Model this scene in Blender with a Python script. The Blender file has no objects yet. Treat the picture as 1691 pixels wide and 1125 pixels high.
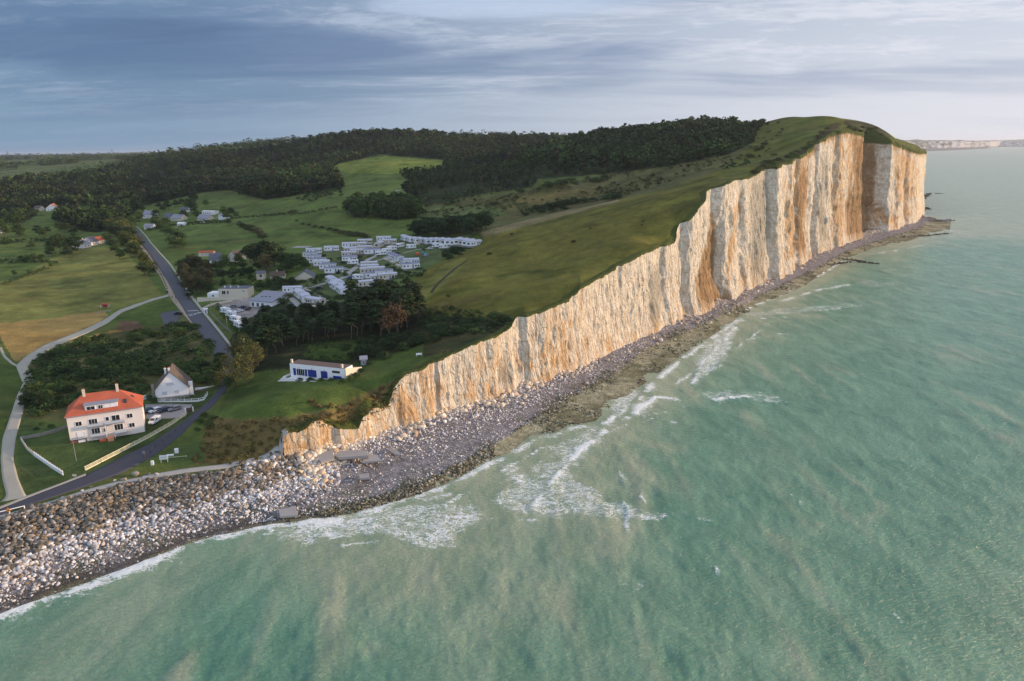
import bpy, bmesh, math, random
import numpy as np
from mathutils import Vector, Matrix

# ---------------------------------------------------------------- camera, sky, sun, exposure
SC = bpy.context.scene
COL = SC.collection
PI = math.pi
FPX, CX, CY, HCAM = 1200.0, 845.5, 562.5, 90.0
PITCH, ROLL = math.atan((562.5 - 244.5) / 1200.0), 0.0136
F0 = np.array([0.0, math.cos(PITCH), -math.sin(PITCH)])
U0 = np.array([0.0, math.sin(PITCH), math.cos(PITCH)])
R0 = np.array([1.0, 0.0, 0.0])
RV = R0 * math.cos(ROLL) - U0 * math.sin(ROLL)
UV = U0 * math.cos(ROLL) + R0 * math.sin(ROLL)
cd = bpy.data.cameras.new('camera'); cam = bpy.data.objects.new('camera', cd); COL.objects.link(cam)
cam.matrix_world = Matrix(((RV[0], UV[0], -F0[0], 0), (RV[1], UV[1], -F0[1], 0), (RV[2], UV[2], -F0[2], HCAM), (0, 0, 0, 1)))
cd.sensor_width = 36.0; cd.lens = FPX / 1691.0 * 36.0; cd.clip_start = 1.0; cd.clip_end = 60000.0
SC.camera = cam

SUN_AZ, SUN_EL = math.radians(80.0), math.radians(9.0)      # clockwise from +Y (the view direction)
sd = bpy.data.lights.new('sun', 'SUN'); sun = bpy.data.objects.new('sun', sd); COL.objects.link(sun)
sd.energy = 3.8; sd.angle = math.radians(1.5); sd.color = (1.0, 0.70, 0.44)
sv = Vector((math.sin(SUN_AZ) * math.cos(SUN_EL), math.cos(SUN_AZ) * math.cos(SUN_EL), math.sin(SUN_EL)))
sun.rotation_euler = sv.to_track_quat('Z', 'Y').to_euler()

world = bpy.data.worlds.new('World'); SC.world = world; world.use_nodes = True
SC.view_settings.view_transform = 'Standard'; SC.view_settings.look = 'None'
SC.view_settings.exposure = 0.60; SC.view_settings.gamma = 1.0; SC.view_settings.use_curve_mapping = False
SC.cycles.max_bounces = 5; SC.cycles.diffuse_bounces = 2; SC.cycles.glossy_bounces = 2
SC.cycles.transparent_max_bounces = 6; SC.cycles.volume_bounces = 0
SC.cycles.use_denoising = True

class NT:                                                    # small node-tree helper
    def __init__(s, tree): s.t = tree; tree.nodes.clear()
    def n(s, kind, inputs=None, **kw):
        nd = s.t.nodes.new(kind)
        for k, v in kw.items(): setattr(nd, k, v)
        for k, v in (inputs or {}).items():
            sock = nd.inputs[k]
            if isinstance(v, bpy.types.NodeSocket): s.t.links.new(v, sock)
            elif isinstance(v, bpy.types.Node): s.t.links.new(v.outputs[0], sock)
            else: sock.default_value = v
        return nd
    def math(s, op, a, b=0.0, c=None, clamp=False):
        d = {0: a, 1: b}
        if c is not None: d[2] = c
        return s.n('ShaderNodeMath', d, operation=op, use_clamp=clamp).outputs[0]
    def vmath(s, op, a, b=(0, 0, 0)):
        return s.n('ShaderNodeVectorMath', {0: a, 1: b}, operation=op).outputs[0]
    def noise(s, vec, scale, detail=4.0, rough=0.55, dist=0.0, out=0):
        return s.n('ShaderNodeTexNoise', {'Vector': vec, 'Scale': scale, 'Detail': detail, 'Roughness': rough, 'Distortion': dist}).outputs[out]
    def ramp(s, fac, a, b):                                  # smooth 0..1 between a and b
        return s.n('ShaderNodeMapRange', {'Value': fac, 'From Min': a, 'From Max': b, 'To Min': 0.0, 'To Max': 1.0}, interpolation_type='SMOOTHSTEP').outputs[0]
    def mix(s, fac, a, b, blend='MIX'):
        nd = s.t.nodes.new('ShaderNodeMix'); nd.data_type = 'RGBA'; nd.blend_type = blend
        for i, v in ((0, fac), (6, a), (7, b)):
            if isinstance(v, bpy.types.NodeSocket): s.t.links.new(v, nd.inputs[i])
            elif i and not hasattr(v, 'bl_rna'): nd.inputs[i].default_value = (*v[:3], 1.0)
            else: nd.inputs[i].default_value = v
        return nd.outputs[2]
    def link(s, a, b): s.t.links.new(a, b)

def build_world():
    k = NT(world.node_tree)
    sky = k.n('ShaderNodeTexSky', sky_type='NISHITA', sun_disc=False, sun_elevation=SUN_EL, sun_rotation=SUN_AZ, altitude=90.0, air_density=1.0, dust_density=1.5)
    d = k.n('ShaderNodeTexCoord').outputs['Generated']
    sep = k.n('ShaderNodeSeparateXYZ', {0: d})
    x, y, z = sep.outputs[0], sep.outputs[1], sep.outputs[2]
    zz = k.math('ADD', k.math('MAXIMUM', z, 0.0), 0.10)
    px = k.math('DIVIDE', x, zz); py = k.math('DIVIDE', y, zz)
    cv = k.n('ShaderNodeCombineXYZ', {0: px, 1: py, 2: 0.0}).outputs[0]
    def at(dx, dy, sx, sy): return k.vmath('MULTIPLY', k.vmath('ADD', cv, (dx, dy, 0)), (sx, sy, 1))
    warp = k.vmath('MULTIPLY', k.noise(at(0, 0, .5, .5), 1.0, 3.0, .5, 0, 1), (1.2, .5, 0))
    cw = k.vmath('ADD', cv, warp)
    big = k.noise(k.vmath('MULTIPLY', k.vmath('ADD', cw, (2.3, 6.1, 0)), (0.33, 0.75, 1)), 1.0, 6.0, 0.52, 0.3)
    mid = k.noise(k.vmath('MULTIPLY', k.vmath('ADD', cw, (3.1, 1.7, 0)), (0.55, 1.5, 1)), 1.3, 8.0, 0.60, 0.5)
    fine = k.noise(k.vmath('MULTIPLY', k.vmath('ADD', cw, (9.1, 4.7, 0)), (2.2, 3.6, 1)), 2.0, 8.0, 0.68, 0.8)
    side = k.ramp(x, -0.55, 0.62)                                # bright towards the low sun on the right
    base = k.mix(side, (0.135, 0.215, 0.335), (0.50, 0.53, 0.60))
    low = k.ramp(z, 0.0, 0.16)
    hz = k.mix(side, (0.175, 0.275, 0.39), (0.64, 0.64, 0.68))
    base = k.mix(low, hz, base)
    lit = k.mix(side, (0.31, 0.385, 0.50), (0.66, 0.655, 0.70))     # pale cloud streaks
    dark = k.mix(side, (0.080, 0.145, 0.265), (0.29, 0.34, 0.46))    # grey-blue cloud undersides
    elev = k.ramp(z, 0.015, 0.12)
    wisp = k.math('ADD', k.math('MULTIPLY', mid, 0.58), k.math('MULTIPLY', fine, 0.42))
    c = k.mix(k.math('MULTIPLY', k.ramp(wisp, 0.46, 0.61), k.math('MULTIPLY_ADD', elev, 0.70, 0.15)), base, lit)
    c = k.mix(k.math('MULTIPLY', k.ramp(k.math('ADD', k.math('MULTIPLY', big, .85), k.math('MULTIPLY', mid, .15)), 0.45, 0.60), k.math('MULTIPLY_ADD', elev, 0.78, 0.12)), c, dark)
    # the two heavier banks seen in the photograph, as directions in the sky
    def bank(cx_, cy_, rx, ry, n):
        ddx = k.math('DIVIDE', k.math('SUBTRACT', k.math('DIVIDE', x, y), cx_), rx); ddz = k.math('DIVIDE', k.math('SUBTRACT', k.math('DIVIDE', z, y), cy_), ry)
        r2 = k.math('ADD', k.math('MULTIPLY', ddx, ddx), k.math('MULTIPLY', ddz, ddz))
        return k.ramp(k.math('ADD', r2, k.math('MULTIPLY', k.math('SUBTRACT', n, 0.5), 5.0)), 1.5, -0.2)
    c = k.mix(k.math('MULTIPLY', bank(0.20, 0.205, 0.22, 0.036, mid), 0.9), c, (0.17, 0.23, 0.355))
    c = k.mix(k.math('MULTIPLY', bank(-0.46, 0.150, 0.12, 0.014, mid), 0.8), c, (0.085, 0.14, 0.25))
    c = k.mix(k.math('MULTIPLY', bank(-0.35, 0.085, 0.40, 0.022, mid), 0.5), c, (0.11, 0.19, 0.30))
    c = k.mix(k.math('MULTIPLY', bank(0.02, 0.175, 0.20, 0.016, mid), 0.6), c, (0.52, 0.60, 0.74))
    c = k.mix(k.math('MULTIPLY', bank(0.45, 0.215, 0.30, 0.020, mid), 0.55), c, (0.29, 0.34, 0.46))
    c = k.mix(k.math('MULTIPLY', bank(-0.30, 0.215, 0.30, 0.020, mid), 0.5), c, (0.11, 0.165, 0.285))
    c = k.mix(k.math('MULTIPLY', k.ramp(z, 0.28, 0.7), 0.8), c, (0.50, 0.56, 0.68))  # overhead sky raised to keep up the ambient light
    back = k.math('MULTIPLY_ADD', k.ramp(y, 0.15, -0.75), 0.75, 1.0)                # sky behind the viewer brightened, added as fill for camera-facing faces
    c = k.vmath('MULTIPLY', c, k.n('ShaderNodeCombineXYZ', {0: back, 1: back, 2: back}).outputs[0])
    c10 = k.vmath('MULTIPLY', c, (8.0, 8.2, 8.5))              # cloud deck, scaled to the sky texture's units
    col = k.mix(0.94, sky.outputs[0], c10)
    bg = k.n('ShaderNodeBackground', {'Color': col, 'Strength': 0.1})
    k.n('ShaderNodeOutputWorld', {'Surface': bg.outputs[0]})
build_world()

# ---------------------------------------------------------------- numeric helpers
random.seed(7)
RNG = np.random.default_rng(11)
def ray(u, v):
    return F0 * FPX + RV * (u - CX) - UV * (v - CY)
def project(X, Y, Z):                                        # world -> photo pixels
    dx, dy, dz = X, Y, Z - HCAM
    a = dx * RV[0] + dy * RV[1] + dz * RV[2]
    b = dx * UV[0] + dy * UV[1] + dz * UV[2]
    c = np.maximum(dx * F0[0] + dy * F0[1] + dz * F0[2], 1e-3)
    return CX + a / c * FPX, CY - b / c * FPX
def at_z(u, v, z):                                           # where the sight line meets height z
    d = ray(u, v); t = (z - HCAM) / d[2]
    return d[0] * t, d[1] * t
def hash2(ix, iy, seed=0):
    h = (ix.astype(np.int64) * 374761393 + iy.astype(np.int64) * 668265263 + seed * 1442695041) & 0xffffffff
    h = ((h ^ (h >> 13)) * 1274126177) & 0xffffffff
    return ((h ^ (h >> 16)) & 0xffff) / 65535.0
def vnoise(x, y, seed=0):
    x = np.asarray(x, float); y = np.asarray(y, float) + np.zeros_like(x)
    ix, iy = np.floor(x), np.floor(y); fx, fy = x - ix, y - iy
    ix = ix.astype(np.int64); iy = iy.astype(np.int64)
    fx = fx * fx * (3 - 2 * fx); fy = fy * fy * (3 - 2 * fy)
    a = hash2(ix, iy, seed); b = hash2(ix + 1, iy, seed); c = hash2(ix, iy + 1, seed); d = hash2(ix + 1, iy + 1, seed)
    return (a + (b - a) * fx) * (1 - fy) + (c + (d - c) * fx) * fy
def fbm(x, y, seed=0, o=4):
    s, a, t = 0.0, 1.0, 0.0
    for i in range(o):
        s = s + a * vnoise(np.asarray(x) * 2 ** i + 13.7 * i, np.asarray(y) * 2 ** i + 7.3 * i, seed + i); t += a; a *= 0.5
    return s / t * 2 - 1                                     # -1..1
def smooth(a, b, x):
    t = np.clip((x - a) / (b - a), 0, 1); return t * t * (3 - 2 * t)
def inside(poly, u, v):
    p = np.array(poly, float); n = len(p); r = np.zeros(np.shape(u), bool)
    for i in range(n):
        x1, y1 = p[i]; x2, y2 = p[(i + 1) % n]
        if y1 == y2: continue
        c = ((v < y1) != (v < y2)) & (u < (x2 - x1) * (v - y1) / (y2 - y1) + x1)
        r ^= c
    return r
def seg_dist(line, x, y):                                    # distance to a polyline
    p = np.array(line, float); best = np.full(np.shape(x), 1e9)
    for (x1, y1), (x2, y2) in zip(p[:-1], p[1:]):
        dx, dy = x2 - x1, y2 - y1; L = dx * dx + dy * dy + 1e-9
        t = np.clip(((x - x1) * dx + (y - y1) * dy) / L, 0, 1)
        best = np.minimum(best, np.hypot(x - x1 - t * dx, y - y1 - t * dy))
    return best

# ---------------------------------------------------------------- object helpers
def tag(o, label=None, cat=None, group=None, kind=None):
    if label: o['label'] = label
    if cat: o['category'] = cat
    if group: o['group'] = group
    if kind: o['kind'] = kind
    return o
def empty(name, loc, rz=0.0, label=None, cat=None, group=None):
    o = bpy.data.objects.new(name, None); COL.objects.link(o); o.location = loc; o.rotation_euler = (0, 0, rz)
    o.empty_display_size = 0.5
    return tag(o, label, cat, group)
def np_mesh(name, verts, faces, mats, cols=None, smoothf=False, uvs=None, fmat=None):
    """verts n x 3, faces m x 3 or m x 4 arrays"""
    me = bpy.data.meshes.new(name)
    verts = np.asarray(verts, np.float32); faces = np.asarray(faces, np.int32); k = faces.shape[1]
    me.vertices.add(len(verts)); me.vertices.foreach_set('co', verts.ravel())
    me.loops.add(faces.size); me.loops.foreach_set('vertex_index', faces.ravel())
    me.polygons.add(len(faces)); me.polygons.foreach_set('loop_start', np.arange(0, faces.size, k, dtype=np.int32))
    try: me.polygons.foreach_set('loop_total', np.full(len(faces), k, np.int32))
    except Exception: pass
    if fmat is not None: me.polygons.foreach_set('material_index', np.asarray(fmat, np.int32))
    me.update(calc_edges=True)
    if smoothf: me.polygons.foreach_set('use_smooth', np.ones(len(faces), bool))
    for nm, c in (cols or {}).items():
        a = me.attributes.new(nm, 'FLOAT_COLOR', 'POINT')
        c = np.asarray(c, np.float32)
        if c.ndim == 1: c = np.stack([c, c, c, np.ones_like(c)], 1)
        if c.shape[1] == 3: c = np.concatenate([c, np.ones((len(c), 1), np.float32)], 1)
        a.data.foreach_set('color', c.ravel())
    for m in (mats if isinstance(mats, (list, tuple)) else [mats]): me.materials.append(m)
    return me
def link(name, me, parent=None, loc=None):
    o = bpy.data.objects.new(name, me); COL.objects.link(o)
    if parent is not None: o.parent = parent
    if loc is not None: o.location = loc
    return o
def grid_faces(nr, nc):
    i = np.arange(nr * nc).reshape(nr, nc)
    return np.stack([i[:-1, :-1], i[:-1, 1:], i[1:, 1:], i[1:, :-1]], -1).reshape(-1, 4)

class MB:                                                    # collects boxes, prisms and tubes into one mesh
    def __init__(s): s.v = []; s.f = []
    def add(s, vs, fs):
        b = len(s.v); s.v += [tuple(map(float, p)) for p in vs]; s.f += [tuple(b + i for i in f) for f in fs]; return s
    def box(s, x0, x1, y0, y1, z0, z1):
        return s.add([(x0, y0, z0), (x1, y0, z0), (x1, y1, z0), (x0, y1, z0), (x0, y0, z1), (x1, y0, z1), (x1, y1, z1), (x0, y1, z1)],
                     [(3, 2, 1, 0), (4, 5, 6, 7), (0, 1, 5, 4), (1, 2, 6, 5), (2, 3, 7, 6), (3, 0, 4, 7)])
    def hexa(s, p):                                          # eight corners: bottom ring, top ring
        return s.add(p, [(3, 2, 1, 0), (4, 5, 6, 7), (0, 1, 5, 4), (1, 2, 6, 5), (2, 3, 7, 6), (3, 0, 4, 7)])
    def prism(s, poly, axis, a0, a1):                        # poly in the two other axes, extruded along axis
        n = len(poly)
        def q(p, a): return (a, p[0], p[1]) if axis == 'x' else (p[0], a, p[1]) if axis == 'y' else (p[0], p[1], a)
        vs = [q(p, a0) for p in poly] + [q(p, a1) for p in poly]
        return s.add(vs, [tuple(range(n))[::-1], tuple(range(n, 2 * n))] + [(i, (i + 1) % n, n + (i + 1) % n, n + i) for i in range(n)])
    def tube(s, p, q, r0, r1=None, n=7):
        r1 = r0 if r1 is None else r1
        p, q = Vector(p), Vector(q); w = (q - p).normalized()
        a = w.orthogonal().normalized(); b = w.cross(a)
        vs = [p + (a * math.cos(2 * PI * i / n) + b * math.sin(2 * PI * i / n)) * r0 for i in range(n)]
        vs += [q + (a * math.cos(2 * PI * i / n) + b * math.sin(2 * PI * i / n)) * r1 for i in range(n)]
        return s.add(vs, [tuple(range(n))[::-1], tuple(range(n, 2 * n))] + [(i, (i + 1) % n, n + (i + 1) % n, n + i) for i in range(n)])
    def build(s, name, mat, parent=None, bevel=0.0, smoothf=False):
        me = bpy.data.meshes.new(name); me.from_pydata(s.v, [], s.f)
        bm = bmesh.new(); bm.from_mesh(me); bmesh.ops.recalc_face_normals(bm, faces=bm.faces)
        if bevel: bmesh.ops.bevel(bm, geom=bm.edges[:], offset=bevel, segments=2, affect='EDGES', profile=0.6)
        bm.to_mesh(me); bm.free(); me.materials.append(mat)
        if smoothf: me.polygons.foreach_set('use_smooth', [True] * len(me.polygons))
        return link(name, me, parent)
def copy_tree(o, parent=None):
    c = o.copy(); COL.objects.link(c)
    if parent is not None: c.parent = parent
    for ch in o.children: copy_tree(ch, c)
    return c
ORD = ['first', 'second', 'third', 'fourth', 'fifth', 'sixth', 'seventh', 'eighth', 'ninth', 'tenth', 'eleventh', 'twelfth', 'thirteenth', 'fourteenth', 'fifteenth', 'sixteenth']

# ---------------------------------------------------------------- plain materials
def new_mat(name):
    m = bpy.data.materials.new(name); m.use_nodes = True; return m, NT(m.node_tree)
def plain(name, col, rough=0.8, var=0.12, scale=2.0, metal=0.0, spec=0.3, bump=0.0):
    m, k = new_mat(name)
    oc = k.n('ShaderNodeTexCoord').outputs['Object']
    n1 = k.noise(oc, scale, 5.0, 0.6)
    n2 = k.noise(oc, scale * 0.17, 3.0, 0.5)
    f = k.math('MULTIPLY_ADD', k.math('ADD', n1, n2), var * 2, 1.0 - var * 2)
    c = k.mix(1.0, (*col, 1), k.n('ShaderNodeCombineColor', {0: f, 1: f, 2: f}).outputs[0], 'MULTIPLY')
    b = k.n('ShaderNodeBsdfPrincipled', {'Base Color': c, 'Roughness': rough, 'Metallic': metal, 'Specular IOR Level': spec})
    if bump:
        k.link(k.n('ShaderNodeBump', {'Height': n1, 'Strength': 0.5, 'Distance': bump}).outputs[0], b.inputs['Normal'])
    k.n('ShaderNodeOutputMaterial', {'Surface': b.outputs[0]})
    return m
# ---------------------------------------------------------------- coast lines, in photo pixels with their height above the sea
BASE = [(-420, 935, 8), (-200, 897, 8), (0, 856, 8), (51, 839, 8), (100, 827, 8), (142, 816, 8), (199, 802, 8), (256, 790, 8), (313, 785, 8), (370, 779, 7.8), (427, 767, 7.5),
        (467, 753, 7), (514, 746, 6.3), (560, 738, 5.4), (593, 727, 4.8), (639, 709, 4), (710, 686, 4), (781, 663, 4), (866, 634, 3.6), (943, 607, 3.5), (1000, 575, 3.5), (1076, 542, 3.5),
        (1120, 520, 3.5), (1155, 507, 3.5), (1196, 488, 3.5), (1230, 470, 3.5), (1268, 459, 3.5), (1297, 443, 3.5), (1337, 418, 3.5), (1376, 404, 3.5), (1420, 389, 3.5), (1469, 377, 3.5), (1504, 363, 3.5), (1516, 351, 3.5)]
TOPV = [(467, 712), (472, 706), (491, 712), (505, 704), (515, 695), (531, 690), (545, 700), (560, 708), (591, 706), (598, 684), (611, 673), (640, 670), (646, 655), (650, 640), (662, 622), (724, 594), (795, 562), (847, 541), (864, 524), (920, 503), (944, 494), (958, 476), (1000, 452), (1057, 419), (1113, 400),
        (1120, 388), (1128, 369), (1155, 338), (1204, 299), (1238, 291), (1292, 272), (1332, 252), (1345, 240), (1371, 220), (1396, 213), (1415, 217), (1430, 226), (1440, 228), (1450, 222), (1474, 234), (1518, 252)]
bx = np.array([(*at_z(u, v, z), z) for u, v, z in BASE])
baz = np.arctan2(bx[:, 0], bx[:, 1]); br = np.hypot(bx[:, 0], bx[:, 1])
def r_base(az): return np.interp(az, baz, br)
def z_base(az): return np.interp(az, baz, bx[:, 2])
AZ_CL0, AZ_TIP = baz[11], baz[-1]
# cliff-top height per azimuth: the sight line through the photographed edge, taken at the foot's distance
_ta, _tz = [], []
for u, v in TOPV:
    d = ray(u, v); az = math.atan2(d[0], d[1]); r = float(r_base(az)) + 1.0
    _ta.append(az); _tz.append(HCAM + d[2] / math.hypot(d[0], d[1]) * r)
_ta = np.array(_ta); _tz = np.array(_tz)
def z_top(az):
    z = np.interp(az, _ta, _tz)
    return np.where(az < AZ_CL0, z_base(az), np.maximum(z, z_base(az) + 0.2))

# ---------------------------------------------------------------- the land's height: control points, (u, v, z) or (u, None, z, depth)
CP = [(-150, 700, 9), (0, 835, 8.1), (60, 805, 8.2), (40, 700, 8.5), (20, 600, 8.5), (-100, 550, 10), (60, 550, 9), (0, 480, 10), (150, 500, 9.5), (280, 490, 10), (100, 440, 11), (0, 420, 12), (-100, 400, 14), (180, 410, 12.5), (225, 385, 14),
      (300, 500, 10.5), (330, 545, 10.8), (370, 590, 11), (250, 650, 9), (180, 725, 8.3), (245, 705, 8.6), (300, 665, 9), (340, 650, 9.5), (330, 675, 9.2), (150, 775, 8.2), (250, 735, 8.3), (300, 755, 8.4), (330, 745, 8.6), (400, 765, 7.9), (100, 650, 8.8), (150, 600, 9),
      (365, 690, 12), (400, 690, 14), (430, 692, 14.5), (470, 687, 15.3), (540, 672, 16.3), (600, 648, 17), (470, 640, 16), (530, 628, 16.5), (600, 600, 18), (400, 640, 12.5), (370, 720, 10.3), (450, 722, 11), (520, 690, 13.5), (560, 695, 13.5), (620, 660, 15.5),
      (375, 612, 11.3), (440, 595, 15), (520, 560, 16), (645, 550, 19), (560, 520, 17), (600, 480, 18), (692, 584, 21), (430, 560, 13), (420, 520, 13), (380, 530, 12), (355, 495, 12.5), (430, 492, 13.5), (340, 430, 15), (440, 455, 15), (508, 467, 16), (480, 430, 17),
      (400, 400, 19), (300, 410, 17), (330, 375, 20), (250, 360, 18), (300, 345, 22), (150, 395, 13.5), (85, 345, 18), (0, 360, 15), (-100, 350, 18), (500, 490, 16), (550, 460, 18), (600, 430, 20), (560, 415, 21), (640, 400, 23.5), (680, 398, 25), (740, 400, 28), (785, 405, 31),
      (690, 440, 24), (650, 460, 22), (700, 500, 23), (740, 470, 28), (760, 430, 30), (830, 450, 33), (900, 430, 35), (820, 410, 36), (780, 388, 36), (850, 371, 42), (910, 360, 46), (990, 339, 54), (1040, 329, 58), (1105, 313, 63), (1184, 283, 73), (950, 400, 42), (1050, 370, 50),
      (1050, 400, 45), (900, 335, 46), (950, 310, 56), (860, 320, 50), (900, 295, 64), (1100, 280, 70), (1200, 255, 82), (800, 330, 40), (850, 345, 42), (700, 345, 33), (750, 350, 36), (700, 370, 29), (600, 375, 26), (500, 375, 25), (560, 360, 30), (620, 358, 31), (450, 350, 30),
      (400, 330, 34), (520, 330, 40), (600, 330, 42), (640, 310, 50), (560, 300, 52), (640, 285, 62), (230, 335, 24), (150, 340, 20),
      (600, None, 71.6, 1000), (700, None, 73, 1000), (620, None, 116, 1500), (450, None, 107, 1700), (330, None, 93, 1800), (250, None, 80, 1900), (150, None, 66, 2500), (0, None, 60, 2500), (-150, None, 60, 2500), (740, None, 106, 1500), (850, None, 96, 1400), (930, None, 94, 1000),
      (960, None, 99, 950), (1050, None, 100, 900), (1150, None, 102.5, 850), (1200, None, 103, 820), (1250, None, 110, 800), (1300, None, 118, 770), (1366, None, 115, 690), (1366, None, 115, 780), (1366, None, 106, 980), (1400, None, 100, 900), (1330, None, 116, 760), (1300, None, 113, 950), (1447, None, 97, 930), (1400, None, 110, 685), (1447, None, 106, 745), (1474, None, 96, 830), (1518, None, 82, 945),
      (620, None, 95, 2500), (450, None, 80, 3000), (900, None, 80, 2500), (1200, None, 88, 1600), (1300, None, 84, 1500), (1480, None, 74, 1400), (0, None, 70, 6000), (-200, None, 70, 6000), (300, None, 74, 6000), (800, None, 70, 6000), (1300, None, 60, 6000),
      (0, None, 66, 14000), (-300, None, 66, 14000), (500, None, 66, 14000), (1100, None, 60, 14000), (1500, None, 50, 14000),
      (100, None, 40, 1300), (0, None, 46, 1500), (250, None, 40, 1250), (350, None, 58, 1300), (450, None, 50, 1200), (400, None, 40, 1000), (500, None, 77, 1400), (800, None, 61, 1000), (850, None, 74, 1200), (1000, None, 78.6, 780), (1000, None, 92, 880), (1100, None, 85, 740), (1250, None, 95, 700),
      (1300, None, 84, 600), (1340, None, 97, 620), (-200, None, 30, 1200), (-200, None, 20, 700)]
_cx, _cy, _cz = [], [], []
for c in CP:
    if len(c) == 3: x, y = at_z(*c)
    else:
        d = ray(c[0], 244.5); t = c[3] / FPX; x, y = d[0] * t, d[1] * t
    _cx.append(x); _cy.append(y); _cz.append(c[2])
for az in np.linspace(baz[1], AZ_TIP, 70):                   # the edge itself
    r = float(r_base(az)) + 1.5
    _cx.append(r * math.sin(az)); _cy.append(r * math.cos(az)); _cz.append(float(z_top(az)))
_cx, _cy, _cz = map(np.array, (_cx, _cy, _cz))
_ca, _cl = np.arctan2(_cx, _cy) * 1.0, np.log(np.hypot(_cx, _cy))
def _phi(d2): return 0.5 * d2 * np.log(d2 + 1e-9)
_n = len(_ca)
_A = _phi((_ca[:, None] - _ca) ** 2 + (_cl[:, None] - _cl) ** 2) + np.eye(_n) * 2e-4
_Pm = np.stack([np.ones(_n), _ca, _cl], 1)
_M = np.block([[_A, _Pm], [_Pm.T, np.zeros((3, 3))]])
_w = np.linalg.solve(_M, np.concatenate([_cz, np.zeros(3)]))
def _rbf(a, l):
    a = np.asarray(a, float).ravel(); l = np.asarray(l, float).ravel(); o = np.empty(len(a))
    for i in range(0, len(a), 40000):
        s = slice(i, i + 40000)
        o[s] = _phi((a[s, None] - _ca) ** 2 + (l[s, None] - _cl) ** 2) @ _w[:_n] + _w[_n] + _w[_n + 1] * a[s] + _w[_n + 2] * l[s]
    return o
_ga = np.linspace(-1.05, 0.75, 700); _gl = np.linspace(math.log(120), math.log(16000), 700)      # tabulated for speed
_GA, _GL = np.meshgrid(_ga, _gl)
_T = _rbf(_GA, _GL).reshape(_GA.shape)
def _tab(a, l):
    fa = np.clip((a - _ga[0]) / (_ga[1] - _ga[0]), 0, 698.999); fl = np.clip((l - _gl[0]) / (_gl[1] - _gl[0]), 0, 698.999)
    ia = fa.astype(int); il = fl.astype(int); fa = fa - ia; fl = fl - il
    return (_T[il, ia] * (1 - fa) + _T[il, ia + 1] * fa) * (1 - fl) + (_T[il + 1, ia] * (1 - fa) + _T[il + 1, ia + 1] * fa) * fl
def H(x, y, rough=True):
    x = np.asarray(x, float); y = np.asarray(y, float)
    az = np.arctan2(x, y); r = np.hypot(x, y); azc = np.clip(az, baz[0], AZ_TIP); r0 = r_base(azc)
    z = _tab(az, np.log(np.maximum(r, 121)))
    e = z_top(azc) - _tab(azc, np.log(r0))
    z = z + e * np.exp(-np.clip(r - r0, 0, None) / np.interp(azc, [AZ_CL0, AZ_CL0 + .18, AZ_CL0 + .3], [2.5, 4.0, 14.0]))
    if rough:
        far = smooth(300, 1200, r)
        z = z + fbm(x / 45, y / 45, 3) * 0.5 * smooth(20, 80, r - r0) + fbm(x / 7, y / 7, 5, 3) * 0.10 * smooth(3, 12, r - r0) + far * fbm(x / 160, y / 160, 8) * 2.0
        z = z + smooth(2500, 6000, r) * fbm(x / 1500, y / 1500, 21) * 9
    return z
_ts = np.exp(np.linspace(math.log(90), math.log(14500), 1500))
def P(u, v):                                                 # first ground point on the sight line
    d = ray(u, v); d = d / math.hypot(d[0], d[1])
    zz = HCAM + d[2] * _ts; g = H(d[0] * _ts, d[1] * _ts)
    az = math.atan2(d[0], d[1]); ok = (zz < g) & (_ts > float(r_base(min(max(az, baz[0]), AZ_TIP))))
    i = int(np.argmax(ok)) if ok.any() else len(_ts) - 1
    a, b = _ts[max(i - 1, 0)], _ts[i]
    for _ in range(18):
        m = (a + b) / 2
        if HCAM + d[2] * m < float(H(d[0] * m, d[1] * m)): b = m
        else: a = m
    x, y = d[0] * b, d[1] * b
    return np.array([x, y, float(H(x, y))])

# ---------------------------------------------------------------- ground colours by district (what grows or lies there)
G_GRASS, G_MEADOW, G_STRAW, G_LAWN, G_OLIVE = (0.10, 0.135, 0.034), (0.21, 0.22, 0.06), (0.36, 0.25, 0.085), (0.075, 0.115, 0.026), (0.155, 0.150, 0.030)
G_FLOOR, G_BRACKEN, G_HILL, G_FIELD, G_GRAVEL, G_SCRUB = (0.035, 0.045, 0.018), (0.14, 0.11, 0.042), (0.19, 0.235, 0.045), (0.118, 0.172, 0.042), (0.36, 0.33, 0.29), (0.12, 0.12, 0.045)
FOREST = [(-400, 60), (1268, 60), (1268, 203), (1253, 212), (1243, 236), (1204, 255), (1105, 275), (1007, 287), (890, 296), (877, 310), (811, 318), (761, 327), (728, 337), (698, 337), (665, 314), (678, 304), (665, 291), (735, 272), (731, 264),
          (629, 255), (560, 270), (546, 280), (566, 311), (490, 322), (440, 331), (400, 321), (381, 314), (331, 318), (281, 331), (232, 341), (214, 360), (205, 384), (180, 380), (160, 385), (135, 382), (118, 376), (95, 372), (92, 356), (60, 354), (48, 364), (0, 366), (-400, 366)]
CLEAR = [[(28, 283), (70, 281), (66, 272), (30, 273)], [(72, 281), (135, 276), (128, 270), (75, 274)], [(40, 330), (72, 326), (66, 317), (42, 319)], [(-60, 300), (-10, 300), (-10, 290), (-60, 290)], [(95, 349), (145, 346), (145, 342), (95, 343)],
         [(130, 275), (200, 268), (190, 263), (130, 266)], [(74, 345), (102, 344), (104, 356), (70, 356)], [(48, 346), (72, 345), (72, 354), (48, 354)], [(100, 358), (150, 350), (150, 355), (104, 364)], [(-60, 352), (40, 350), (40, 357), (-60, 360)], [(1262, 215), (1262, 170), (1700, 170), (1700, 215)]]
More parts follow.
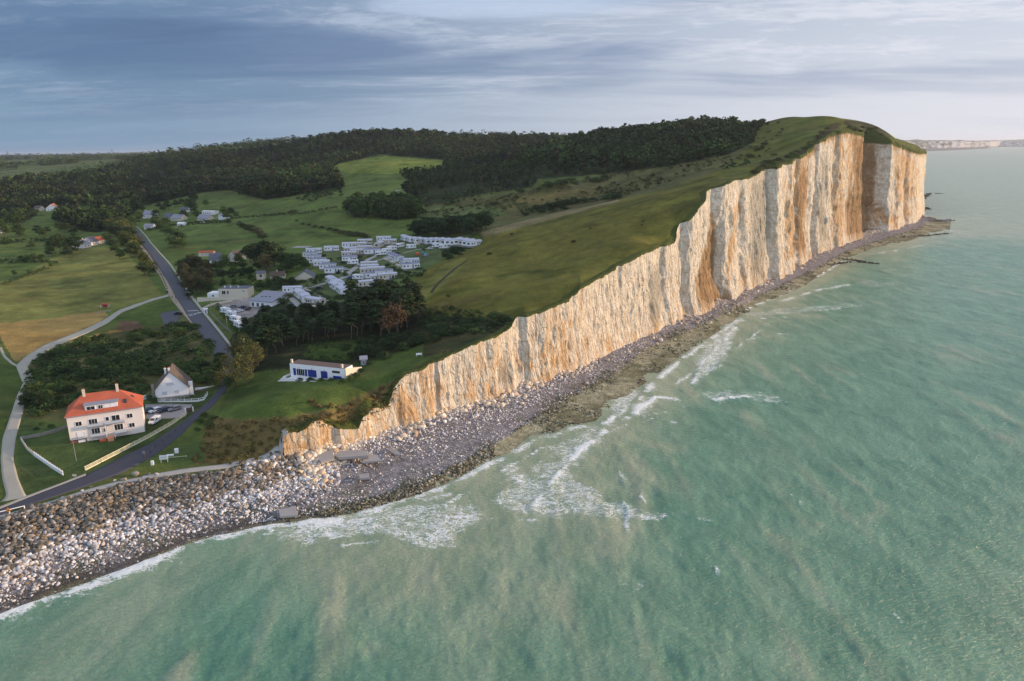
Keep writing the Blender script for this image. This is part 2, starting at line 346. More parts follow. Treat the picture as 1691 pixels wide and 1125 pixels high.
GROUND = [  # (polygon in photo pixels, colour)
    ([(-300, 330), (700, 330), (700, 480), (480, 520), (-300, 520)], G_FIELD),
    ([(-60, 475), (20, 462), (100, 420), (150, 408), (200, 410), (240, 450), (268, 488), (215, 505), (160, 520), (60, 530), (-60, 536)], G_MEADOW),
    ([(-60, 536), (60, 529), (170, 512), (180, 522), (150, 543), (60, 588), (25, 598), (8, 570), (0, 556), (-60, 560)], G_STRAW),
    ([(85, 580), (120, 560), (190, 545), (210, 548), (160, 570), (100, 588)], G_STRAW),
    ([(190, 545), (200, 527), (225, 528), (236, 540), (222, 552)], (0.16, 0.10, 0.06)),
    ([(160, 535), (200, 515), (270, 495), (290, 500), (300, 530), (240, 545), (225, 530), (195, 530)], G_LAWN),
    ([(285, 514), (312, 514), (320, 532), (295, 534)], (0.12, 0.14, 0.06)),
    ([(-60, 600), (20, 600), (40, 620), (30, 680), (0, 800), (-60, 810)], G_LAWN),
    ([(20, 690), (250, 640), (360, 640), (330, 690), (150, 800), (40, 820)], (0.075, 0.115, 0.035)),
    ([(45, 612), (75, 580), (172, 552), (298, 532), (323, 537), (370, 600), (345, 640), (240, 660), (110, 700), (40, 690)], (0.10, 0.105, 0.04)),
    ([(90, 605), (100, 592), (145, 590), (150, 602), (120, 610)], (0.20, 0.20, 0.08)), ([(150, 585), (190, 565), (240, 560), (230, 575), (185, 592)], (0.17, 0.17, 0.07)),
    ([(355, 690), (372, 650), (440, 610), (500, 600), (600, 580), (700, 550), (840, 540), (700, 590), (650, 625), (560, 668), (470, 688), (400, 690)], G_LAWN),
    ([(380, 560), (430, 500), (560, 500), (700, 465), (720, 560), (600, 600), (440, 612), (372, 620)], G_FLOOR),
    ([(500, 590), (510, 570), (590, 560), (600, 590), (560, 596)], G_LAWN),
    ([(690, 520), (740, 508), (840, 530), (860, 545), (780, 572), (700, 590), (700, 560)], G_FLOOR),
    ([(320, 765), (345, 690), (400, 694), (475, 689), (560, 672), (650, 628), (668, 625), (650, 720), (470, 760), (400, 775)], G_BRACKEN),
    ([(260, 765), (290, 740), (335, 725), (340, 760), (300, 772)], (0.08, 0.12, 0.035)),
    ([(520, 425), (560, 405), (690, 390), (800, 400), (790, 412), (730, 425), (690, 450), (640, 470), (560, 500), (470, 490), (480, 470), (540, 450)], (0.11, 0.15, 0.06)),
    ([(672, 470), (700, 448), (740, 428), (800, 402), (792, 384), (870, 365), (1022, 330), (1105, 311), (1190, 280), (1300, 272), (1200, 320), (1130, 400), (960, 490), (860, 530), (700, 520)], G_OLIVE),
    ([(690, 478), (740, 430), (770, 425), (760, 445), (735, 470), (700, 498)], (0.19, 0.19, 0.045)),
    ([(790, 384), (870, 363), (1022, 329), (1022, 333), (880, 370), (800, 392)], (0.24, 0.20, 0.10)),
    ([(740, 392), (690, 330), (770, 328), (880, 312), (1010, 288), (1110, 275), (1250, 238), (1190, 281), (1105, 310), (870, 362), (790, 382)], G_SCRUB),
    ([(700, 350), (720, 340), (820, 342), (838, 355), (760, 368), (700, 362)], (0.12, 0.155, 0.055)),
    ([(840, 335), (870, 320), (940, 315), (1000, 305), (980, 325), (900, 335)], (0.17, 0.145, 0.055)),
    ([(346, 500), (412, 488), (440, 508), (415, 524), (392, 536)], (0.38, 0.35, 0.34)), ([(118, 408), (136, 411), (174, 402), (174, 393), (136, 396)], G_GRAVEL),
    ([(545, 345), (540, 275), (560, 268), (640, 258), (735, 266), (730, 275), (668, 290), (670, 320), (600, 335)], (0.115, 0.165, 0.04)),
    ([(550, 279), (560, 268), (640, 258), (735, 266), (728, 274), (665, 288), (620, 287), (580, 287)], G_HILL),
    ([(1190, 285), (1243, 236), (1253, 210), (1300, 180), (1480, 180), (1530, 260), (1370, 232), (1330, 255), (1290, 275), (1200, 298)], (0.12, 0.135, 0.028)),
    ([(1300, 262), (1335, 240), (1372, 205), (1390, 204), (1374, 226), (1330, 262)], (0.075, 0.062, 0.028)),
    ([(1392, 200), (1398, 199), (1452, 204), (1478, 232), (1440, 232), (1412, 224)], (0.045, 0.05, 0.02)),
]
def ground_colour(X, Y, Z):
    u, v = project(X, Y, Z)
    r = np.hypot(X, Y); s = np.clip(r / 250, 1, 4)
    ju = fbm(X / 9, Y / 9, 31, 3) * 4.0 / s; jv = fbm(X / 9 + 50, Y / 9, 37, 3) * 2.6 / s
    uu, vv = u + ju, v + jv
    c = np.empty((len(X), 3)); c[:] = G_GRASS
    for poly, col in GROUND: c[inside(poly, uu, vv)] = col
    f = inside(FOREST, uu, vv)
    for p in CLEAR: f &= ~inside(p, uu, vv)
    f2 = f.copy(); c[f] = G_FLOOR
    patch = (r > 1750) & (fbm(X / 200, Y / 420, 77, 3) > 0.10)
    c[patch] = (0.12, 0.155, 0.06)
    straw = (r > 1750) & (fbm(X / 300 + 9, Y / 500, 79, 3) > 0.33); c[straw] = (0.26, 0.22, 0.12)
    # uneven growth
    n = fbm(X / 14, Y / 14, 41, 5); n2 = fbm(X / 60, Y / 60, 43, 3)
    n3 = fbm(X / 4.5, Y / 4.5, 45, 3) * smooth(900, 300, r)
    c *= (1 + 0.42 * n + 0.25 * n2 + .22 * n3)[:, None]
    dkp = smooth(.18, .5, fbm(X / 18, Y / 12, 49, 4))[:, None]; c = c * (1 - .38 * dkp * np.array([1.0, .8, .9]))
    dry = smooth(0.1, 0.7, fbm(X / 25, Y / 11, 47, 4))[:, None] * np.where(f2, 0, 1)[:, None]
    c = c * (1 - 0.35 * dry) + np.array([0.20, 0.16, 0.06]) * 0.35 * dry
    return np.clip(c * np.array([.88, .84, .80]), 0.004, 1)

# land sheet: columns start on the coast edge and run inland to the horizon
def edge_disp(s_az): return edge_disp_s(np.interp(s_az, baz, S_CUM))
def edge_disp_s(sm, fill=1.0):                               # seaward offset of the cliff edge (metres), a function of position along it
    u = np.interp(sm, S_CUM, [b[0] for b in BASE])
    amp = np.interp(u, [467, 560, 860, 1100, 1140, 1300, 1500, 1516], [0.5, 0.8, 1.0, 1.3, 2.0, 2.4, 2.0, 0.8])
    w = np.interp(u, [467, 1100, 1300, 1516], [9, 13, 26, 30])
    S = sm / 14.0
    n = 1 - 2 * np.abs(fbm(sm / 30.0, 0 * sm, 91, 3)); n2 = fbm(sm / 9.0, 0 * sm, 95, 2)
    d = amp * (n - 0.3) + amp * 0.35 * n2
    for uc, wd, dp, cut in GULLY:
        sc = np.interp(uc, [b[0] for b in BASE], S_CUM); x_ = sm - sc; d = d - dp * fill * np.where(x_ < 0, smooth(-wd, -wd * .15, x_), 1 - smooth(0, cut, x_))
    return d
S_CUM = np.concatenate([[0], np.cumsum(np.hypot(np.diff(bx[:, 0]), np.diff(bx[:, 1])))])
GULLY = [(560, 7, 1.6, 1), (722, 6, 1.2, 1), (868, 9, 2.6, 2), (948, 7, 1.0, 2), (1020, 6, .8, 2), (1092, 13, 2.4, 3), (1122, 12, 3.0, 4), (1178, 24, 4.6, 7), (1212, 11, 2.6, 5), (1268, 30, 7.5, 7), (1306, 14, 4.5, 4), (1336, 22, 7.5, 6), (1366, 16, 4.0, 6), (1448, 72, 24.0, 14), (1486, 16, 2.5, 6)]
def cliff_normal(az):
    e = 0.004
    a0, a1 = np.clip(az - e, baz[0], AZ_TIP), np.clip(az + e, baz[0], AZ_TIP)
    x0, y0, x1, y1 = r_base(a0) * np.sin(a0), r_base(a0) * np.cos(a0), r_base(a1) * np.sin(a1), r_base(a1) * np.cos(a1)
    tx, ty = x1 - x0, y1 - y0; L = np.hypot(tx, ty) + 1e-9
    return ty / L, -tx / L                                   # seaward
def edge_pt(az, inland=0.0):
    d = np.where(az > AZ_CL0, edge_disp(az), 0.0) - inland
    nx, ny = cliff_normal(az); r = r_base(az)
    return r * np.sin(az) + nx * d, r * np.cos(az) + ny * d
def build_land(mat):
    nc, nr = 1250, 600
    az = np.concatenate([np.linspace(-0.92, AZ_CL0, 420, endpoint=False), np.linspace(AZ_CL0, AZ_TIP, nc - 420)])
    azc = np.clip(az, baz[0], AZ_TIP); ex, ey = edge_pt(azc)
    ex = np.where(az < baz[0], r_base(azc) * np.sin(az), ex); ey = np.where(az < baz[0], r_base(azc) * np.cos(az), ey)
    er = np.hypot(ex, ey); t = np.linspace(0, 1, nr)[:, None]
    R = er * (15000 / er) ** t
    a = az - 0.05 * smooth(0.0, 0.3, t) * smooth(0.2, AZ_TIP, az)       # the coast turns away behind the headland
    ea = np.arctan2(ex, ey); A = ea + (a - ea) * smooth(0, 0.05, t)
    X = (R * np.sin(A)).ravel(); Y = (R * np.cos(A)).ravel(); Z = H(X, Y)
    col = ground_colour(X, Y, Z)
    me = np_mesh('ground', np.stack([X, Y, Z], 1), grid_faces(nr, nc)[:, ::-1], mat, {'Col': col}, True)
    o = link('ground', me); tag(o, kind='structure'); return o

def mat_ground():
    m, k = new_mat('grassland')
    c = k.n('ShaderNodeAttribute', attribute_name='Col').outputs[0]
    pos = k.n('ShaderNodeNewGeometry').outputs['Position']
    n1 = k.noise(pos, 0.9, 6.0, 0.65); n2 = k.noise(k.vmath('MULTIPLY', pos, (0.85, 1.0, 1.0)), 0.20, 5.0, 0.6, 0.6)
    n3 = k.noise(pos, 0.035, 4.0, 0.5)
    f = k.math('ADD', k.math('MULTIPLY', n1, 0.9), k.math('MULTIPLY', n2, 0.8)); f = k.math('MULTIPLY_ADD', n3, 0.5, f)
    f = k.math('SUBTRACT', f, 0.12)
    c2 = k.mix(1.0, c, k.n('ShaderNodeCombineColor', {0: f, 1: f, 2: f}).outputs[0], 'MULTIPLY')
    c3 = k.mix(k.math('MULTIPLY', k.ramp(n2, 0.52, 0.75), 0.35), c2, k.mix(1.0, c2, (1.7, 1.25, 1.0), 'MULTIPLY'))
    b = k.n('ShaderNodeBsdfPrincipled', {'Base Color': c3, 'Roughness': 0.95, 'Specular IOR Level': 0.1})
    k.link(k.n('ShaderNodeBump', {'Height': n1, 'Strength': 0.7, 'Distance': 0.5}).outputs[0], b.inputs['Normal'])
    k.n('ShaderNodeOutputMaterial', {'Surface': b.outputs[0]}); return m
M_GROUND = mat_ground()
build_land(M_GROUND)

# ---------------------------------------------------------------- the chalk cliff
STAIN_SHADE = [  # polygon on the face (photo pixels), kind: 0 grey weathered chalk and painted recess shade, 1 ochre, 2 brown soil and painted recess shade, 3 grass tuft
    ([(1155, 505), (1150, 470), (1168, 400), (1175, 360), (1182, 360), (1178, 430), (1182, 480), (1210, 500), (1209, 512)], 2), ([(1202, 480), (1200, 420), (1215, 330), (1228, 300), (1232, 330), (1215, 400), (1212, 470)], 1),  # first patch: shade of the recess painted brown
    ([(1240, 460), (1240, 294), (1266, 286), (1272, 380), (1262, 420), (1262, 466)], 0), ([(1296, 440), (1298, 300), (1306, 272), (1325, 262), (1325, 320), (1318, 430)], 1), ([(1318, 420), (1312, 360), (1318, 290), (1330, 262), (1334, 300), (1328, 370), (1334, 420)], 2),  # first panel: recess shade painted grey
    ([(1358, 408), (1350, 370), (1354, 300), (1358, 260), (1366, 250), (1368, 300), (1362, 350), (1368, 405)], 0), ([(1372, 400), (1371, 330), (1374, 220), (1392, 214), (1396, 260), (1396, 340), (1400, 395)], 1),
    ([(1400, 395), (1396, 340), (1400, 300), (1418, 330), (1432, 350), (1424, 392)], 2), ([(1412, 380), (1408, 250), (1412, 216), (1428, 224), (1450, 236), (1444, 340), (1430, 392), (1414, 396)], 2),  # last patch: shadow of the deep recess painted in
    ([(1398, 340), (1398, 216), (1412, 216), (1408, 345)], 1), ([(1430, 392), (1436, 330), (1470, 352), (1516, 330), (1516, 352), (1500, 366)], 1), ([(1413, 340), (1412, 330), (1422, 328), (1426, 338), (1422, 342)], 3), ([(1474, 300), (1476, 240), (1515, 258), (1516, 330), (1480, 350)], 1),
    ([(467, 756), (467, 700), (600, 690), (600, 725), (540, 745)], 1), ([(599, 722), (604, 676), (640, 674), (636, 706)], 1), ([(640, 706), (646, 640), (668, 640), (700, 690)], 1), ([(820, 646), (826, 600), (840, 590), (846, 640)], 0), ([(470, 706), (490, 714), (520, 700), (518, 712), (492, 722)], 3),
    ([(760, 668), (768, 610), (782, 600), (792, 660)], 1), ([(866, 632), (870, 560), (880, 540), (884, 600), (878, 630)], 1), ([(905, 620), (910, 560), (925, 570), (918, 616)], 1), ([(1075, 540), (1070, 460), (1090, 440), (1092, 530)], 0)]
def build_cliff(mat):
    ncol, nrow, ntop = 2600, 120, 5
    uu = np.interp(np.linspace(0, 1, ncol), [0, 1], [baz[11], AZ_TIP])
    az = uu
    ex, ey = edge_pt(az); nx, ny = cliff_normal(az); zb, zt = z_base(az) - 1.5, z_top(az)
    zt = zt + fbm(np.interp(az, baz, S_CUM) / 3.0, 0 * az, 60, 3) * 0.35
    sm = np.interp(az, baz, S_CUM); upx = np.interp(az, baz, [b[0] for b in BASE])
    h = np.linspace(0, 1, nrow)[:, None]; hh = zt - zb
    Z = zb + hh * h
    wob = (fbm(sm / 26 + 0 * h, Z / 20, 181, 4) * 7.0 + fbm(sm / 9 + 0 * h, Z / 7, 183, 3) * 1.8) * np.minimum(1, hh / 40) * (1 - h ** 3) * smooth(1060, 1180, upx)
    dd = edge_disp_s(sm + wob, 1 - .16 * (1 - h) ** 2) - edge_disp_s(sm)
    flare = (1 - h) ** 3 * np.minimum(hh * 0.09, 5.0) + (1 - h) * np.minimum(hh * 0.03, 2.2)           # the foot stands a little seaward
    a2 = np.interp(upx, [467, 860, 1100, 1200, 1516], [0.8, 1.15, 1.3, 1.3, 1.3])
    wz = fbm(sm / 11 + 0 * h, Z / 12, 99, 3) * 3.0                                              # flutes wander as they fall
    fl = (1 - 1.4 * np.abs(fbm((sm + wz) / 6.5, Z / 34, 101, 4))) * (0.4 + 0.9 * vnoise(sm / 19 + 0 * h, Z / 25, 103)) - 0.4
    lump = fbm(sm / 2.6 + 0 * h, Z / 7.0, 111, 4) * 1.25
    shelf = fbm(sm / 22 + 0 * h, Z / 2.6, 121, 3) * 0.5
    low = fbm(sm / 15 + 0 * h, Z / 24.0, 131, 3) * 2.4
    off = flare + (a2 * fl + a2 * lump * 0.8 + shelf * 0.6 + low * np.interp(upx, [467, 1100, 1516], [0.2, 0.5, 1.0])) * np.minimum(1, np.minimum(hh / 12, 1)) * (0.35 + 0.65 * np.sin(np.clip(h, 0.0, 0.98) * PI) ** 0.5)
    off = off + dd
    X = ex + nx * off; Y = ey + ny * off
    rows = [(X[i], Y[i], Z[i]) for i in range(nrow)]
    for j in range(1, ntop + 1):                             # the turf lip rolls over and dives under the grass
        inl = [0, 0.35, 0.9, 1.8, 3.0, 4.5][j]
        tx, ty = edge_pt(az, inl); rows.append((tx, ty, H(tx, ty) + [0, .12, .12, .10, .04, -0.25][j] + (zt - z_top(az)) * [0, .8, .4, .2, 0, 0][j]))
    X = np.concatenate([r[0] for r in rows]); Y = np.concatenate([r[1] for r in rows]); Z = np.concatenate([r[2] for r in rows])
    nr = nrow + ntop
    S = np.tile(sm, nr); rel = np.concatenate([np.full(ncol, (i / (nrow - 1))) for i in range(nrow)] + [np.full(ncol, 1.0 + 0.1 * j) for j in range(1, ntop + 1)])
    pu, pv = project(X, Y, Z)
    ju = fbm(S / 2.5, Z / 9, 141, 4) * 5.0; jv = fbm(S / 6, Z / 6, 151, 3) * 6
    st = np.zeros((len(X), 3))
    scl = np.clip(1.0 + (pu - 467) / 500.0, 1, 2.6)
    for poly, kd in STAIN_SHADE:
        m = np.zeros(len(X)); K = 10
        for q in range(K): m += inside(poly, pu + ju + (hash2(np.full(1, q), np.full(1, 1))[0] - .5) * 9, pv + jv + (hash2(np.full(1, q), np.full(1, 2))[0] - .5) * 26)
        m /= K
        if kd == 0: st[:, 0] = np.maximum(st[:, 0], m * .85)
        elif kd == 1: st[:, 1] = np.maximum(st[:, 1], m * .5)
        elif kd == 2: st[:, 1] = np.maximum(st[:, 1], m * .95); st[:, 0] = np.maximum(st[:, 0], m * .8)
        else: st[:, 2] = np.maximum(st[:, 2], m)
    U = np.tile(upx, nr)
    near = 0.66 * smooth(1150, 620, U) * (0.6 + 0.8 * fbm(S / 22, Z / 80, 161, 3)) + 0.25 * smooth(0.45, 0.0, rel) * smooth(600, 1300, U) * (1 + fbm(S / 20, Z / 20, 163, 2))
    st[:, 1] = np.clip(np.maximum(st[:, 1], near), 0, 1)
    turf = smooth(np.interp(U, [1240, 1330], [.972, .935]), 1.0, rel + fbm(S / 2.5, Z / 4, 171, 4) * np.interp(U, [1240, 1330], [.055, .10]) * np.minimum(1.0, 12 / np.tile(hh, nr)))
    soil = smooth(0.90, 1.0, rel + fbm(S / 5, Z / 6, 173, 3) * 0.06) * smooth(1270, 1330, U) * 0.9
    st[:, 1] = np.maximum(st[:, 1], soil); st[:, 0] = np.maximum(st[:, 0], soil * 0.7)
    st[:, 2] = np.maximum(st[:, 2], turf)
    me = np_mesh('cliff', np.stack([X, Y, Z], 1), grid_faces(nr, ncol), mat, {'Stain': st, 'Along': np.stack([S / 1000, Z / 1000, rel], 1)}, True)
    o = link('cliff', me); tag(o, kind='structure'); return o
def mat_cliff():
    m, k = new_mat('chalk')
    st = k.n('ShaderNodeSeparateColor', {0: k.n('ShaderNodeAttribute', attribute_name='Stain').outputs[0]})
    al = k.n('ShaderNodeSeparateXYZ', {0: k.n('ShaderNodeAttribute', attribute_name='Along').outputs['Vector']})
    s, z = al.outputs[0], al.outputs[1]
    def sv(a, b): return k.n('ShaderNodeCombineXYZ', {0: k.math('MULTIPLY', s, 1000 * a), 1: k.math('MULTIPLY', z, 1000 * b), 2: 0.0}).outputs[0]
    streak = k.noise(sv(0.36, 0.045), 1.0, 8.0, 0.66, 0.9)
    streak2 = k.noise(sv(0.95, 0.16), 1.0, 6.0, 0.68, 0.8)
    patchy = k.noise(sv(0.05, 0.02), 1.0, 3.0, 0.5, 0.5)
    blot = k.noise(sv(0.10, 0.07), 1.0, 6.0, 0.62, 1.0)
    bed = k.noise(sv(0.05, 1.1), 1.0, 5.0, 0.7, 0.6)
    crack = k.n('ShaderNodeTexVoronoi', {'Vector': sv(0.42, 0.22), 'Scale': 1.0, 'Randomness': 1.0}, feature='DISTANCE_TO_EDGE').outputs['Distance']
    grain = k.noise(sv(1.1, 0.7), 1.0, 7.0, 0.75, 0.5)
    c = k.mix(k.ramp(streak2, 0.35, 0.7), (0.52, 0.44, 0.33), (0.80, 0.74, 0.62))
    c = k.mix(k.math('MULTIPLY', k.ramp(bed, 0.52, 0.68), 0.42), c, (0.40, 0.34, 0.27))
    c = k.mix(k.math('MULTIPLY', k.ramp(crack, 0.07, 0.0), 0.40), c, (0.34, 0.26, 0.18))
    # ochre run-off
    oc = k.math('ADD', k.math('MULTIPLY', st.outputs[1], 1.0), k.math('MULTIPLY', k.math('SUBTRACT', blot, 0.5), 1.3)); oc = k.math('ADD', oc, k.math('MULTIPLY', k.math('SUBTRACT', patchy, 0.42), 0.9))
    of = k.ramp(k.math('ADD', k.math('MULTIPLY', k.math('SUBTRACT', streak, 0.5), 2.4), oc), 0.22, 0.75)
    ochre = k.mix(k.ramp(streak2, 0.35, 0.7), (0.40, 0.21, 0.075), (0.62, 0.38, 0.165))
    c = k.mix(k.math('MULTIPLY', of, 0.80), c, ochre)
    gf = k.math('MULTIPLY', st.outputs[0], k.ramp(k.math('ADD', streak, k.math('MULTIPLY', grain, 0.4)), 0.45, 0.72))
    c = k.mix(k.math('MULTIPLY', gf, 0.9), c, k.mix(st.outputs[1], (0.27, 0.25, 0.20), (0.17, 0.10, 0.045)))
    g2 = k.ramp(k.math('ADD', k.math('MULTIPLY', blot, 0.6), k.math('MULTIPLY', streak, 0.4)), 0.55, 0.68)
    c = k.mix(k.math('MULTIPLY', g2, 0.38), c, (0.40, 0.37, 0.29))
    c = k.mix(k.math('MULTIPLY', k.ramp(grain, 0.55, 0.72), 0.35), c, (0.42, 0.33, 0.22))
    c = k.mix(k.ramp(st.outputs[2], 0.3, 0.7), c, k.mix(grain, (0.04, 0.06, 0.015), (0.11, 0.12, 0.03)))
    b = k.n('ShaderNodeBsdfPrincipled', {'Base Color': c, 'Roughness': 0.95, 'Specular IOR Level': 0.1})
    hgt = k.math('ADD', k.math('MULTIPLY', streak, 1.0), k.math('MULTIPLY', grain, 1.1)); hgt = k.math('MULTIPLY_ADD', streak2, 0.6, hgt); hgt = k.math('MULTIPLY_ADD', bed, 0.5, hgt); hgt = k.math('MULTIPLY_ADD', k.ramp(crack, 0.0, 0.1), 0.35, hgt)
    k.link(k.n('ShaderNodeBump', {'Height': hgt, 'Strength': 0.8, 'Distance': 1.1}).outputs[0], b.inputs['Normal'])
    k.n('ShaderNodeOutputMaterial', {'Surface': b.outputs[0]}); return m
build_cliff(mat_cliff())

# ---------------------------------------------------------------- foreshore
C2 = [(-420, 1060, 4.2), (-200, 1000, 4.2), (0, 943, 4.2), (44, 924, 4.2), (88, 899, 4.2), (154, 881, 4.2), (198, 859, 4.2), (257, 843, 4.2), (315, 834, 4.2), (367, 819, 4.2), (425, 808, 4.2), (477, 790, 4), (528, 779, 3.6), (600, 748, 3.0), (700, 707, 2.8), (781, 680, 2.8), (866, 650, 2.8), (963, 612, 2.6), (1076, 556, 2.6), (1160, 518, 2.6), (1209, 508, 2.6), (1268, 470, 2.8), (1337, 430, 2.8), (1420, 398, 2.8), (1504, 371, 2.8), (1522, 356, 2.8)]
C1 = [(-420, 1200, 0.5), (-200, 1110, 0.5), (0, 1008, 0.5), (73, 981, 0.5), (147, 952, 0.5), (205, 933, 0.5), (264, 911, 0.5), (312, 889, 0.5), (367, 878, 0.5), (422, 864, 0.5), (505, 853, 0.6), (557, 839, 0.6), (601, 829, 0.7), (656, 811, 0.8), (700, 799, 0.9), (763, 766, 1.0), (817, 734, 1.0), (880, 695, 1.0), (938, 658, 1.0), (1012, 620, 1.0), (1055, 585, 1.0), (1120, 552, 1.0), (1180, 528, 1.0), (1230, 502, 1.0), (1290, 474, 1.0), (1340, 450, 1.0), (1400, 416, 1.0), (1460, 396, 1.0), (1523, 376, 1.0), (1534, 366, 1)]
C0 = [(-420, 1215, 0), (-200, 1122, 0), (0, 1018, 0), (73, 990, 0), (147, 962, 0), (205, 943, 0), (264, 920, 0), (312, 898, 0), (367, 886, 0), (422, 873, 0), (491, 862, 0), (540, 856, 0), (600, 843, 0), (656, 828, 0), (700, 815, 0), (760, 786, 0), (800, 766, 0), (860, 735, 0), (930, 706, 0), (985, 690, 0), (1032, 655, 0), (1085, 620, 0), (1120, 590, 0), (1165, 562, 0), (1224, 522, 0), (1283, 492, 0), (1332, 470, 0), (1365, 448, 0), (1405, 424, 0), (1450, 408, 0), (1500, 398, 0), (1545, 384, 0), (1560, 380, 0)]
def curve(c):
    p = np.array([at_z(u, v, z) for u, v, z in c]); a = np.arctan2(p[:, 0], p[:, 1]); r = np.hypot(p[:, 0], p[:, 1])
    i = np.argsort(a); return a[i], r[i], np.array([q[2] for q in c])[i]
_c2, _c1, _c0 = curve(C2), curve(C1), curve(C0)
def shore(az):
    rb = np.where(az > AZ_TIP, br[-1] - np.clip((az - AZ_TIP) / .020, 0, 1) * (br[-1] - np.interp(az, _c1[0], _c1[1]) - 3), r_base(az))
    r2 = np.minimum(np.interp(az, _c2[0], _c2[1]), rb - 0.8); r1 = np.minimum(np.interp(az, _c1[0], _c1[1]), r2 - 1.0); r0 = np.minimum(np.interp(az, _c0[0], _c0[1]), r1 - 0.8)
    return rb, r2, r1, r0, np.interp(az, _c2[0], _c2[2]), np.interp(az, _c1[0], _c1[2])
def beach_z(x, y, rough=True):
    az = np.arctan2(x, y); r = np.hypot(x, y)
    rb, r2, r1, r0, z2, z1 = shore(az); zb = z_base(az)
    k = [(r0 - 60, -6.0 + 0 * r), (r0 - 12, -1.2 + 0 * r), (r0, 0 * r), (r1, z1), (r2, z2), (rb, zb), (rb + 30, zb + 0.5)]
    z = np.where(r < k[0][0], -6.0, k[-1][1])
    for (ra, za), (rc, zc) in zip(k[:-1], k[1:]):
        m = (r >= ra) & (r < rc); z = np.where(m, za + (zc - za) * (r - ra) / np.maximum(rc - ra, 1e-3), z)
    if rough:
        flat = smooth(r0 - 14, r0, r) * (1 - smooth(r1, r2, r))
        z = z + flat * (fbm(x / 9, y / 9, 201, 5) * 0.55) * smooth(0.1, 8, r1 - r0) + fbm(x / 3, y / 3, 203, 3) * 0.12 * smooth(r0 - 5, r0 + 3, r)
        up = smooth(r2, rb, r) * np.where(az > AZ_CL0, 1, 0); z = z + up * np.clip(fbm(x / 8, y / 8, 207, 3), 0, 1) * 2.2
    return z
def build_beach(mat):
    nc, nr = 1300, 330
    az = np.linspace(-0.92, AZ_TIP + 0.035, nc); azc = np.clip(az, -0.92, AZ_TIP + 0.035)
    rb, r2, r1, r0, z2, z1 = shore(azc)
    over = np.where(az < AZ_CL0, 0.4, np.where(az > AZ_TIP, 16.0 * np.clip(1 - (az - AZ_TIP) / .01, 0, 1), 16.0))
    t = np.linspace(0, 1, nr)[:, None]
    R = (r0 - 30) + (rb + over - (r0 - 30)) * t
    X = (R * np.sin(az)).ravel(); Y = (R * np.cos(az)).ravel(); Z = beach_z(X, Y)
    A = np.arctan2(X, Y); r = np.hypot(X, Y); q = [np.tile(w, nr) for w in (rb, r2, r1, r0)]
    n = fbm(X / 8, Y / 8, 211, 5); n2 = fbm(X / 2.5, Y / 2.5, 213, 4)
    u, v = project(X, Y, Z)
    shingle = np.array([0.20, 0.182, 0.188]); weed = np.array([0.085, 0.085, 0.03]); olive = np.array([0.29, 0.27, 0.17]); wet = np.array([0.05, 0.045, 0.04]); chalky = np.array([0.50, 0.43, 0.35]); armour = np.array([0.10, 0.085, 0.07])
    c = np.tile(shingle, (len(X), 1)) * (1 + 0.25 * n2)[:, None]
    fl = (r < q[2] + n * 3)[:, None]; c = np.where(fl, olive * (1 + 0.3 * n2)[:, None], c)
    wd = smooth(0.0, 0.35, fbm(X / 7 + 4, Y / 7, 217, 5) + 0.15)[:, None] * smooth(-12, 0, q[2] + 3 - r)[:, None]
    wd = np.where((np.abs(r - q[2]) < 14)[:, None] | (r < q[2])[:, None], wd, 0); c = c * (1 - 0.6 * wd) + weed * 0.6 * wd
    ch = smooth(0.25, 0.9, (r - q[1]) / np.maximum(q[0] - q[1], 1) + n * 0.35)[:, None] * np.where(A > AZ_CL0, 1, 0)[:, None]; c = c * (1 - ch) + chalky * ch
    ar = (smooth(0.0, 0.2, (r - q[1]) / np.maximum(q[0] - q[1], 1)) * np.where(A < AZ_CL0 + 0.03, 1, 0))[:, None]; c = c * (1 - ar) + armour * ar
    dk = np.exp(-((r - q[3] - 2.0) / 2.2) ** 2)[:, None] * (u < 720)[:, None]; c = c * (1 - 0.8 * dk) + wet * 0.8 * dk
    dp = smooth(0.3, 0.0, Z)[:, None]; c = c * (1 - 0.3 * dp)
    me = np_mesh('beach', np.stack([X, Y, Z], 1), grid_faces(nr, nc)[:, ::-1], mat, {'Col': np.clip(c, 0.01, 1)}, True)
    o = link('beach', me); tag(o, kind='structure'); return o
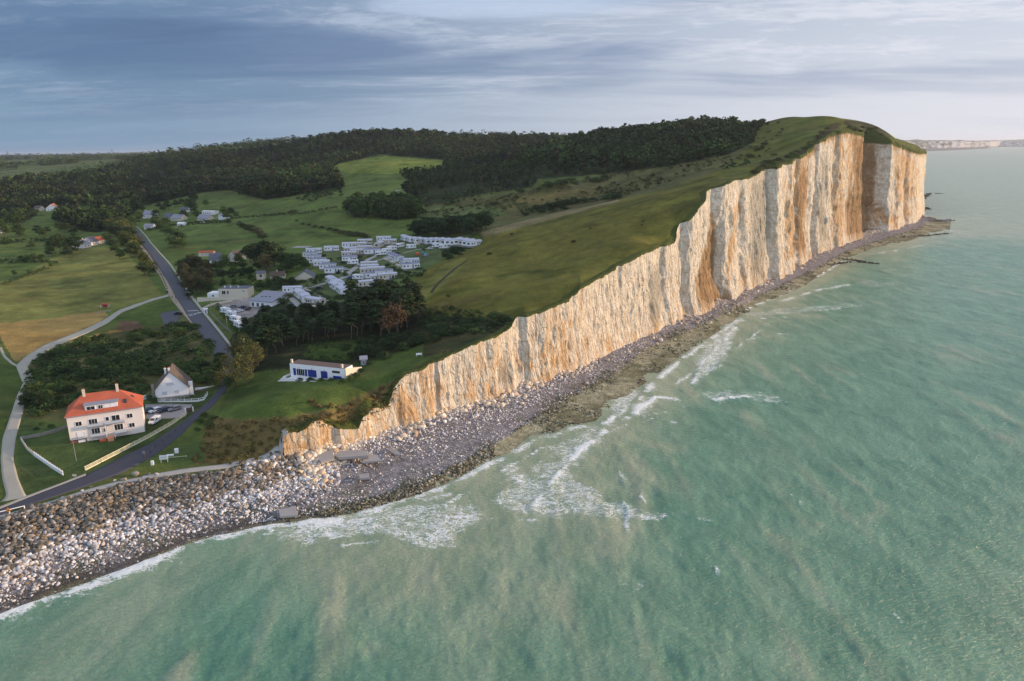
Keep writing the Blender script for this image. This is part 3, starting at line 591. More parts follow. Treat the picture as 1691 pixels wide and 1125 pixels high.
def mat_beach():
    m, k = new_mat('shingle')
    c = k.n('ShaderNodeAttribute', attribute_name='Col').outputs[0]
    pos = k.n('ShaderNodeNewGeometry').outputs['Position']
    vo = k.n('ShaderNodeTexVoronoi', {'Vector': pos, 'Scale': 2.6, 'Randomness': 1.0})
    vo2 = k.n('ShaderNodeTexVoronoi', {'Vector': pos, 'Scale': 1.1, 'Randomness': 1.0})
    lum = k.n('ShaderNodeSeparateColor', {0: vo.outputs['Color']}).outputs[0]; lum2 = k.n('ShaderNodeSeparateColor', {0: vo2.outputs['Color']}).outputs[1]
    n1 = k.noise(pos, 0.5, 5.0, 0.6)
    f = k.math('ADD', k.math('MULTIPLY', lum, 0.7), k.math('MULTIPLY', n1, 0.8)); f = k.math('MULTIPLY_ADD', lum2, 0.3, f)
    c2 = k.mix(1.0, c, k.n('ShaderNodeCombineColor', {0: f, 1: f, 2: f}).outputs[0], 'MULTIPLY')
    pale = k.math('MULTIPLY', k.math('GREATER_THAN', lum, 0.90), k.ramp(n1, 0.45, 0.6))
    c2 = k.mix(k.math('MULTIPLY', pale, 0.6), c2, (0.6, 0.56, 0.5))
    b = k.n('ShaderNodeBsdfPrincipled', {'Base Color': c2, 'Roughness': 0.8, 'Specular IOR Level': 0.25})
    k.link(k.n('ShaderNodeBump', {'Height': k.math('SUBTRACT', 1.0, vo.outputs['Distance']), 'Strength': 0.9, 'Distance': 0.25}).outputs[0], b.inputs['Normal'])
    k.n('ShaderNodeOutputMaterial', {'Surface': b.outputs[0]}); return m
build_beach(mat_beach())

# ---------------------------------------------------------------- sea
FOAM_R = [([(440, 888), (500, 866), (600, 850), (700, 832), (790, 830), (800, 850), (760, 905), (700, 908), (600, 884), (500, 908)], 0.58), ([(800, 835), (860, 778), (960, 742), (950, 790), (1020, 830), (1100, 850), (1160, 855), (1060, 872), (960, 855), (880, 862)], 0.54),
          ([(1005, 695), (1008, 655), (1060, 640), (1055, 665), (1030, 700)], 0.6), ([(1140, 605), (1165, 570), (1230, 520), (1215, 560), (1200, 600), (1150, 640)], 0.58), ([(1195, 645), (1290, 650), (1305, 672), (1150, 664), (1148, 648)], 0.45), ([(1026, 962), (1078, 964), (1080, 972), (1030, 974)], 0.7),
          ([(1220, 520), (1290, 510), (1420, 500), (1430, 508), (1300, 522), (1230, 530)], 0.45), ([(1400, 470), (1440, 462), (1500, 470), (1440, 478)], 0.4), ([(1530, 380), (1600, 385), (1640, 400), (1560, 400)], 0.35), ([(900, 745), (985, 705), (1010, 700), (1000, 740), (930, 775)], 0.5)]
FOAM_L = [([(440, 884), (520, 872), (600, 858), (680, 850), (770, 846)], .9, .75), ([(500, 896), (590, 878), (660, 880), (740, 892)], .9, .6), ([(860, 850), (940, 828), (1020, 838)], .8, .5), ([(640, 838), (720, 822), (790, 800), (850, 765), (910, 735)], .9, .7), ([(1010, 712), (1060, 690), (1140, 668)], .9, .5), ([(1170, 620), (1215, 575), (1270, 535)], 1.0, .55), ([(600, 848), (690, 822), (760, 793), (830, 757), (900, 722), (960, 705)], 1.6, .75), ([(560, 866), (640, 858), (720, 838), (800, 800), (850, 775)], 1.1, .6), ([(820, 800), (870, 784), (925, 764), (960, 735)], 1.0, .7), ([(1000, 700), (1040, 668), (1080, 632), (1120, 600), (1160, 570), (1225, 525)], 1.6, .8), ([(1050, 700), (1090, 690), (1120, 700)], .8, .5), ([(1190, 600), (1230, 596), (1270, 604)], 1.0, .5), ([(1100, 640), (1130, 625), (1150, 600)], 1.0, .6), ([(1240, 560), (1290, 552), (1330, 556)], 1.0, .5), ([(1230, 512), (1290, 486), (1340, 462), (1400, 426)], 1.8, .7), ([(1420, 452), (1470, 446), (1530, 452)], 2, .45), ([(960, 800), (1000, 812), (1030, 836)], .8, .5), ([(1110, 850), (1170, 856)], .7, .5), ([(1180, 935), (1192, 950)], .5, .6), ([(1470, 1010), (1490, 1030)], .5, .5), ([(1500, 560), (1530, 575)], .8, .4), ([(1560, 420), (1640, 424)], 3, .35), ([(-420, 1225), (-200, 1130), (0, 1021), (73, 993), (147, 965), (205, 946), (264, 923), (312, 901), (367, 889), (422, 876), (491, 866), (560, 860)], 2.2, 0.95), ([(882, 838), (905, 806), (930, 770), (958, 742), (985, 722), (1002, 712)], 1.5, 1.0), ([(488, 906), (540, 884), (600, 874), (700, 862), (790, 850)], 1.2, 0.85),
          ([(1038, 692), (1055, 672), (1085, 655), (1128, 662)], 1.6, 1.0), ([(1150, 650), (1180, 661), (1230, 655), (1300, 666)], 1.7, 0.95), ([(1145, 632), (1158, 602), (1185, 572), (1215, 540)], 1.5, 0.8), ([(1026, 770), (1034, 830), (1040, 880)], 0.9, 0.55), ([(1060, 815), (1066, 830)], 0.4, 0.7),
          ([(1305, 818), (1322, 832)], 0.35, 0.7), ([(690, 846), (780, 858), (880, 858)], 1.0, 0.6), ([(1185, 540), (1240, 527), (1300, 524)], 1.5, 0.7), ([(1290, 497), (1350, 480), (1400, 470)], 2.0, 0.7), ([(1340, 515), (1400, 508)], 1.6, 0.6), ([(1530, 372), (1600, 388)], 4, 0.5), ([(1520, 345), (1540, 372)], 3, 0.7), ([(1440, 420), (1500, 410), (1560, 398)], 3, 0.5),
          ([(800, 832), (850, 800), (900, 762)], 1.0, 0.6), ([(560, 900), (640, 894), (720, 906)], 0.9, 0.5)]
def build_sea(mat):
    nc, nr = 1200, 900
    az = np.linspace(-0.95, 0.95, nc); t = np.linspace(0, 1, nr)[:, None]
    R = 75 * (45000 / 75) ** (t ** 1.25 if False else t)
    X = (R * np.sin(az)).ravel(); Y = (R * np.cos(az)).ravel(); r = np.hypot(X, Y)
    wob = fbm(X / 60, Y / 60, 301, 3) * 9
    fade = smooth(2500, 700, r)
    ph = (X + Y * (0.03 + 0.25 * smooth(250, 900, Y)) + wob * .7) * 2 * PI / 12.0
    am = 0.5 + 0.5 * fbm(X / 30, Y / 55, 303, 3)
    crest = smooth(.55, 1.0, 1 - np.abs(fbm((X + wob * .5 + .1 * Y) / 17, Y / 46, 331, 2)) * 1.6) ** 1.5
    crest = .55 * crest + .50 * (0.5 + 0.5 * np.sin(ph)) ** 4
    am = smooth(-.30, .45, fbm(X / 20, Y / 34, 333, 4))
    Z = (crest * am * 0.26 - 0.07 + fbm(X / 4.5, Y / 7, 305, 4) * 0.26 + fbm(X / 1.8, Y / 2.8, 307, 2) * 0.12) * fade
    A = np.arctan2(X, Y); rr0 = np.interp(A, _c0[0], _c0[1]); near = smooth(60, 4, rr0 - r)
    Z = Z * (1 - 0.6 * near)
    foam = np.zeros(len(X)); m = r < 1600
    xm, ym = X[m], Y[m]; um, vm = project(xm, ym, 0 * xm)
    ju = fbm(xm / 5, ym / 5, 311, 4) * 14; jv = fbm(xm / 5 + 30, ym / 5, 313, 4) * 8
    s = np.clip(r[m] / 160, 1, 4); fm = np.zeros(len(xm))
    for poly, a in FOAM_R:
        acc = np.zeros(len(xm))
        for q in range(9): acc += inside(poly, um + (ju * 1.5 + (hash2(np.full(1, q), np.full(1, 5))[0] - .5) * 46) / s, vm + (jv * 1.3 + (hash2(np.full(1, q), np.full(1, 6))[0] - .5) * 26) / s)
        fm = np.maximum(fm, acc / 9 * a)
    jx = xm + fbm(xm / 6, ym / 6, 315, 3) * 1.6; jy = ym + fbm(xm / 6 + 9, ym / 6, 317, 3) * 1.6
    fl_ = np.zeros(len(xm)); brk = 0.35 + 0.95 * smooth(-.45, .25, fbm(xm / 7, ym / 7, 319, 3))
    for ln, w, a in FOAM_L:
        L = [at_z(u, v, 0) for u, v in ln]; d = seg_dist(L, jx, jy); g = a * brk * np.exp(-(d / w) ** 2); fm = np.maximum(fm, g); fm = np.maximum(fm, .42 * a * brk * np.exp(-(d / (w * 3.5)) ** 2)); fl_ = np.maximum(fl_, g)
    foam[m] = fm
    zl = np.zeros(len(X)); zl[m] = fl_
    Z = Z + zl * 0.22
    lf = smooth(-.42, -.12, A); sed = np.clip(near * (.30 + .60 * lf) + (.02 + 0.42 * lf) * np.exp(-((rr0 - r) / 100) ** 2) + 0.30 * fbm(X / 26, Y / 60, 321, 4) + 0.66 * crest * am + 0.05 + .06 * lf, 0, 1)  # sediment, plus swell crests painted paler as if catching light
    depth = smooth(0, 260, rr0 - r)
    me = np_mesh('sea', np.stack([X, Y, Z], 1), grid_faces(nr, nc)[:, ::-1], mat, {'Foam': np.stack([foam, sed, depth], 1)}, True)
    o = link('sea', me); tag(o, kind='structure'); return o
def mat_sea():
    m, k = new_mat('seawater')
    at = k.n('ShaderNodeSeparateColor', {0: k.n('ShaderNodeAttribute', attribute_name='Foam').outputs[0]})
    pos = k.n('ShaderNodeNewGeometry').outputs['Position']
    w1 = k.noise(k.vmath('MULTIPLY', pos, (1.0, 0.45, 1)), 0.11, 5.0, 0.6, 0.8)
    w2 = k.noise(k.vmath('MULTIPLY', pos, (0.8, 1.3, 1)), 0.8, 6.0, 0.65, 0.5)
    wst = k.noise(k.vmath('MULTIPLY', pos, (0.35, 0.55, 1)), 0.55, 7.0, 0.72, 1.0)
    w3 = k.noise(k.vmath('MULTIPLY', pos, (0.6, 1.0, 1)), 2.4, 5.0, 0.7)
    deep = k.mix(k.ramp(w1, 0.3, 0.7), (0.085, 0.220, 0.148), (0.155, 0.310, 0.208))
    sed_light_col = k.mix(k.ramp(w1, 0.35, 0.65), (0.225, 0.305, 0.205), (0.335, 0.38, 0.26))  # colour shared by sediment and the painted crest light
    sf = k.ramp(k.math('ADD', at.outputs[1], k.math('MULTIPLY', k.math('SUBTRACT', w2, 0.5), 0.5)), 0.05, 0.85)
    c = k.mix(sf, deep, sed_light_col)
    # foam: lacy where thin, solid on the breaking crests
    def web(scale, w, off):                                    # thin curling filaments of froth
        nn_ = k.noise(k.vmath('MULTIPLY', k.vmath('ADD', pos, (off, off, 0)), (0.62, 1.0, 0.3)), scale, 5.0, 0.62, 1.6)
        return k.ramp(k.math('ABSOLUTE', k.math('SUBTRACT', nn_, 0.5)), w, 0.0)
    net = k.math('MAXIMUM', web(0.30, 0.055, 0.0), k.math('MULTIPLY', web(0.85, 0.06, 40.0), 0.85))
    fa = k.math('SUBTRACT', k.math('ADD', k.math('MULTIPLY', at.outputs[0], 1.10), k.math('MULTIPLY', net, 0.62)), k.math('MULTIPLY', wst, 0.95))
    ff = k.math('MULTIPLY', k.ramp(fa, 0.42, 0.70), k.ramp(at.outputs[0], 0.02, 0.35))
    c = k.mix(k.math('MULTIPLY', ff, 0.85), c, (0.88, 0.90, 0.90))
    rg = k.math('MULTIPLY_ADD', ff, 0.5, 0.30)
    b = k.n('ShaderNodeBsdfPrincipled', {'Base Color': c, 'Roughness': rg, 'IOR': 1.33, 'Specular IOR Level': 0.5})
    hgt = k.math('ADD', k.math('MULTIPLY', w2, 0.9), k.math('MULTIPLY', w3, 0.25))
    k.link(k.n('ShaderNodeBump', {'Height': hgt, 'Strength': 1.0, 'Distance': 0.8}).outputs[0], b.inputs['Normal'])
    k.n('ShaderNodeOutputMaterial', {'Surface': b.outputs[0]}); return m
build_sea(mat_sea())
# ---------------------------------------------------------------- vegetation
def mat_leaf(name, rough=0.8):
    m, k = new_mat(name)
    t = k.n('ShaderNodeAttribute', attribute_name='Tint').outputs[0]
    oi = k.n('ShaderNodeObjectInfo')
    c = k.mix(1.0, t, oi.outputs['Color'], 'MULTIPLY')
    f = k.math('MULTIPLY_ADD', oi.outputs['Random'], 0.5, 0.75)
    c = k.mix(1.0, c, k.n('ShaderNodeCombineColor', {0: f, 1: f, 2: f}).outputs[0], 'MULTIPLY')
    b = k.n('ShaderNodeBsdfPrincipled', {'Base Color': c, 'Roughness': rough, 'Specular IOR Level': 0.15})
    k.n('ShaderNodeOutputMaterial', {'Surface': b.outputs[0]}); return m
M_LEAF = mat_leaf('foliage'); M_BARK = plain('bark', (0.13, 0.10, 0.075), 0.95, 0.2, 3.0)
def leaf_cloud(rng, clumps, per, size, flat=0.0):
    """clumps: list of (x, y, z, rx, rz) -> quads spread over each clump's shell; tint varies clump by clump"""
    V, T = [], []
    for (cx_, cy_, cz_, rx, rz) in clumps:
        d = rng.normal(size=(per, 3)); d /= np.linalg.norm(d, axis=1)[:, None]
        d[:, 2] = np.where(d[:, 2] < -0.35, -d[:, 2], d[:, 2])
        rad = rng.uniform(0.55, 1.08, per)[:, None]
        c = d * rad * np.array([rx, rx, rz]) + np.array([cx_, cy_, cz_])
        nrm = d + rng.normal(size=(per, 3)) * 0.55; nrm[:, 2] += flat; nrm /= np.linalg.norm(nrm, axis=1)[:, None]
        a = np.cross(nrm, rng.normal(size=(per, 3))); a /= np.linalg.norm(a, axis=1)[:, None]; b = np.cross(nrm, a)
        s = size * rng.uniform(0.6, 1.3, per)[:, None]
        q = np.stack([c - a * s - b * s * .6, c + a * s - b * s * .75, c + a * s * .8 + b * s * .7, c - a * s * .9 + b * s * .6], 1)
        tn = rng.uniform(0.72, 1.25); hue = rng.uniform(-0.12, 0.18)
        t = np.array([1 + hue, 1, 1 - hue * .5]) * tn * rng.uniform(0.8, 1.2, per)[:, None]
        V.append(q.reshape(-1, 3)); T.append(np.repeat(t, 4, 0))
    V = np.concatenate(V); T = np.concatenate(T); return V, np.arange(len(V)).reshape(-1, 4), T
def broad_clumps(rng, h, w, n, base=0.25):
    out = []
    for i in range(n):
        z = rng.uniform(0, 1); rr = math.sqrt(max(0.02, 1 - (2 * z - 0.85) ** 2 * 0.85)) * rng.uniform(0.25, 0.95)
        a = rng.uniform(0, 2 * PI); s = rng.uniform(0.16, 0.30)
        out.append((math.cos(a) * rr * w * .40, math.sin(a) * rr * w * .40, h * (base + (1 - base) * (0.08 + z * 0.84)), w * s, h * s * 0.62))
    return out
def pine_clumps(rng, h, w, n):
    out = []
    for i in range(n):
        z = rng.uniform(0, 1); rr = (1.05 - z * 0.75) * rng.uniform(0.15, 1.0); a = rng.uniform(0, 2 * PI)
        out.append((math.cos(a) * rr * w * .42, math.sin(a) * rr * w * .42, h * (0.42 + 0.55 * z), w * rng.uniform(.13, .22), h * 0.045))
    return out
def bush_clumps(rng, h, w, n):
    out = []
    for i in range(n):
        a = rng.uniform(0, 2 * PI); rr = rng.uniform(0, 1) ** .7; s = rng.uniform(.2, .34)
        out.append((math.cos(a) * rr * w * .36, math.sin(a) * rr * w * .36, h * (.25 + .45 * (1 - rr * rr) * rng.uniform(.6, 1.1)), w * s, h * s * 1.1))
    return out
def trunk_mesh(rng, name, h, r, limbs, lo, lean=0.3):
    mb = MB(); pts = [Vector((0, 0, -0.6))]; top = Vector((rng.uniform(-lean, lean), rng.uniform(-lean, lean), h))
    for i in range(1, 5): pts.append(Vector((top.x * i / 4 + rng.uniform(-.15, .15), top.y * i / 4 + rng.uniform(-.15, .15), h * i / 4)))
    for i in range(4): mb.tube(pts[i], pts[i + 1], r * (1 - i * .2), r * (1 - (i + 1) * .2), 6)
    for i in range(limbs):
        z = rng.uniform(lo, .92) * h; k = z / h; p = Vector((top.x * k, top.y * k, z)); a = rng.uniform(0, 2 * PI); L = h * rng.uniform(.14, .28)
        mb.tube(p, p + Vector((math.cos(a) * L, math.sin(a) * L, L * rng.uniform(.2, .9))), r * .35, r * .1, 4)
    me = bpy.data.meshes.new(name); me.from_pydata(mb.v, [], mb.f); me.materials.append(M_BARK); return me
PROTO = {'broad': [], 'pine': [], 'tall': [], 'bush': [], 'bare': []}
_r = np.random.default_rng(5)
for i in range(5):
    V, F, T = leaf_cloud(_r, broad_clumps(_r, 1.0, 0.95, 30, .2), 60, .026); PROTO['broad'].append((np_mesh('crown', V, F, M_LEAF, {'Tint': T}), trunk_mesh(_r, 'trunk', .8, .03, 7, .25, .04)))
    V, F, T = leaf_cloud(_r, pine_clumps(_r, 1.0, 0.55, 26), 50, .020, 1.0); PROTO['pine'].append((np_mesh('crown', V, F, M_LEAF, {'Tint': T}), trunk_mesh(_r, 'trunk', .95, .011, 12, .55, .02)))
    V, F, T = leaf_cloud(_r, broad_clumps(_r, 1.0, 0.55, 26, .12), 60, .024); PROTO['tall'].append((np_mesh('crown', V, F, M_LEAF, {'Tint': T}), trunk_mesh(_r, 'trunk', .88, .02, 7, .2, .03)))
    V, F, T = leaf_cloud(_r, bush_clumps(_r, 1.0, 1.5, 15), 55, .045); PROTO['bush'].append((np_mesh('bush', V, F, M_LEAF, {'Tint': T}), None))
    V, F, T = leaf_cloud(_r, broad_clumps(_r, 1.0, 0.8, 26, .2), 26, .022); PROTO['bare'].append((np_mesh('crown', V, F, M_LEAF, {'Tint': T}), trunk_mesh(_r, 'trunk', .85, .028, 16, .2, .05)))
def plant(kind, name, x, y, h, col, label, cat, group, wide=1.0):
    k = random.randrange(5); cr, tr = PROTO[kind][k]; z = float(H(x, y)); rz = random.uniform(0, 2 * PI)
    if kind == 'bush':
        o = link(name, cr, None, (x, y, z - 0.1 * h)); o.rotation_euler = (0, 0, rz); o.scale = (h * wide * random.uniform(.85, 1.2), h * wide * random.uniform(.85, 1.2), h); o.color = (*col, 1)
        return tag(o, label, cat, group)
    e = empty(name, (x, y, z), rz, label, cat, group)
    e.scale = (h * wide * random.uniform(.9, 1.1), h * wide * random.uniform(.9, 1.1), h)
    c = link('crown', cr, e); c.color = (*col, 1); link('trunk', tr, e); return e
def scatter(poly, spacing, maxn=9999, seed=1, cond=None):
    """jittered points on the land whose sight line falls in poly"""
    pts = np.array([P(u, v) for u, v in poly]); x0, y0 = pts[:, :2].min(0); x1, y1 = pts[:, :2].max(0)
    rg = np.random.default_rng(seed)
    gx, gy = np.meshgrid(np.arange(x0, x1 + spacing, spacing), np.arange(y0, y1 + spacing, spacing))
    gx = gx.ravel() + rg.uniform(-.48, .48, gx.size) * spacing; gy = gy.ravel() + rg.uniform(-.48, .48, gy.size) * spacing
    u, v = project(gx, gy, H(gx, gy)); m = inside(poly, u, v); gx, gy = gx[m], gy[m]
    if cond is not None and len(gx): m = cond(gx, gy); gx, gy = gx[m], gy[m]
    i = rg.permutation(len(gx))[:maxn]; return list(zip(gx[i], gy[i]))
DG, MG, OG, BR, AU, PG = (.038, .064, .021), (.066, .108, .028), (.11, .118, .03), (.090, .078, .038), (.10, .085, .03), (.025, .042, .016)
def mixc(a, b, t): return tuple(a[i] * (1 - t) + b[i] * t for i in range(3))
def grove(kind, name, poly, sp, hmin, hmax, cols, label, group, wide=1.0, seed=1, maxn=999, cat=None, cond=None):
    for (x, y) in scatter(poly, sp, maxn, seed, cond):
        t = random.random(); plant(kind, name, x, y, random.uniform(hmin, hmax), mixc(cols[0], cols[1], t), label, cat or name.replace('_', ' '), group, wide)
def spots(kind, name, pts, cols, label, group, wide=1.0, cat=None):
    for (u, v, h) in pts:
        p = P(u, v); plant(kind, name, p[0], p[1], h, mixc(cols[0], cols[1], random.random()), label, cat or name.replace('_', ' '), group if len(pts) > 1 else None, wide)

for poly_, h0_, h1_, sd_, mx_ in (([(404, 580), (410, 552), (450, 545), (530, 540), (570, 530), (572, 560), (520, 566), (440, 588)], 9, 12.5, 3, 46), ([(570, 530), (585, 520), (640, 505), (688, 512), (694, 540), (660, 556), (600, 562), (572, 560)], 12.5, 17, 13, 38)):
    grove('pine', 'pine_tree', poly_, 6.0, h0_, h1_, (PG, DG), 'dark pine in the tall grove between the caravans and the flat-roofed house', 'pines of the grove below the caravans', 1.25, sd_, mx_)
spots('bare', 'tree', [(640, 556, 11), (653, 552, 13)], (BR, (.10, .06, .03)), 'thin reddish-brown tree with bare limbs at the right end of the pine grove', 'thin reddish trees at the right end of the pine grove')
spots('bare', 'tree', [(388, 600, 9), (405, 596, 10), (420, 603, 9), (378, 620, 8), (398, 622, 8), (415, 618, 7), (428, 606, 8), (372, 640, 7), (390, 640, 7), (410, 634, 6)], (AU, OG), 'autumn-tinted bushy tree where the coast road meets the valley road', 'autumn-tinted trees at the bend of the coast road', 1.1)
spots('broad', 'tree', [(362, 625, 6), (356, 640, 6), (380, 645, 5), (350, 632, 5), (365, 608, 6)], (DG, MG), 'dark green tree behind the white cottage beside the road bend', 'dark trees beside the road bend')
grove('tall', 'tree', [(572, 353), (600, 346), (660, 347), (697, 354), (696, 363), (640, 364), (590, 360)], 7.0, 15, 19, (DG, MG), 'slender tree in the dense stand on the mid slope above the caravans', 'trees of the stand on the mid slope', 1.25, 4, 46)
grove('broad', 'tree', [(678, 391), (690, 380), (750, 378), (790, 378), (812, 376), (800, 386), (745, 393), (700, 395)], 7, 9, 12.5, (PG, DG), 'dark dense tree in the belt right behind the top row of caravans', 'trees of the belt behind the top caravans', 1.3, 5, 38)
spots('broad', 'tree', [(737, 429, 6), (748, 427, 7), (758, 425, 6), (742, 432, 5)], (PG, DG), 'round dark tree in the small clump at the right end of the camp', 'small dark clump at the right end of the camp', 1.3)
spots('broad', 'tree', [(424, 440, 15), (440, 444, 18), (456, 440, 15), (412, 434, 12), (468, 446, 11), (430, 450, 10)], (PG, DG), 'large dark round tree between the garden houses and the caravans', 'large dark trees between the garden houses and the caravans', 1.1)
spots('bare', 'tree', [(438, 452, 12), (446, 450, 11)], (AU, BR), 'brown-leaved tree before the large dark tree group', 'brown trees before the large dark group')
spots('broad', 'tree', [(466, 456, 7), (477, 450, 8), (488, 446, 8), (498, 442, 7), (505, 446, 6), (480, 438, 8), (492, 436, 7)], (DG, MG), 'green tree beside the left row of caravans', 'trees beside the left row of caravans', 1.3)
grove('broad', 'tree', [(300, 486), (295, 452), (322, 440), (350, 446), (365, 470), (352, 484), (330, 490)], 7, 7, 11, (PG, BR), 'dark leafy tree in the garden between the valley road and the villa', 'garden trees by the valley road', 1.0, 6, 22)
spots('broad', 'tree', [(372, 440, 8), (366, 448, 7), (385, 452, 6), (395, 438, 8), (402, 446, 7), (415, 466, 5), (400, 478, 5), (445, 478, 6), (452, 486, 5), (370, 476, 5), (388, 474, 5), (460, 470, 5), (430, 478, 5), (475, 478, 4), (530, 468, 4), (520, 472, 4)], (DG, MG), 'garden tree among the small houses below the camp', 'garden trees among the small houses')
grove('broad', 'tree', [(180, 375), (212, 378), (228, 412), (245, 440), (258, 470), (247, 468), (225, 436), (205, 408), (185, 395)], 7, 8.5, 12.5, (DG, OG), 'roadside tree on the left verge of the valley road', 'trees on the left verge of the valley road', 1.2, 7, 40)
spots('bare', 'tree', [(226, 425, 8), (232, 432, 8), (222, 418, 7), (237, 440, 7)], (AU, OG), 'yellowing tree in the left verge of the valley road', 'yellowing trees in the left verge')
spots('broad', 'tree', [(90, 418, 13), (103, 416, 14), (118, 420, 13), (130, 414, 11), (97, 408, 11), (112, 426, 9), (84, 424, 8), (125, 404, 10)], (DG, PG), 'dark tree in the clump beside the far pink houses', 'clump beside the far pink houses', 1.15)
spots('broad', 'tree', [(53, 412, 7), (45, 434, 6), (58, 432, 6), (70, 433, 6), (36, 433, 5), (86, 443, 5), (25, 456, 4), (50, 455, 4), (10, 392, 12), (27, 378, 18), (32, 390, 12), (2, 380, 12), (35, 394, 8), (20, 372, 14)], (DG, MG), 'lone meadow tree in the fields at the far left', 'scattered trees in the fields at the far left', 1.2)
spots('broad', 'tree', [(258, 375, 11), (267, 381, 10), (277, 389, 10), (287, 397, 11), (296, 405, 11), (286, 408, 9), (303, 411, 8), (275, 376, 10), (292, 410, 9)], (DG, MG), 'dark tree in the short row crossing the green paddock', 'short row of trees in the green paddock', 1.25)
spots('broad', 'tree', [(230, 366, 10), (222, 372, 11), (258, 360, 9), (270, 350, 9), (278, 346, 10), (305, 362, 10), (318, 352, 12), (312, 344, 12), (326, 360, 8), (340, 341, 8), (375, 363, 9), (382, 357, 9), (370, 355, 9), (390, 361, 7), (378, 372, 6), (262, 344, 8), (290, 342, 9), (250, 340, 8), (300, 340, 9)], (PG, MG), 'dark tree among the village houses at the top of the valley road', 'trees among the village houses', 1.2)
spots('tall', 'tree', [(318, 338, 15), (322, 332, 14), (235, 350, 12), (228, 346, 13), (212, 344, 13)], (DG, MG), 'tall green tree above the village roofs', 'tall trees above the village roofs', 1.2)
spots('broad', 'tree', [(410, 384, 7), (418, 388, 8), (427, 392, 8), (402, 380, 6), (396, 376, 6), (434, 398, 8)], (DG, BR), 'tree in the short hedge running down to the large dark trees', 'hedge trees above the large dark trees', 1.2)
spots('tall', 'tree', [(58, 672, 5.5), (48, 668, 5), (66, 676, 5), (40, 674, 4.5)], (PG, DG), 'dark leaning tree behind the left end of the red-roofed house', 'leaning trees left of the red-roofed house', 1.5)
spots('broad', 'tree', [(12, 408, 8), (70, 392, 9), (78, 388, 8), (62, 386, 8), (110, 385, 10), (98, 382, 9), (122, 388, 9), (178, 400, 8), (186, 410, 7), (20, 350, 11), (35, 372, 8), (190, 418, 7), (200, 428, 7)], (PG, MG), 'dark tree at the wood edge on the far side of the meadow', 'trees at the wood edge beyond the meadow', 1.3)
spots('broad', 'tree', [(304, 448, 8), (330, 446, 7), (356, 446, 6), (340, 462, 7), (326, 474, 7), (312, 494, 5), (345, 486, 6), (406, 458, 6), (414, 456, 6), (455, 470, 5), (468, 474, 5), (482, 472, 5), (398, 460, 6), (384, 462, 6), (368, 462, 6)], (PG, DG), 'dark garden tree behind the villa with the roof chimneys', 'garden trees behind the villa', 1.3)
# bushes
spots('bush', 'bush', [(535, 424, 2), (545, 430, 1.8), (562, 428, 2), (566, 436, 2.2), (594, 426, 2), (598, 434, 2.4), (560, 452, 2), (570, 456, 2.4), (586, 452, 1.6), (540, 458, 2), (552, 462, 2.2), (640, 440, 2), (648, 446, 2.4), (660, 450, 2.4), (672, 452, 2), (690, 446, 2), (610, 425, 1.6), (528, 488, 2.2), (538, 494, 2.6), (515, 486, 2), (560, 494, 2.8), (598, 482, 2.6), (630, 474, 3), (645, 470, 3), (700, 414, 1.6), (750, 416, 2), (640, 412, 1.5), (475, 492, 2.4), (466, 500, 3), (456, 478, 2.6)], (PG, MG), 'low green bush between the caravans of the camp', 'bushes between the caravans', 1.5)
grove('bush', 'bush', [(50, 640), (60, 600), (80, 580), (172, 556), (300, 535), (322, 540), (345, 570), (372, 610), (340, 640), (262, 625), (240, 655), (120, 690), (60, 690), (45, 660)], 4.6, 1.6, 3.6, (PG, MG), 'dark scrub bush in the thicket between the two seaside houses and the meadow', 'bushes of the thicket behind the seaside houses', 1.3, 8, 150, None, lambda a, b: fbm(a / 14, b / 14, 421, 3) > -.05)
grove('bush', 'bush', [(560, 592), (575, 570), (640, 556), (700, 552), (760, 545), (740, 562), (690, 572), (650, 590), (600, 594)], 5.5, 2.0, 4.2, (PG, DG), 'dark bush behind the lawn of the flat-roofed house', 'bushes behind the lawn of the flat-roofed house', 1.2, 9, 40)
grove('bush', 'bush', [(696, 540), (700, 515), (740, 508), (800, 515), (850, 530), (830, 545), (780, 553)], 6, 1.2, 3.0, (PG, MG), 'low dark bush in the hollow near the cliff edge', 'bushes of the hollow near the cliff edge', 1.5, 10, 34)
spots('bush', 'bush', [(520, 376, 3), (532, 378, 3), (545, 381, 3.5), (556, 384, 4), (566, 387, 4), (577, 389, 4.5), (588, 390, 4.5), (598, 391, 4), (604, 394, 3.5), (484, 352, 4), (500, 371, 2), (510, 373, 2.4), (490, 366, 1.8)], (DG, BR), 'hedge bush on the boundary crossing the upper paddock', 'hedge across the upper paddock', 1.4)
spots('bush', 'bush', [(875, 350, 4), (890, 347, 5), (905, 344, 5), (920, 341, 5), (935, 338, 5), (950, 336, 5), (965, 335, 4), (980, 333, 4), (1010, 331, 6), (1018, 329, 5), (1002, 332, 4), (868, 356, 3), (895, 352, 4), (930, 347, 4), (912, 350, 4)], (PG, DG), 'bush in the dark band along the ridge path', 'bushes along the ridge path', 1.6)
spots('bush', 'bush', [(746, 336, 4), (738, 338, 4), (812, 340, 3.5), (820, 338, 3), (800, 372, 5), (785, 374, 5), (770, 376, 5), (795, 367, 4), (860, 318, 4), (985, 300, 5), (1000, 296, 5), (905, 308, 5), (925, 306, 6), (940, 302, 5), (950, 304, 4), (890, 314, 3), (1065, 300, 3), (1070, 306, 3)], (DG, MG), 'scattered bush on the rough hillside below the dark wood', 'scattered bushes on the rough hillside', 1.5)
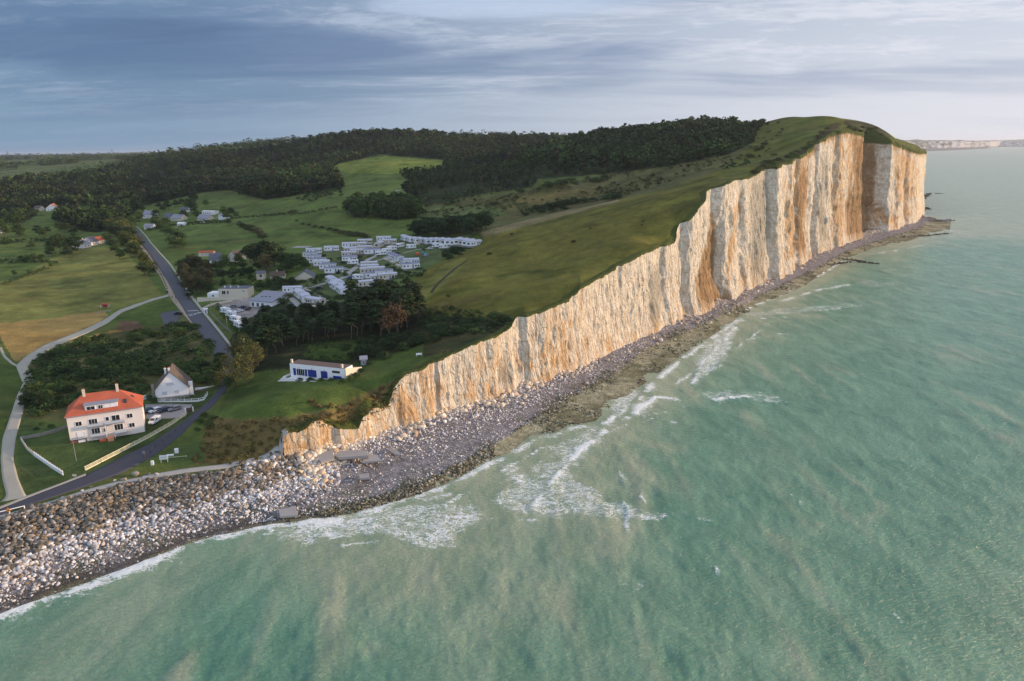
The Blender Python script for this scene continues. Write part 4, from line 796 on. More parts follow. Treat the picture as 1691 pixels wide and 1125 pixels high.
spots('bush', 'bush', [(947, 400, 1.3), (845, 388, 1.4), (740, 490, 1.2), (733, 425, 1), (808, 421, 1.6), (1300, 262, 3), (1308, 258, 3.5), (1316, 253, 3), (1328, 247, 3), (1338, 240, 2.5), (1350, 228, 3), (1358, 221, 3), (1366, 214, 2.5), (1404, 212, 3), (1412, 216, 3.5), (1420, 219, 3), (1430, 222, 3), (1425, 212, 3), (1438, 216, 3), (1446, 214, 3), (1455, 224, 2.5), (1285, 268, 4), (1278, 258, 3), (1250, 248, 4), (1262, 240, 3.5), (1240, 260, 3.5), (1272, 276, 5), (1262, 280, 4), (1252, 284, 3.5), (1245, 287, 3), (1268, 272, 4), (975, 378, .9), (1060, 372, .8), (1062, 366, 1)], (PG, OG), 'small dark bush alone on the open cliff-top slope', 'small bushes on the open cliff-top slope', 1.5)
spots('bush', 'bush', [(475, 627, 1.2), (495, 629, 1.3), (512, 629, 1.4), (530, 629, 1.3), (546, 629, 1.3), (566, 632, 1.8), (578, 628, 2.0), (588, 622, 1.6), (596, 614, 1.4), (610, 602, 1.4)], (DG, MG), 'clipped garden shrub along the walls of the flat-roofed house', 'shrubs around the flat-roofed house', 1.2, 'shrub')
spots('bush', 'bush', [(248, 660, 2.4), (256, 664, 2), (70, 703, 1.6), (85, 706, 1.4), (60, 710, 1.2), (330, 700, 2.0), (345, 706, 2.4), (338, 690, 2.2), (352, 694, 2.0), (326, 712, 1.5)], (DG, MG), 'green shrub near the seaside houses and the road bank', 'shrubs near the seaside houses')

# far wood: thousands of crowns in one mesh
def wood_mesh(name, pts, hs, widths, cols, quads, label, cat_seed=3, shape='broad'):
    rg = np.random.default_rng(cat_seed); tm = []
    for i in range(8):
        V, F, T = leaf_cloud(rg, broad_clumps(rg, 1.0, 0.95, 9, .1) if shape == 'broad' else bush_clumps(rg, 1.0, 1.4, 6), quads // (9 if shape == 'broad' else 6), .075 if shape == 'broad' else .12)
        tm.append((V, T))
    Vs, Ts = [], []; ki = rg.integers(0, 8, len(pts)); x, y = pts[:, 0], pts[:, 1]; z = H(x, y)
    for k in range(8):
        ix = np.where(ki == k)[0]
        if not len(ix): continue
        V, T = tm[k]; a = rg.uniform(0, 2 * PI, len(ix)); ca, sa = np.cos(a), np.sin(a)
        w, h = widths[ix], hs[ix]
        X = (V[None, :, 0] * ca[:, None] - V[None, :, 1] * sa[:, None]) * w[:, None] + x[ix, None]
        Y = (V[None, :, 0] * sa[:, None] + V[None, :, 1] * ca[:, None]) * w[:, None] + y[ix, None]
        Z = V[None, :, 2] * h[:, None] + z[ix, None] - 0.06 * h[:, None]
        Vs.append(np.stack([X, Y, Z], -1).reshape(-1, 3)); Ts.append((T[None] * cols[ix][:, None, :]).reshape(-1, 3))
    V = np.concatenate(Vs); T = np.concatenate(Ts)
    me = np_mesh(name, V, np.arange(len(V)).reshape(-1, 4), M_LEAF, {'Tint': T}); o = link(name, me); tag(o, kind='stuff'); o['label'] = label; return o
def visible(x, y, top):                                      # drop what lies well behind a ridge
    az = np.arctan2(x, y); r = np.hypot(x, y); el = (H(x, y, False) + top - HCAM) / r; ok = np.ones(len(x), bool)
    for f in (0.35, .5, .6, .7, .78, .85, .9, .94, .97):
        rr = r * f; m = rr > r_base(np.clip(az, baz[0], AZ_TIP)); e = (H(rr * np.sin(az), rr * np.cos(az), False) - HCAM) / rr; ok &= ~(m & (e > el + 0.012))
    return ok
def build_wood():
    rg = np.random.default_rng(9); X, Y = [], []
    r = 560.0
    while r < 9000:
        sp = 7.6 + max(0, r - 900) * 0.0085; n = int(1.45 * r / sp); a = -0.78 + (np.arange(n) + rg.uniform(-.5, .5, n)) * sp / r; rr = r + rg.uniform(-.5, .5, n) * sp
        m = a < AZ_TIP - 0.02; X.append((rr * np.sin(a))[m]); Y.append((rr * np.cos(a))[m]); r += sp * 0.95
    X = np.concatenate(X); Y = np.concatenate(Y); Z = H(X, Y); u, v = project(X, Y, Z); R = np.hypot(X, Y)
    m = inside(FOREST, u, v)
    for p in CLEAR: m &= ~inside(p, u, v)
    m &= ~((R > 1750) & (fbm(X / 200, Y / 420, 77, 3) > 0.10)) & ~((R > 1750) & (fbm(X / 300 + 9, Y / 500, 79, 3) > 0.33))
    thin = (u > 640) & (u < 960) & (v > 262) & (R < 1250); m &= ~(thin & (fbm(X / 25, Y / 25, 401, 3) > 0.25))
    X, Y, u, v, R = X[m], Y[m], u[m], v[m], R[m]; ok = visible(X, Y, 16.0); X, Y, u, v, R = X[ok], Y[ok], u[ok], v[ok], R[ok]
    n = len(X); low = smooth(640, 720, u) * smooth(1250, 1050, R) * (v > 268); low = np.where((u > 930) & (v < 282), 0, low)
    hs = (9.0 + 7.5 * rg.random(n) ** 1.5) * (1 - 0.55 * low) * (1 + 0.45 * fbm(X / 60, Y / 60, 403, 3)); hs = hs * np.where((u > 930) & (R < 1400), .85, 1); hs = np.where(u > 1215, hs * 0.5, hs)
    ws = hs * rg.uniform(.85, 1.3, n) * np.clip(R / 1500, 1, 2.6)
    hs = hs * np.clip(R / 4000, 1, 1.5)
    t = np.clip(0.5 + 0.9 * fbm(X / 70, Y / 70, 405, 3) + rg.normal(0, .25, n), 0, 1)[:, None]; t2 = (rg.random(n) < .05)[:, None]
    c = np.array(PG) * (1 - t) + np.array(MG) * t; c = np.where(t2, np.array(BR) * .9, c) * rg.uniform(.55, 1.2, n)[:, None] * (1 + .4 * fbm(X / 150, Y / 150, 409, 3))[:, None]
    print('wood trees', n); near = R < 1700
    wood_mesh('wood', np.stack([X, Y], 1)[near], hs[near], ws[near], c[near], 90, 'dark mixed wood covering the hillside and ridge')
    wood_mesh('distant_wood', np.stack([X, Y], 1)[~near], hs[~near], ws[~near], c[~near], 30, 'far woods and hedgerows on the plateau under the horizon', 4)
build_wood()
def build_low(name, polys, label, quads=40, seed=5):
    X, Y, Hs, C = [], [], [], []; rg = np.random.default_rng(seed)
    for poly, sp, h0, h1, ca, cb, thr in polys:
        for x, y in scatter(poly, sp, 99999, seed, (lambda a, b: fbm(a / 12, b / 12, 411, 3) > thr) if thr > -1 else None):
            X.append(x); Y.append(y); Hs.append(rg.uniform(h0, h1)); C.append(np.array(mixc(ca, cb, rg.random())) * rg.uniform(.7, 1.3))
    wood_mesh(name, np.stack([X, Y], 1), np.array(Hs), np.array(Hs) * 1.3, np.array(C), quads, label, seed, 'bush')
THICKET = [(45, 612), (75, 580), (172, 553), (298, 533), (323, 538), (370, 600), (345, 640), (270, 640), (240, 655), (110, 698), (40, 690)]
BRK, TAN = (.10, .062, .028), (.16, .12, .05)
build_low('scrub', [(THICKET, 2.6, .7, 2.4, PG, MG, .02), (THICKET, 3.6, .3, .8, MG, (.15, .14, .05), -.1), ([(696, 545), (700, 512), (740, 506), (850, 530), (840, 545), (760, 560)], 2.6, .6, 1.6, PG, DG, -.3), ([(640, 330), (690, 318), (880, 310), (1010, 290), (1110, 276), (1240, 240), (1185, 276), (1040, 322), (920, 340), (860, 360), (760, 378), (700, 372)], 6.5, 1.0, 4, PG, OG, .02), ([(1185, 285), (1240, 236), (1262, 205), (1300, 200), (1290, 240), (1230, 275)], 8, 1, 3.5, PG, DG, .0),
                    ([(480, 300), (560, 305), (565, 325), (520, 335), (490, 330)], 6, 1.5, 4, PG, DG, -.1), ([(420, 560), (560, 560), (560, 575), (430, 600)], 3, .6, 1.4, PG, DG, -.2), ([(500, 590), (480, 600), (600, 596), (600, 588)], 2.4, .6, 1.2, PG, DG, -1),
                    ([(300, 430), (300, 436), (405, 442), (405, 436)], 2.6, 1, 1.8, PG, DG, -1), ([(350, 468), (420, 458), (500, 466), (530, 476), (420, 484), (350, 482)], 4, .8, 2, PG, MG, 0), ([(352, 505), (362, 503), (405, 552), (396, 556)], 1.8, 1, 1.6, DG, MG, -1), ([(300, 452), (420, 446), (420, 450), (300, 458)], 2.2, 1, 2.2, PG, DG, -1), ([(370, 478), (430, 470), (475, 476), (475, 480), (430, 475), (370, 483)], 2, 1, 2, PG, DG, -1), ([(470, 470), (540, 452), (545, 456), (475, 474)], 2, 1, 2.2, PG, MG, -1), ([(380, 428), (425, 420), (425, 424), (382, 432)], 2.2, 1, 2, PG, DG, -1), ([(560, 442), (600, 438), (600, 440), (562, 445)], 1.6, .6, 1.2, DG, MG, .0), ([(500, 478), (560, 488), (590, 500), (500, 500)], 3, .8, 1.8, DG, MG, .05), ([(630, 458), (690, 452), (700, 440), (706, 444), (695, 458), (632, 464)], 2, .8, 1.8, PG, MG, -.2), ([(80, 440), (30, 458), (0, 470), (0, 474), (32, 462), (82, 444)], 2.4, .8, 1.6, DG, MG, -.2), ([(0, 430), (90, 432), (95, 436), (0, 436)], 3, 1, 2.4, PG, DG, -.2), ([(-30, 400), (80, 396), (80, 400), (-30, 406)], 3.5, 1.5, 3, PG, DG, 0), ([(240, 376), (330, 366), (372, 366), (372, 369), (330, 371), (245, 382)], 3, 1, 2.4, PG, MG, -.3), ([(560, 341), (480, 355), (480, 357), (560, 344)], 3, 1, 2, PG, BR, -1), ([(478, 352), (420, 357), (380, 360), (380, 362), (478, 355)], 3, 1, 2, PG, DG, -1)],
          'low dark scrub and hedges between the fields and gardens', 42, 6)
build_low('bracken', [([(320, 762), (345, 695), (400, 697), (475, 691), (560, 674), (650, 632), (664, 630), (650, 660), (640, 680), (600, 704), (540, 706), (470, 722), (466, 752), (400, 770)], 1.9, .5, 1.5, BRK, OG, -.6), ([(500, 660), (560, 674), (650, 632), (650, 655), (590, 700), (545, 705)], 2.4, 1.0, 2.2, BRK, TAN, -.2), ([(660, 628), (760, 578), (850, 542), (856, 536), (780, 560), (700, 596)], 2.0, .3, .7, BRK, OG, -.2)],
          'brown bracken and rough grass on the bank above the low cliff', 36, 7)
# ---------------------------------------------------------------- boulders and stones
def mat_rock(name, rough=0.9):
    m, k = new_mat(name)
    t = k.n('ShaderNodeAttribute', attribute_name='Tint').outputs[0]; oi = k.n('ShaderNodeObjectInfo')
    pos = k.n('ShaderNodeNewGeometry').outputs['Position']; n = k.noise(pos, 2.2, 6.0, 0.7)
    c = k.mix(1.0, t, oi.outputs['Color'], 'MULTIPLY'); f = k.math('MULTIPLY_ADD', n, 1.1, 0.45)
    c = k.mix(1.0, c, k.n('ShaderNodeCombineColor', {0: f, 1: f, 2: f}).outputs[0], 'MULTIPLY')
    b = k.n('ShaderNodeBsdfPrincipled', {'Base Color': c, 'Roughness': rough, 'Specular IOR Level': 0.2})
    k.link(k.n('ShaderNodeBump', {'Height': n, 'Strength': 0.6, 'Distance': 0.15}).outputs[0], b.inputs['Normal'])
    k.n('ShaderNodeOutputMaterial', {'Surface': b.outputs[0]}); return m
M_ROCK = mat_rock('stone')
def ico(level):
    bm = bmesh.new(); bmesh.ops.create_icosphere(bm, subdivisions=level, radius=1.0)
    v = np.array([p.co[:] for p in bm.verts]); f = np.array([[q.index for q in p.verts] for p in bm.faces]); bm.free(); return v, f
_ico = {l: ico(l) for l in (1, 2, 3)}
def rock_shape(rg, level, nplanes=11):
    v, f = _ico[level]; n = rg.normal(size=(nplanes, 3)); n /= np.linalg.norm(n, axis=1)[:, None]; d = rg.uniform(.55, .95, nplanes)
    dots = v @ n.T; rad = np.min(np.where(dots > 0.05, d / np.maximum(dots, .05), 9), axis=1); rad = np.minimum(rad, 1.15)
    return v * rad[:, None] * np.array([1.0, rg.uniform(.65, .95), rg.uniform(.55, .85)]), f
def rocks(name, x, y, z, s, cols, label, level=2, seed=1, mat=None):
    rg = np.random.default_rng(seed); sh = [rock_shape(rg, level, 11 if level > 1 else 7) for _ in range(8)]; F0_ = sh[0][1]; nv = len(sh[0][0])
    k = rg.integers(0, 8, len(x)); V = np.stack([a[0] for a in sh])[k]                  # n x nv x 3
    a = rg.uniform(0, 2 * PI, len(x)); b = rg.normal(0, .35, len(x)); ca, sa, cb, sb = np.cos(a)[:, None], np.sin(a)[:, None], np.cos(b)[:, None], np.sin(b)[:, None]
    X, Y, Z = V[..., 0], V[..., 1], V[..., 2]; X, Z = X * cb - Z * sb, X * sb + Z * cb; X, Y = X * ca - Y * sa, X * sa + Y * ca
    V = np.stack([X * s[:, None] + x[:, None], Y * s[:, None] + y[:, None], Z * s[:, None] + z[:, None]], -1).reshape(-1, 3)
    F = (F0_[None] + (np.arange(len(x)) * nv)[:, None, None]).reshape(-1, 3)
    me = np_mesh(name, V, F, mat or M_ROCK, {'Tint': np.repeat(cols, nv, 0)}); o = link(name, me); tag(o, kind='stuff'); o['label'] = label; return o
def shore_pts(rg, n, az0, az1, lo, hi, which):
    """random points between two shore curves; which gives (inner, outer) as numbers 0..3 of shore()'s radii"""
    az = rg.uniform(az0, az1, n); c = shore(az); t = rg.uniform(lo, hi, n); a, b = c[which[0]], c[which[1]]; r = a + (b - a) * t
    return r * np.sin(az), r * np.cos(az), az, t
AZL = -0.80
def palette(rg, n, cs, j=.25):
    c = np.array(cs)[rg.integers(0, len(cs), n)]; return np.clip(c * rg.uniform(1 - j, 1 + j, n)[:, None], .01, .9)
BROWN = [(.14, .12, .095), (.18, .155, .125), (.08, .07, .055), (.30, .255, .21), (.24, .175, .11), (.14, .135, .13)]
WHITE = [(.52, .50, .50), (.66, .64, .62), (.42, .39, .38), (.54, .47, .41), (.33, .32, .34)]
def armour():
    rg = np.random.default_rng(21)
    for nm, n, az1, lo, hi, which, s0, s1, pal, lift, lab, grp, stl, seed in (
        ('boulder', 8200, AZ_CL0 + .03, -0.05, 1.0, (1, 0), .24, .88, BROWN, .30, 'brown armour boulder in the upper bank below the coast road', 'brown armour boulders', 'brown armour boulders heaped below the coast road', 31),
        ('chalk_block', 7000, AZ_CL0 + .075, 0.04, 1.08, (2, 1), .15, .74, WHITE, .15, 'pale chalk block on the lower bank between brown boulders and tide line', 'pale chalk blocks', 'pale chalk blocks heaped between the brown boulders and the tide line', 32)):
        x, y, az, t = shore_pts(rg, n, AZL, az1, lo, hi, which)
        # thin out so that they lie beside each other
        size = s0 + (s1 - s0) * rg.random(n) ** 2.6
        if nm == 'chalk_block':
            keep = rg.random(n) < np.clip(0.15 + 1.2 * t, 0, 1); size = size * (0.6 + 0.5 * np.clip(t, 0, 1))
        else: keep = np.ones(n, bool)
        keep &= (x > -230); x, y, az, t, size = x[keep], y[keep], az[keep], t[keep], size[keep]
        z = beach_z(x, y) + size * .15 + rg.uniform(-.1, lift, len(x)); col = palette(rg, len(x), pal)
        if nm == 'boulder': pale = (rg.random(len(x)) < .22 * (1 - t) ** 2)[:, None]; col = np.where(pale, palette(rg, len(x), WHITE), col)
        if nm == 'chalk_block': br_ = (rg.random(len(x)) < .10)[:, None]; col = np.where(br_, palette(rg, len(x), BROWN), col)
        u, v = project(x, y, z); inframe = (u > -5) & (u < 1700) & (v < 1130)
        big = size / np.hypot(x, y) * inframe; order = np.argsort(-big); top = order[:290]; rest = order[290:]
        rg2 = np.random.default_rng(seed); protos = []
        for _ in range(8):
            V, F = rock_shape(rg2, 3, 13); protos.append(np_mesh(nm, V, F, M_ROCK, {'Tint': np.ones((len(V), 3))}))
        for i in top:
            o = link(nm, protos[random.randrange(8)], None, (x[i], y[i], z[i])); o.scale = (size[i],) * 3; o.rotation_euler = (random.gauss(0, .35), random.gauss(0, .35), random.uniform(0, 6.28)); o.color = (*col[i], 1)
            tag(o, lab, 'boulder' if nm == 'boulder' else 'rock', grp)
        rocks('armour_rocks' if nm == 'boulder' else 'chalk_rubble', x[rest], y[rest], z[rest], size[rest], col[rest], stl, 2, seed)
armour()
def beach_stones():
    rg = np.random.default_rng(41)
    # pale stones over the shingle, densest below the cliff
    n = 26000; az = AZ_CL0 - .05 + (AZ_TIP - AZ_CL0 + .05) * rg.random(n) ** 1.7; c = shore(az); t = rg.random(n); r = c[2] + (c[0] + 1.5 - c[2]) * t
    x, y = r * np.sin(az), r * np.cos(az); u, v = project(x, y, 3 + 0 * x)
    dens = np.interp(u, [500, 600, 900, 1050, 1200, 1520], [.6, .5, .62, .5, .25, .12]) * np.clip(.35 + .9 * np.abs(t - .25) + .9 * fbm(x / 7, y / 7, 43, 4), 0.02, 1)
    m = rg.random(n) < dens; x, y, t, az = x[m], y[m], t[m], az[m]; n = len(x)
    s = .10 + .30 * rg.random(n) ** 2.5 + .45 * (rg.random(n) < .04) * smooth(.3, .9, t) + np.hypot(x, y) * .0002
    s = s * (0.75 + 0.6 * t); z = beach_z(x, y) + s * .2
    cl = palette(rg, n, [(.66, .60, .54), (.72, .66, .58), (.56, .53, .54), (.46, .42, .40), (.78, .75, .70)])
    rocks('beach_stones', x, y, z, s, cl, 'pale stones strewn over the dark shingle under the cliff', 1, 42)
    # fallen chalk close under the face
    n = 3600; az = AZ_CL0 + .02 + (AZ_TIP - AZ_CL0 - .02) * rg.random(n) ** 1.3; c = shore(az); r = c[0] + 1.5 - (c[0] - c[1]) * np.abs(rg.normal(0, .75, n)); x, y = r * np.sin(az), r * np.cos(az)
    ok = fbm(x / 14, y / 14, 47, 3) > -.15; x, y = x[ok], y[ok]; n = len(x); s = .35 + 1.0 * rg.random(n) ** 3
    rocks('fallen_chalk', x, y, beach_z(x, y) + s * .25, s, palette(rg, n, [(.62, .52, .40), (.70, .60, .48), (.52, .38, .24), (.45, .38, .30)]), 'fallen chalk rubble along the foot of the cliff', 2, 48)
    # weed-dark reef stones at the water's edge
    n = 9000; az = AZ_CL0 - .02 + (AZ_TIP + .03 - AZ_CL0) * rg.random(n) ** 1.1; c = shore(az); t = rg.uniform(-.06, 1.25, n); r = c[3] + (c[2] - c[3]) * t; x, y = r * np.sin(az), r * np.cos(az)
    ok = (fbm(x / 10, y / 10, 51, 4) > .10 - .25 * np.exp(-((t - 1.0) / .25) ** 2)); x, y = x[ok], y[ok]; z = beach_z(x, y); ok = z > -.25; x, y, z = x[ok], y[ok], z[ok]; n = len(x); s = .15 + .45 * rg.random(n) ** 2 + np.hypot(x, y) * .0004
    rocks('reef_rocks', x, y, z + s * .1, s * .9, palette(rg, n, [(.07, .065, .035), (.10, .09, .05), (.16, .14, .08), (.06, .05, .04), (.26, .23, .16), (.34, .31, .25)]), 'dark weedy rocks on the foreshore at the water edge', 1, 52)
beach_stones()
def reefs():                                                 # low rock ledges showing beyond the headland foot
    for pts, w, lab in (([(1518, 330), (1536, 319), (1556, 320)], 9, 'low dark rock spit beyond the headland, farthest of the ledges'), ([(1516, 348), (1528, 343), (1536, 346)], 8, 'small dark rock ledge close under the headland corner'),
                        ([(1400, 428), (1420, 432), (1452, 436)], 4.5, 'long dark weedy ledge standing off the beach under the high cliff'), ([(1330, 446), (1370, 438), (1405, 432)], 5, 'dark weedy ledge joining the beach under the high cliff'),
                        ([(1500, 372), (1540, 366), (1575, 364)], 6, 'dark broken ledge running seaward from the headland foot'), ([(1480, 392), (1520, 390), (1570, 385)], 5, 'brownish flat reef off the headland foot')):
        L = np.array([at_z(u, v, 0.2) for u, v in pts]); seg = np.hypot(*np.diff(L, axis=0).T).sum(); rg = np.random.default_rng(int(seg)); n = int(min(900, seg * w * .12)) + 60
        t = rg.random(n); cum = np.concatenate([[0], np.cumsum(np.hypot(*np.diff(L, axis=0).T))]) / seg
        x = np.interp(t, cum, L[:, 0]) + rg.normal(0, w * .45, n) * (1 - .6 * t); y = np.interp(t, cum, L[:, 1]) + rg.normal(0, w * .45, n) * (1 - .6 * t)
        s = rg.uniform(.5, 1.8, n); o = rocks('reef', x, y, rg.uniform(-.4, .2, n), s, palette(rg, n, [(.06, .055, .035), (.09, .08, .05), (.05, .045, .045)]), lab, 1, n); o['kind'] = 'structure'
reefs()
# broken concrete slabs of the old sea wall
M_CONC = plain('concrete', (0.33, 0.30, 0.28), .9, .12, 1.2, bump=.04)
def slab(pts, z, th, tilt, label):
    q = [np.array([*at_z(u, v, z), z]) for u, v in pts]; c = sum(q) / len(q); mb = MB(); n = len(q)
    loc = [(p[0] - c[0], p[1] - c[1], (p[0] - c[0]) * tilt[0] + (p[1] - c[1]) * tilt[1]) for p in q]
    mb.add([(a, b, d - th) for a, b, d in loc] + loc, [tuple(range(n))[::-1], tuple(range(n, 2 * n))] + [(i, (i + 1) % n, n + (i + 1) % n, n + i) for i in range(n)])
    o = mb.build('concrete_slab', M_CONC, None, .06); o.location = c; tag(o, label, 'concrete slab')
slab([(520, 752), (549, 743), (552, 757), (530, 762)], 6.0, .7, (.0, .03), 'broken grey concrete slab at the end of the sea path')
slab([(549, 743), (606, 744), (608, 753), (560, 756), (552, 752)], 5.4, .8, (.02, -.04), 'longest grey concrete slab lying on the blocks under the low ochre cliff')
slab([(598, 748), (622, 752), (630, 759), (600, 762)], 4.4, .6, (-.03, .05), 'tilted grey slab at the right of the longest slab')
slab([(640, 741), (655, 742), (662, 752), (652, 750)], 3.6, .5, (.06, 0), 'small slanted slab alone on the shingle')
slab([(460, 842), (488, 836), (492, 850), (462, 852)], 1.8, .6, (.0, .05), 'brown-grey slab lying low near the tide line')
slab([(592, 783), (609, 781), (610, 789), (594, 790)], 3.0, .6, (.03, .0), 'square grey block among the pale chalk blocks')
# ---------------------------------------------------------------- roads and paths (thin sheets with skirts following the land)
M_ASPH = plain('asphalt', (0.085, 0.085, 0.10), .85, .12, .6); M_ASPH2 = plain('dark_asphalt', (0.055, 0.055, 0.07), .85, .15, .5)
M_PATH = plain('pale_concrete', (0.36, 0.33, 0.27), .9, .12, .7); M_SAND = plain('sandy_pavement', (0.34, 0.27, 0.20), .9, .15, .8); M_GRAV = plain('gravel', (0.36, 0.34, 0.31), .95, .15, 1.5)
M_WHITE = plain('white_render', (0.80, 0.79, 0.78), .85, .06, .8); M_PINK = plain('warm_render', (0.78, 0.70, 0.64), .85, .07, .8); M_CREAM = plain('cream_render', (0.62, 0.55, 0.43), .85, .08, .8)
M_TILE = plain('red_tiles', (0.42, 0.105, 0.055), .85, .28, 2.0, bump=.05); M_SLATE = plain('slate', (0.10, 0.105, 0.13), .6, .15, 2.0); M_BROWNT = plain('brown_tiles', (0.115, 0.09, 0.075), .85, .18, 3.0, bump=.05)
M_GREYR = plain('grey_roofing', (0.26, 0.26, 0.30), .7, .12, 1.5); M_GLASS = plain('window_glass', (0.02, 0.025, 0.03), .12, .1, 1, spec=.6); M_FRAME = plain('white_frame', (0.75, 0.75, 0.75), .6, .03)
M_BLUE = plain('blue_paint', (0.02, 0.04, 0.22), .5, .08); M_BRICK = plain('brick', (0.22, 0.085, 0.06), .9, .2, 5.0); M_STONE = plain('rubble_stone', (0.26, 0.24, 0.21), .9, .25, 4.0, bump=.08)
M_WOOD = plain('pale_timber', (0.62, 0.58, 0.40), .8, .1, 2.0); M_DWOOD = plain('dark_timber', (0.10, 0.07, 0.05), .85, .15, 2.0); M_STEEL = plain('grey_steel', (0.30, 0.31, 0.33), .5, .05, metal=.5)
M_PLAST = plain('white_panel', (0.80, 0.80, 0.81), .5, .05, 1.0); M_BEIGE = plain('beige_panel', (0.60, 0.54, 0.46), .6, .06, 1.0); M_LROOF = plain('light_roof_sheet', (0.50, 0.50, 0.58), .55, .08, 1.0); M_PROOF = plain('grey_blue_roof_sheet', (0.22, 0.22, 0.30), .6, .1, 1.0)
M_RUB = plain('rubber', (0.02, 0.02, 0.02), .8, .05); M_ORANGE = plain('orange_paint', (0.70, 0.24, 0.02), .6, .05); M_RED = plain('red_paint', (0.45, 0.03, 0.03), .5, .05); M_TEAL = plain('teal_fabric', (0.03, 0.22, 0.24), .8, .08); M_TERRA = plain('orange_fabric', (0.55, 0.13, 0.05), .85, .1)
def resample(pts, n):
    p = np.array(pts, float); s = np.concatenate([[0], np.cumsum(np.hypot(*np.diff(p, axis=0).T))]); t = np.linspace(0, s[-1], n); return np.stack([np.interp(t, s, p[:, 0]), np.interp(t, s, p[:, 1])], 1)
def sm_line(p, it=2):
    p = p.copy()
    for _ in range(it): p[1:-1] = (p[:-2] + 2 * p[1:-1] + p[2:]) / 4
    return p
def ribbon(name, left, right, mat, lift=.10, n=140, kerb=0.0):
    L = np.array([P(u, v)[:2] for u, v in left]); R = np.array([P(u, v)[:2] for u, v in right])
    L = sm_line(resample(L, n), 4); R = sm_line(resample(R, n), 4); k = 7
    rows = [L + (R - L) * t for t in np.linspace(0, 1, k)]; X = np.stack([r[:, 0] for r in rows], 1); Y = np.stack([r[:, 1] for r in rows], 1)
    Z = H(X, Y); Z = Z.mean(1, keepdims=True) * .6 + Z * .4; Z[:] = np.maximum(Z, H(X, Y)) + lift
    X = np.concatenate([X[:, :1], X, X[:, -1:]], 1); Y = np.concatenate([Y[:, :1], Y, Y[:, -1:]], 1); Z = np.concatenate([Z[:, :1] - .5, Z, Z[:, -1:] - .5], 1)
    me = np_mesh(name, np.stack([X.ravel(), Y.ravel(), Z.ravel()], 1), grid_faces(n, k + 2), mat); o = link(name, me); tag(o, kind='structure'); return o
def track(name, pts, width, mat, lift=.08):
    c = sm_line(resample(np.array([P(u, v)[:2] for u, v in pts]), max(12, 6 * len(pts))), 3); d = np.gradient(c, axis=0); d /= np.linalg.norm(d, axis=1)[:, None] + 1e-9; nn = np.stack([-d[:, 1], d[:, 0]], 1) * width / 2
    X = np.stack([(c + nn * t)[:, 0] for t in (-1, -.5, 0, .5, 1)], 1); Y = np.stack([(c + nn * t)[:, 1] for t in (-1, -.5, 0, .5, 1)], 1); Z = H(X, Y) + lift + .05
    X = np.concatenate([X[:, :1], X, X[:, -1:]], 1); Y = np.concatenate([Y[:, :1], Y, Y[:, -1:]], 1); Z = np.concatenate([Z[:, :1] - .5, Z, Z[:, -1:] - .5], 1)
    me = np_mesh(name, np.stack([X.ravel(), Y.ravel(), Z.ravel()], 1), grid_faces(len(c), 7), mat); o = link(name, me); tag(o, kind='structure'); return o
RL = [(214, 376), (219, 382), (234, 405), (259, 437), (278.6, 467), (296, 499), (311, 524), (331, 551.5), (348, 579), (363, 599), (366, 612)]
RR = [(222, 372), (229, 380), (259, 417), (281, 442), (303, 477), (326, 509), (353, 541.6), (378, 574), (386, 590), (386, 608)]
ribbon('road', RL, RR, M_ASPH)
ribbon('pavement', [(213, 378), (216, 387), (229, 407), (251, 437), (266, 459.5), (276, 482), (288.5, 502), (302, 519), (321, 539)], [(213.5, 376), (218.8, 382.3), (233.5, 405), (258.3, 437), (277.8, 467), (295.3, 499), (310, 523.5), (324, 542)], M_SAND, .20)
ribbon('road_verge', [(225.5, 375), (232, 380.5), (260.5, 416), (283, 441), (305, 476), (328, 508), (354, 540), (380, 573)], [(226, 374.5), (233.5, 380), (262.5, 415), (285.5, 440.5), (309, 475.5), (332, 507.5), (358.5, 539), (384, 572)], M_GRAV, .14)
ribbon('road', [(362, 640), (350, 657), (307, 694), (256, 728), (199, 756), (142, 785), (85, 807), (40, 824), (0, 840), (-70, 866), (-200, 900)], [(368, 650), (354, 668), (327, 691), (298.5, 719), (256, 752), (199, 783), (142, 803.5), (85, 823), (28, 840.5), (0, 851.5), (-70, 876), (-200, 908)], M_ASPH2, .10, 200)
ribbon('road', [(363, 598), (366, 612), (368, 626), (362, 642)], [(385, 590), (385, 610), (380, 630), (370, 652)], M_ASPH2, .08, 40)
ribbon('kerb_strip', [(142, 782.5), (85, 804.5), (46, 819), (0, 837), (-70, 862)], [(142, 785.5), (85, 807.5), (46, 822.5), (0, 841), (-70, 867)], M_PATH, .15)
ribbon('path', [(278, 486.5), (249, 494), (197, 512), (171, 529), (146, 541.5), (109, 556), (71, 571), (44, 588), (26, 604), (33, 622), (38, 634), (29, 652), (17, 688), (4, 725), (1, 759), (4, 793), (12, 822), (0, 830)], [(279, 489.5), (250, 497.5), (202, 516), (178, 534), (153, 546.5), (116, 562), (80, 578), (57, 594), (45, 606), (53, 620), (57, 637), (46, 652), (36, 688), (26, 725), (22, 759), (31, 793), (42, 818), (46, 822)], M_PATH, .12, 220)
track('path', [(0, 574), (8, 590), (22, 602), (32, 606)], 1.0, M_PATH)
track('gravel_path', [(476, 748), (427, 759), (370, 771), (313, 777), (270, 784), (235, 790)], 2.6, M_GRAV, .10)
track('gravel_path', [(240, 790), (199, 797), (142, 812), (85, 831), (28, 848), (-20, 862)], 2.2, M_GRAV, .04)
track('gravel_track', [(455, 494), (470, 486), (500, 477), (530, 470), (560, 462), (572, 456), (580, 448), (592, 438), (606, 430), (618, 424)], 4.2, M_GRAV)
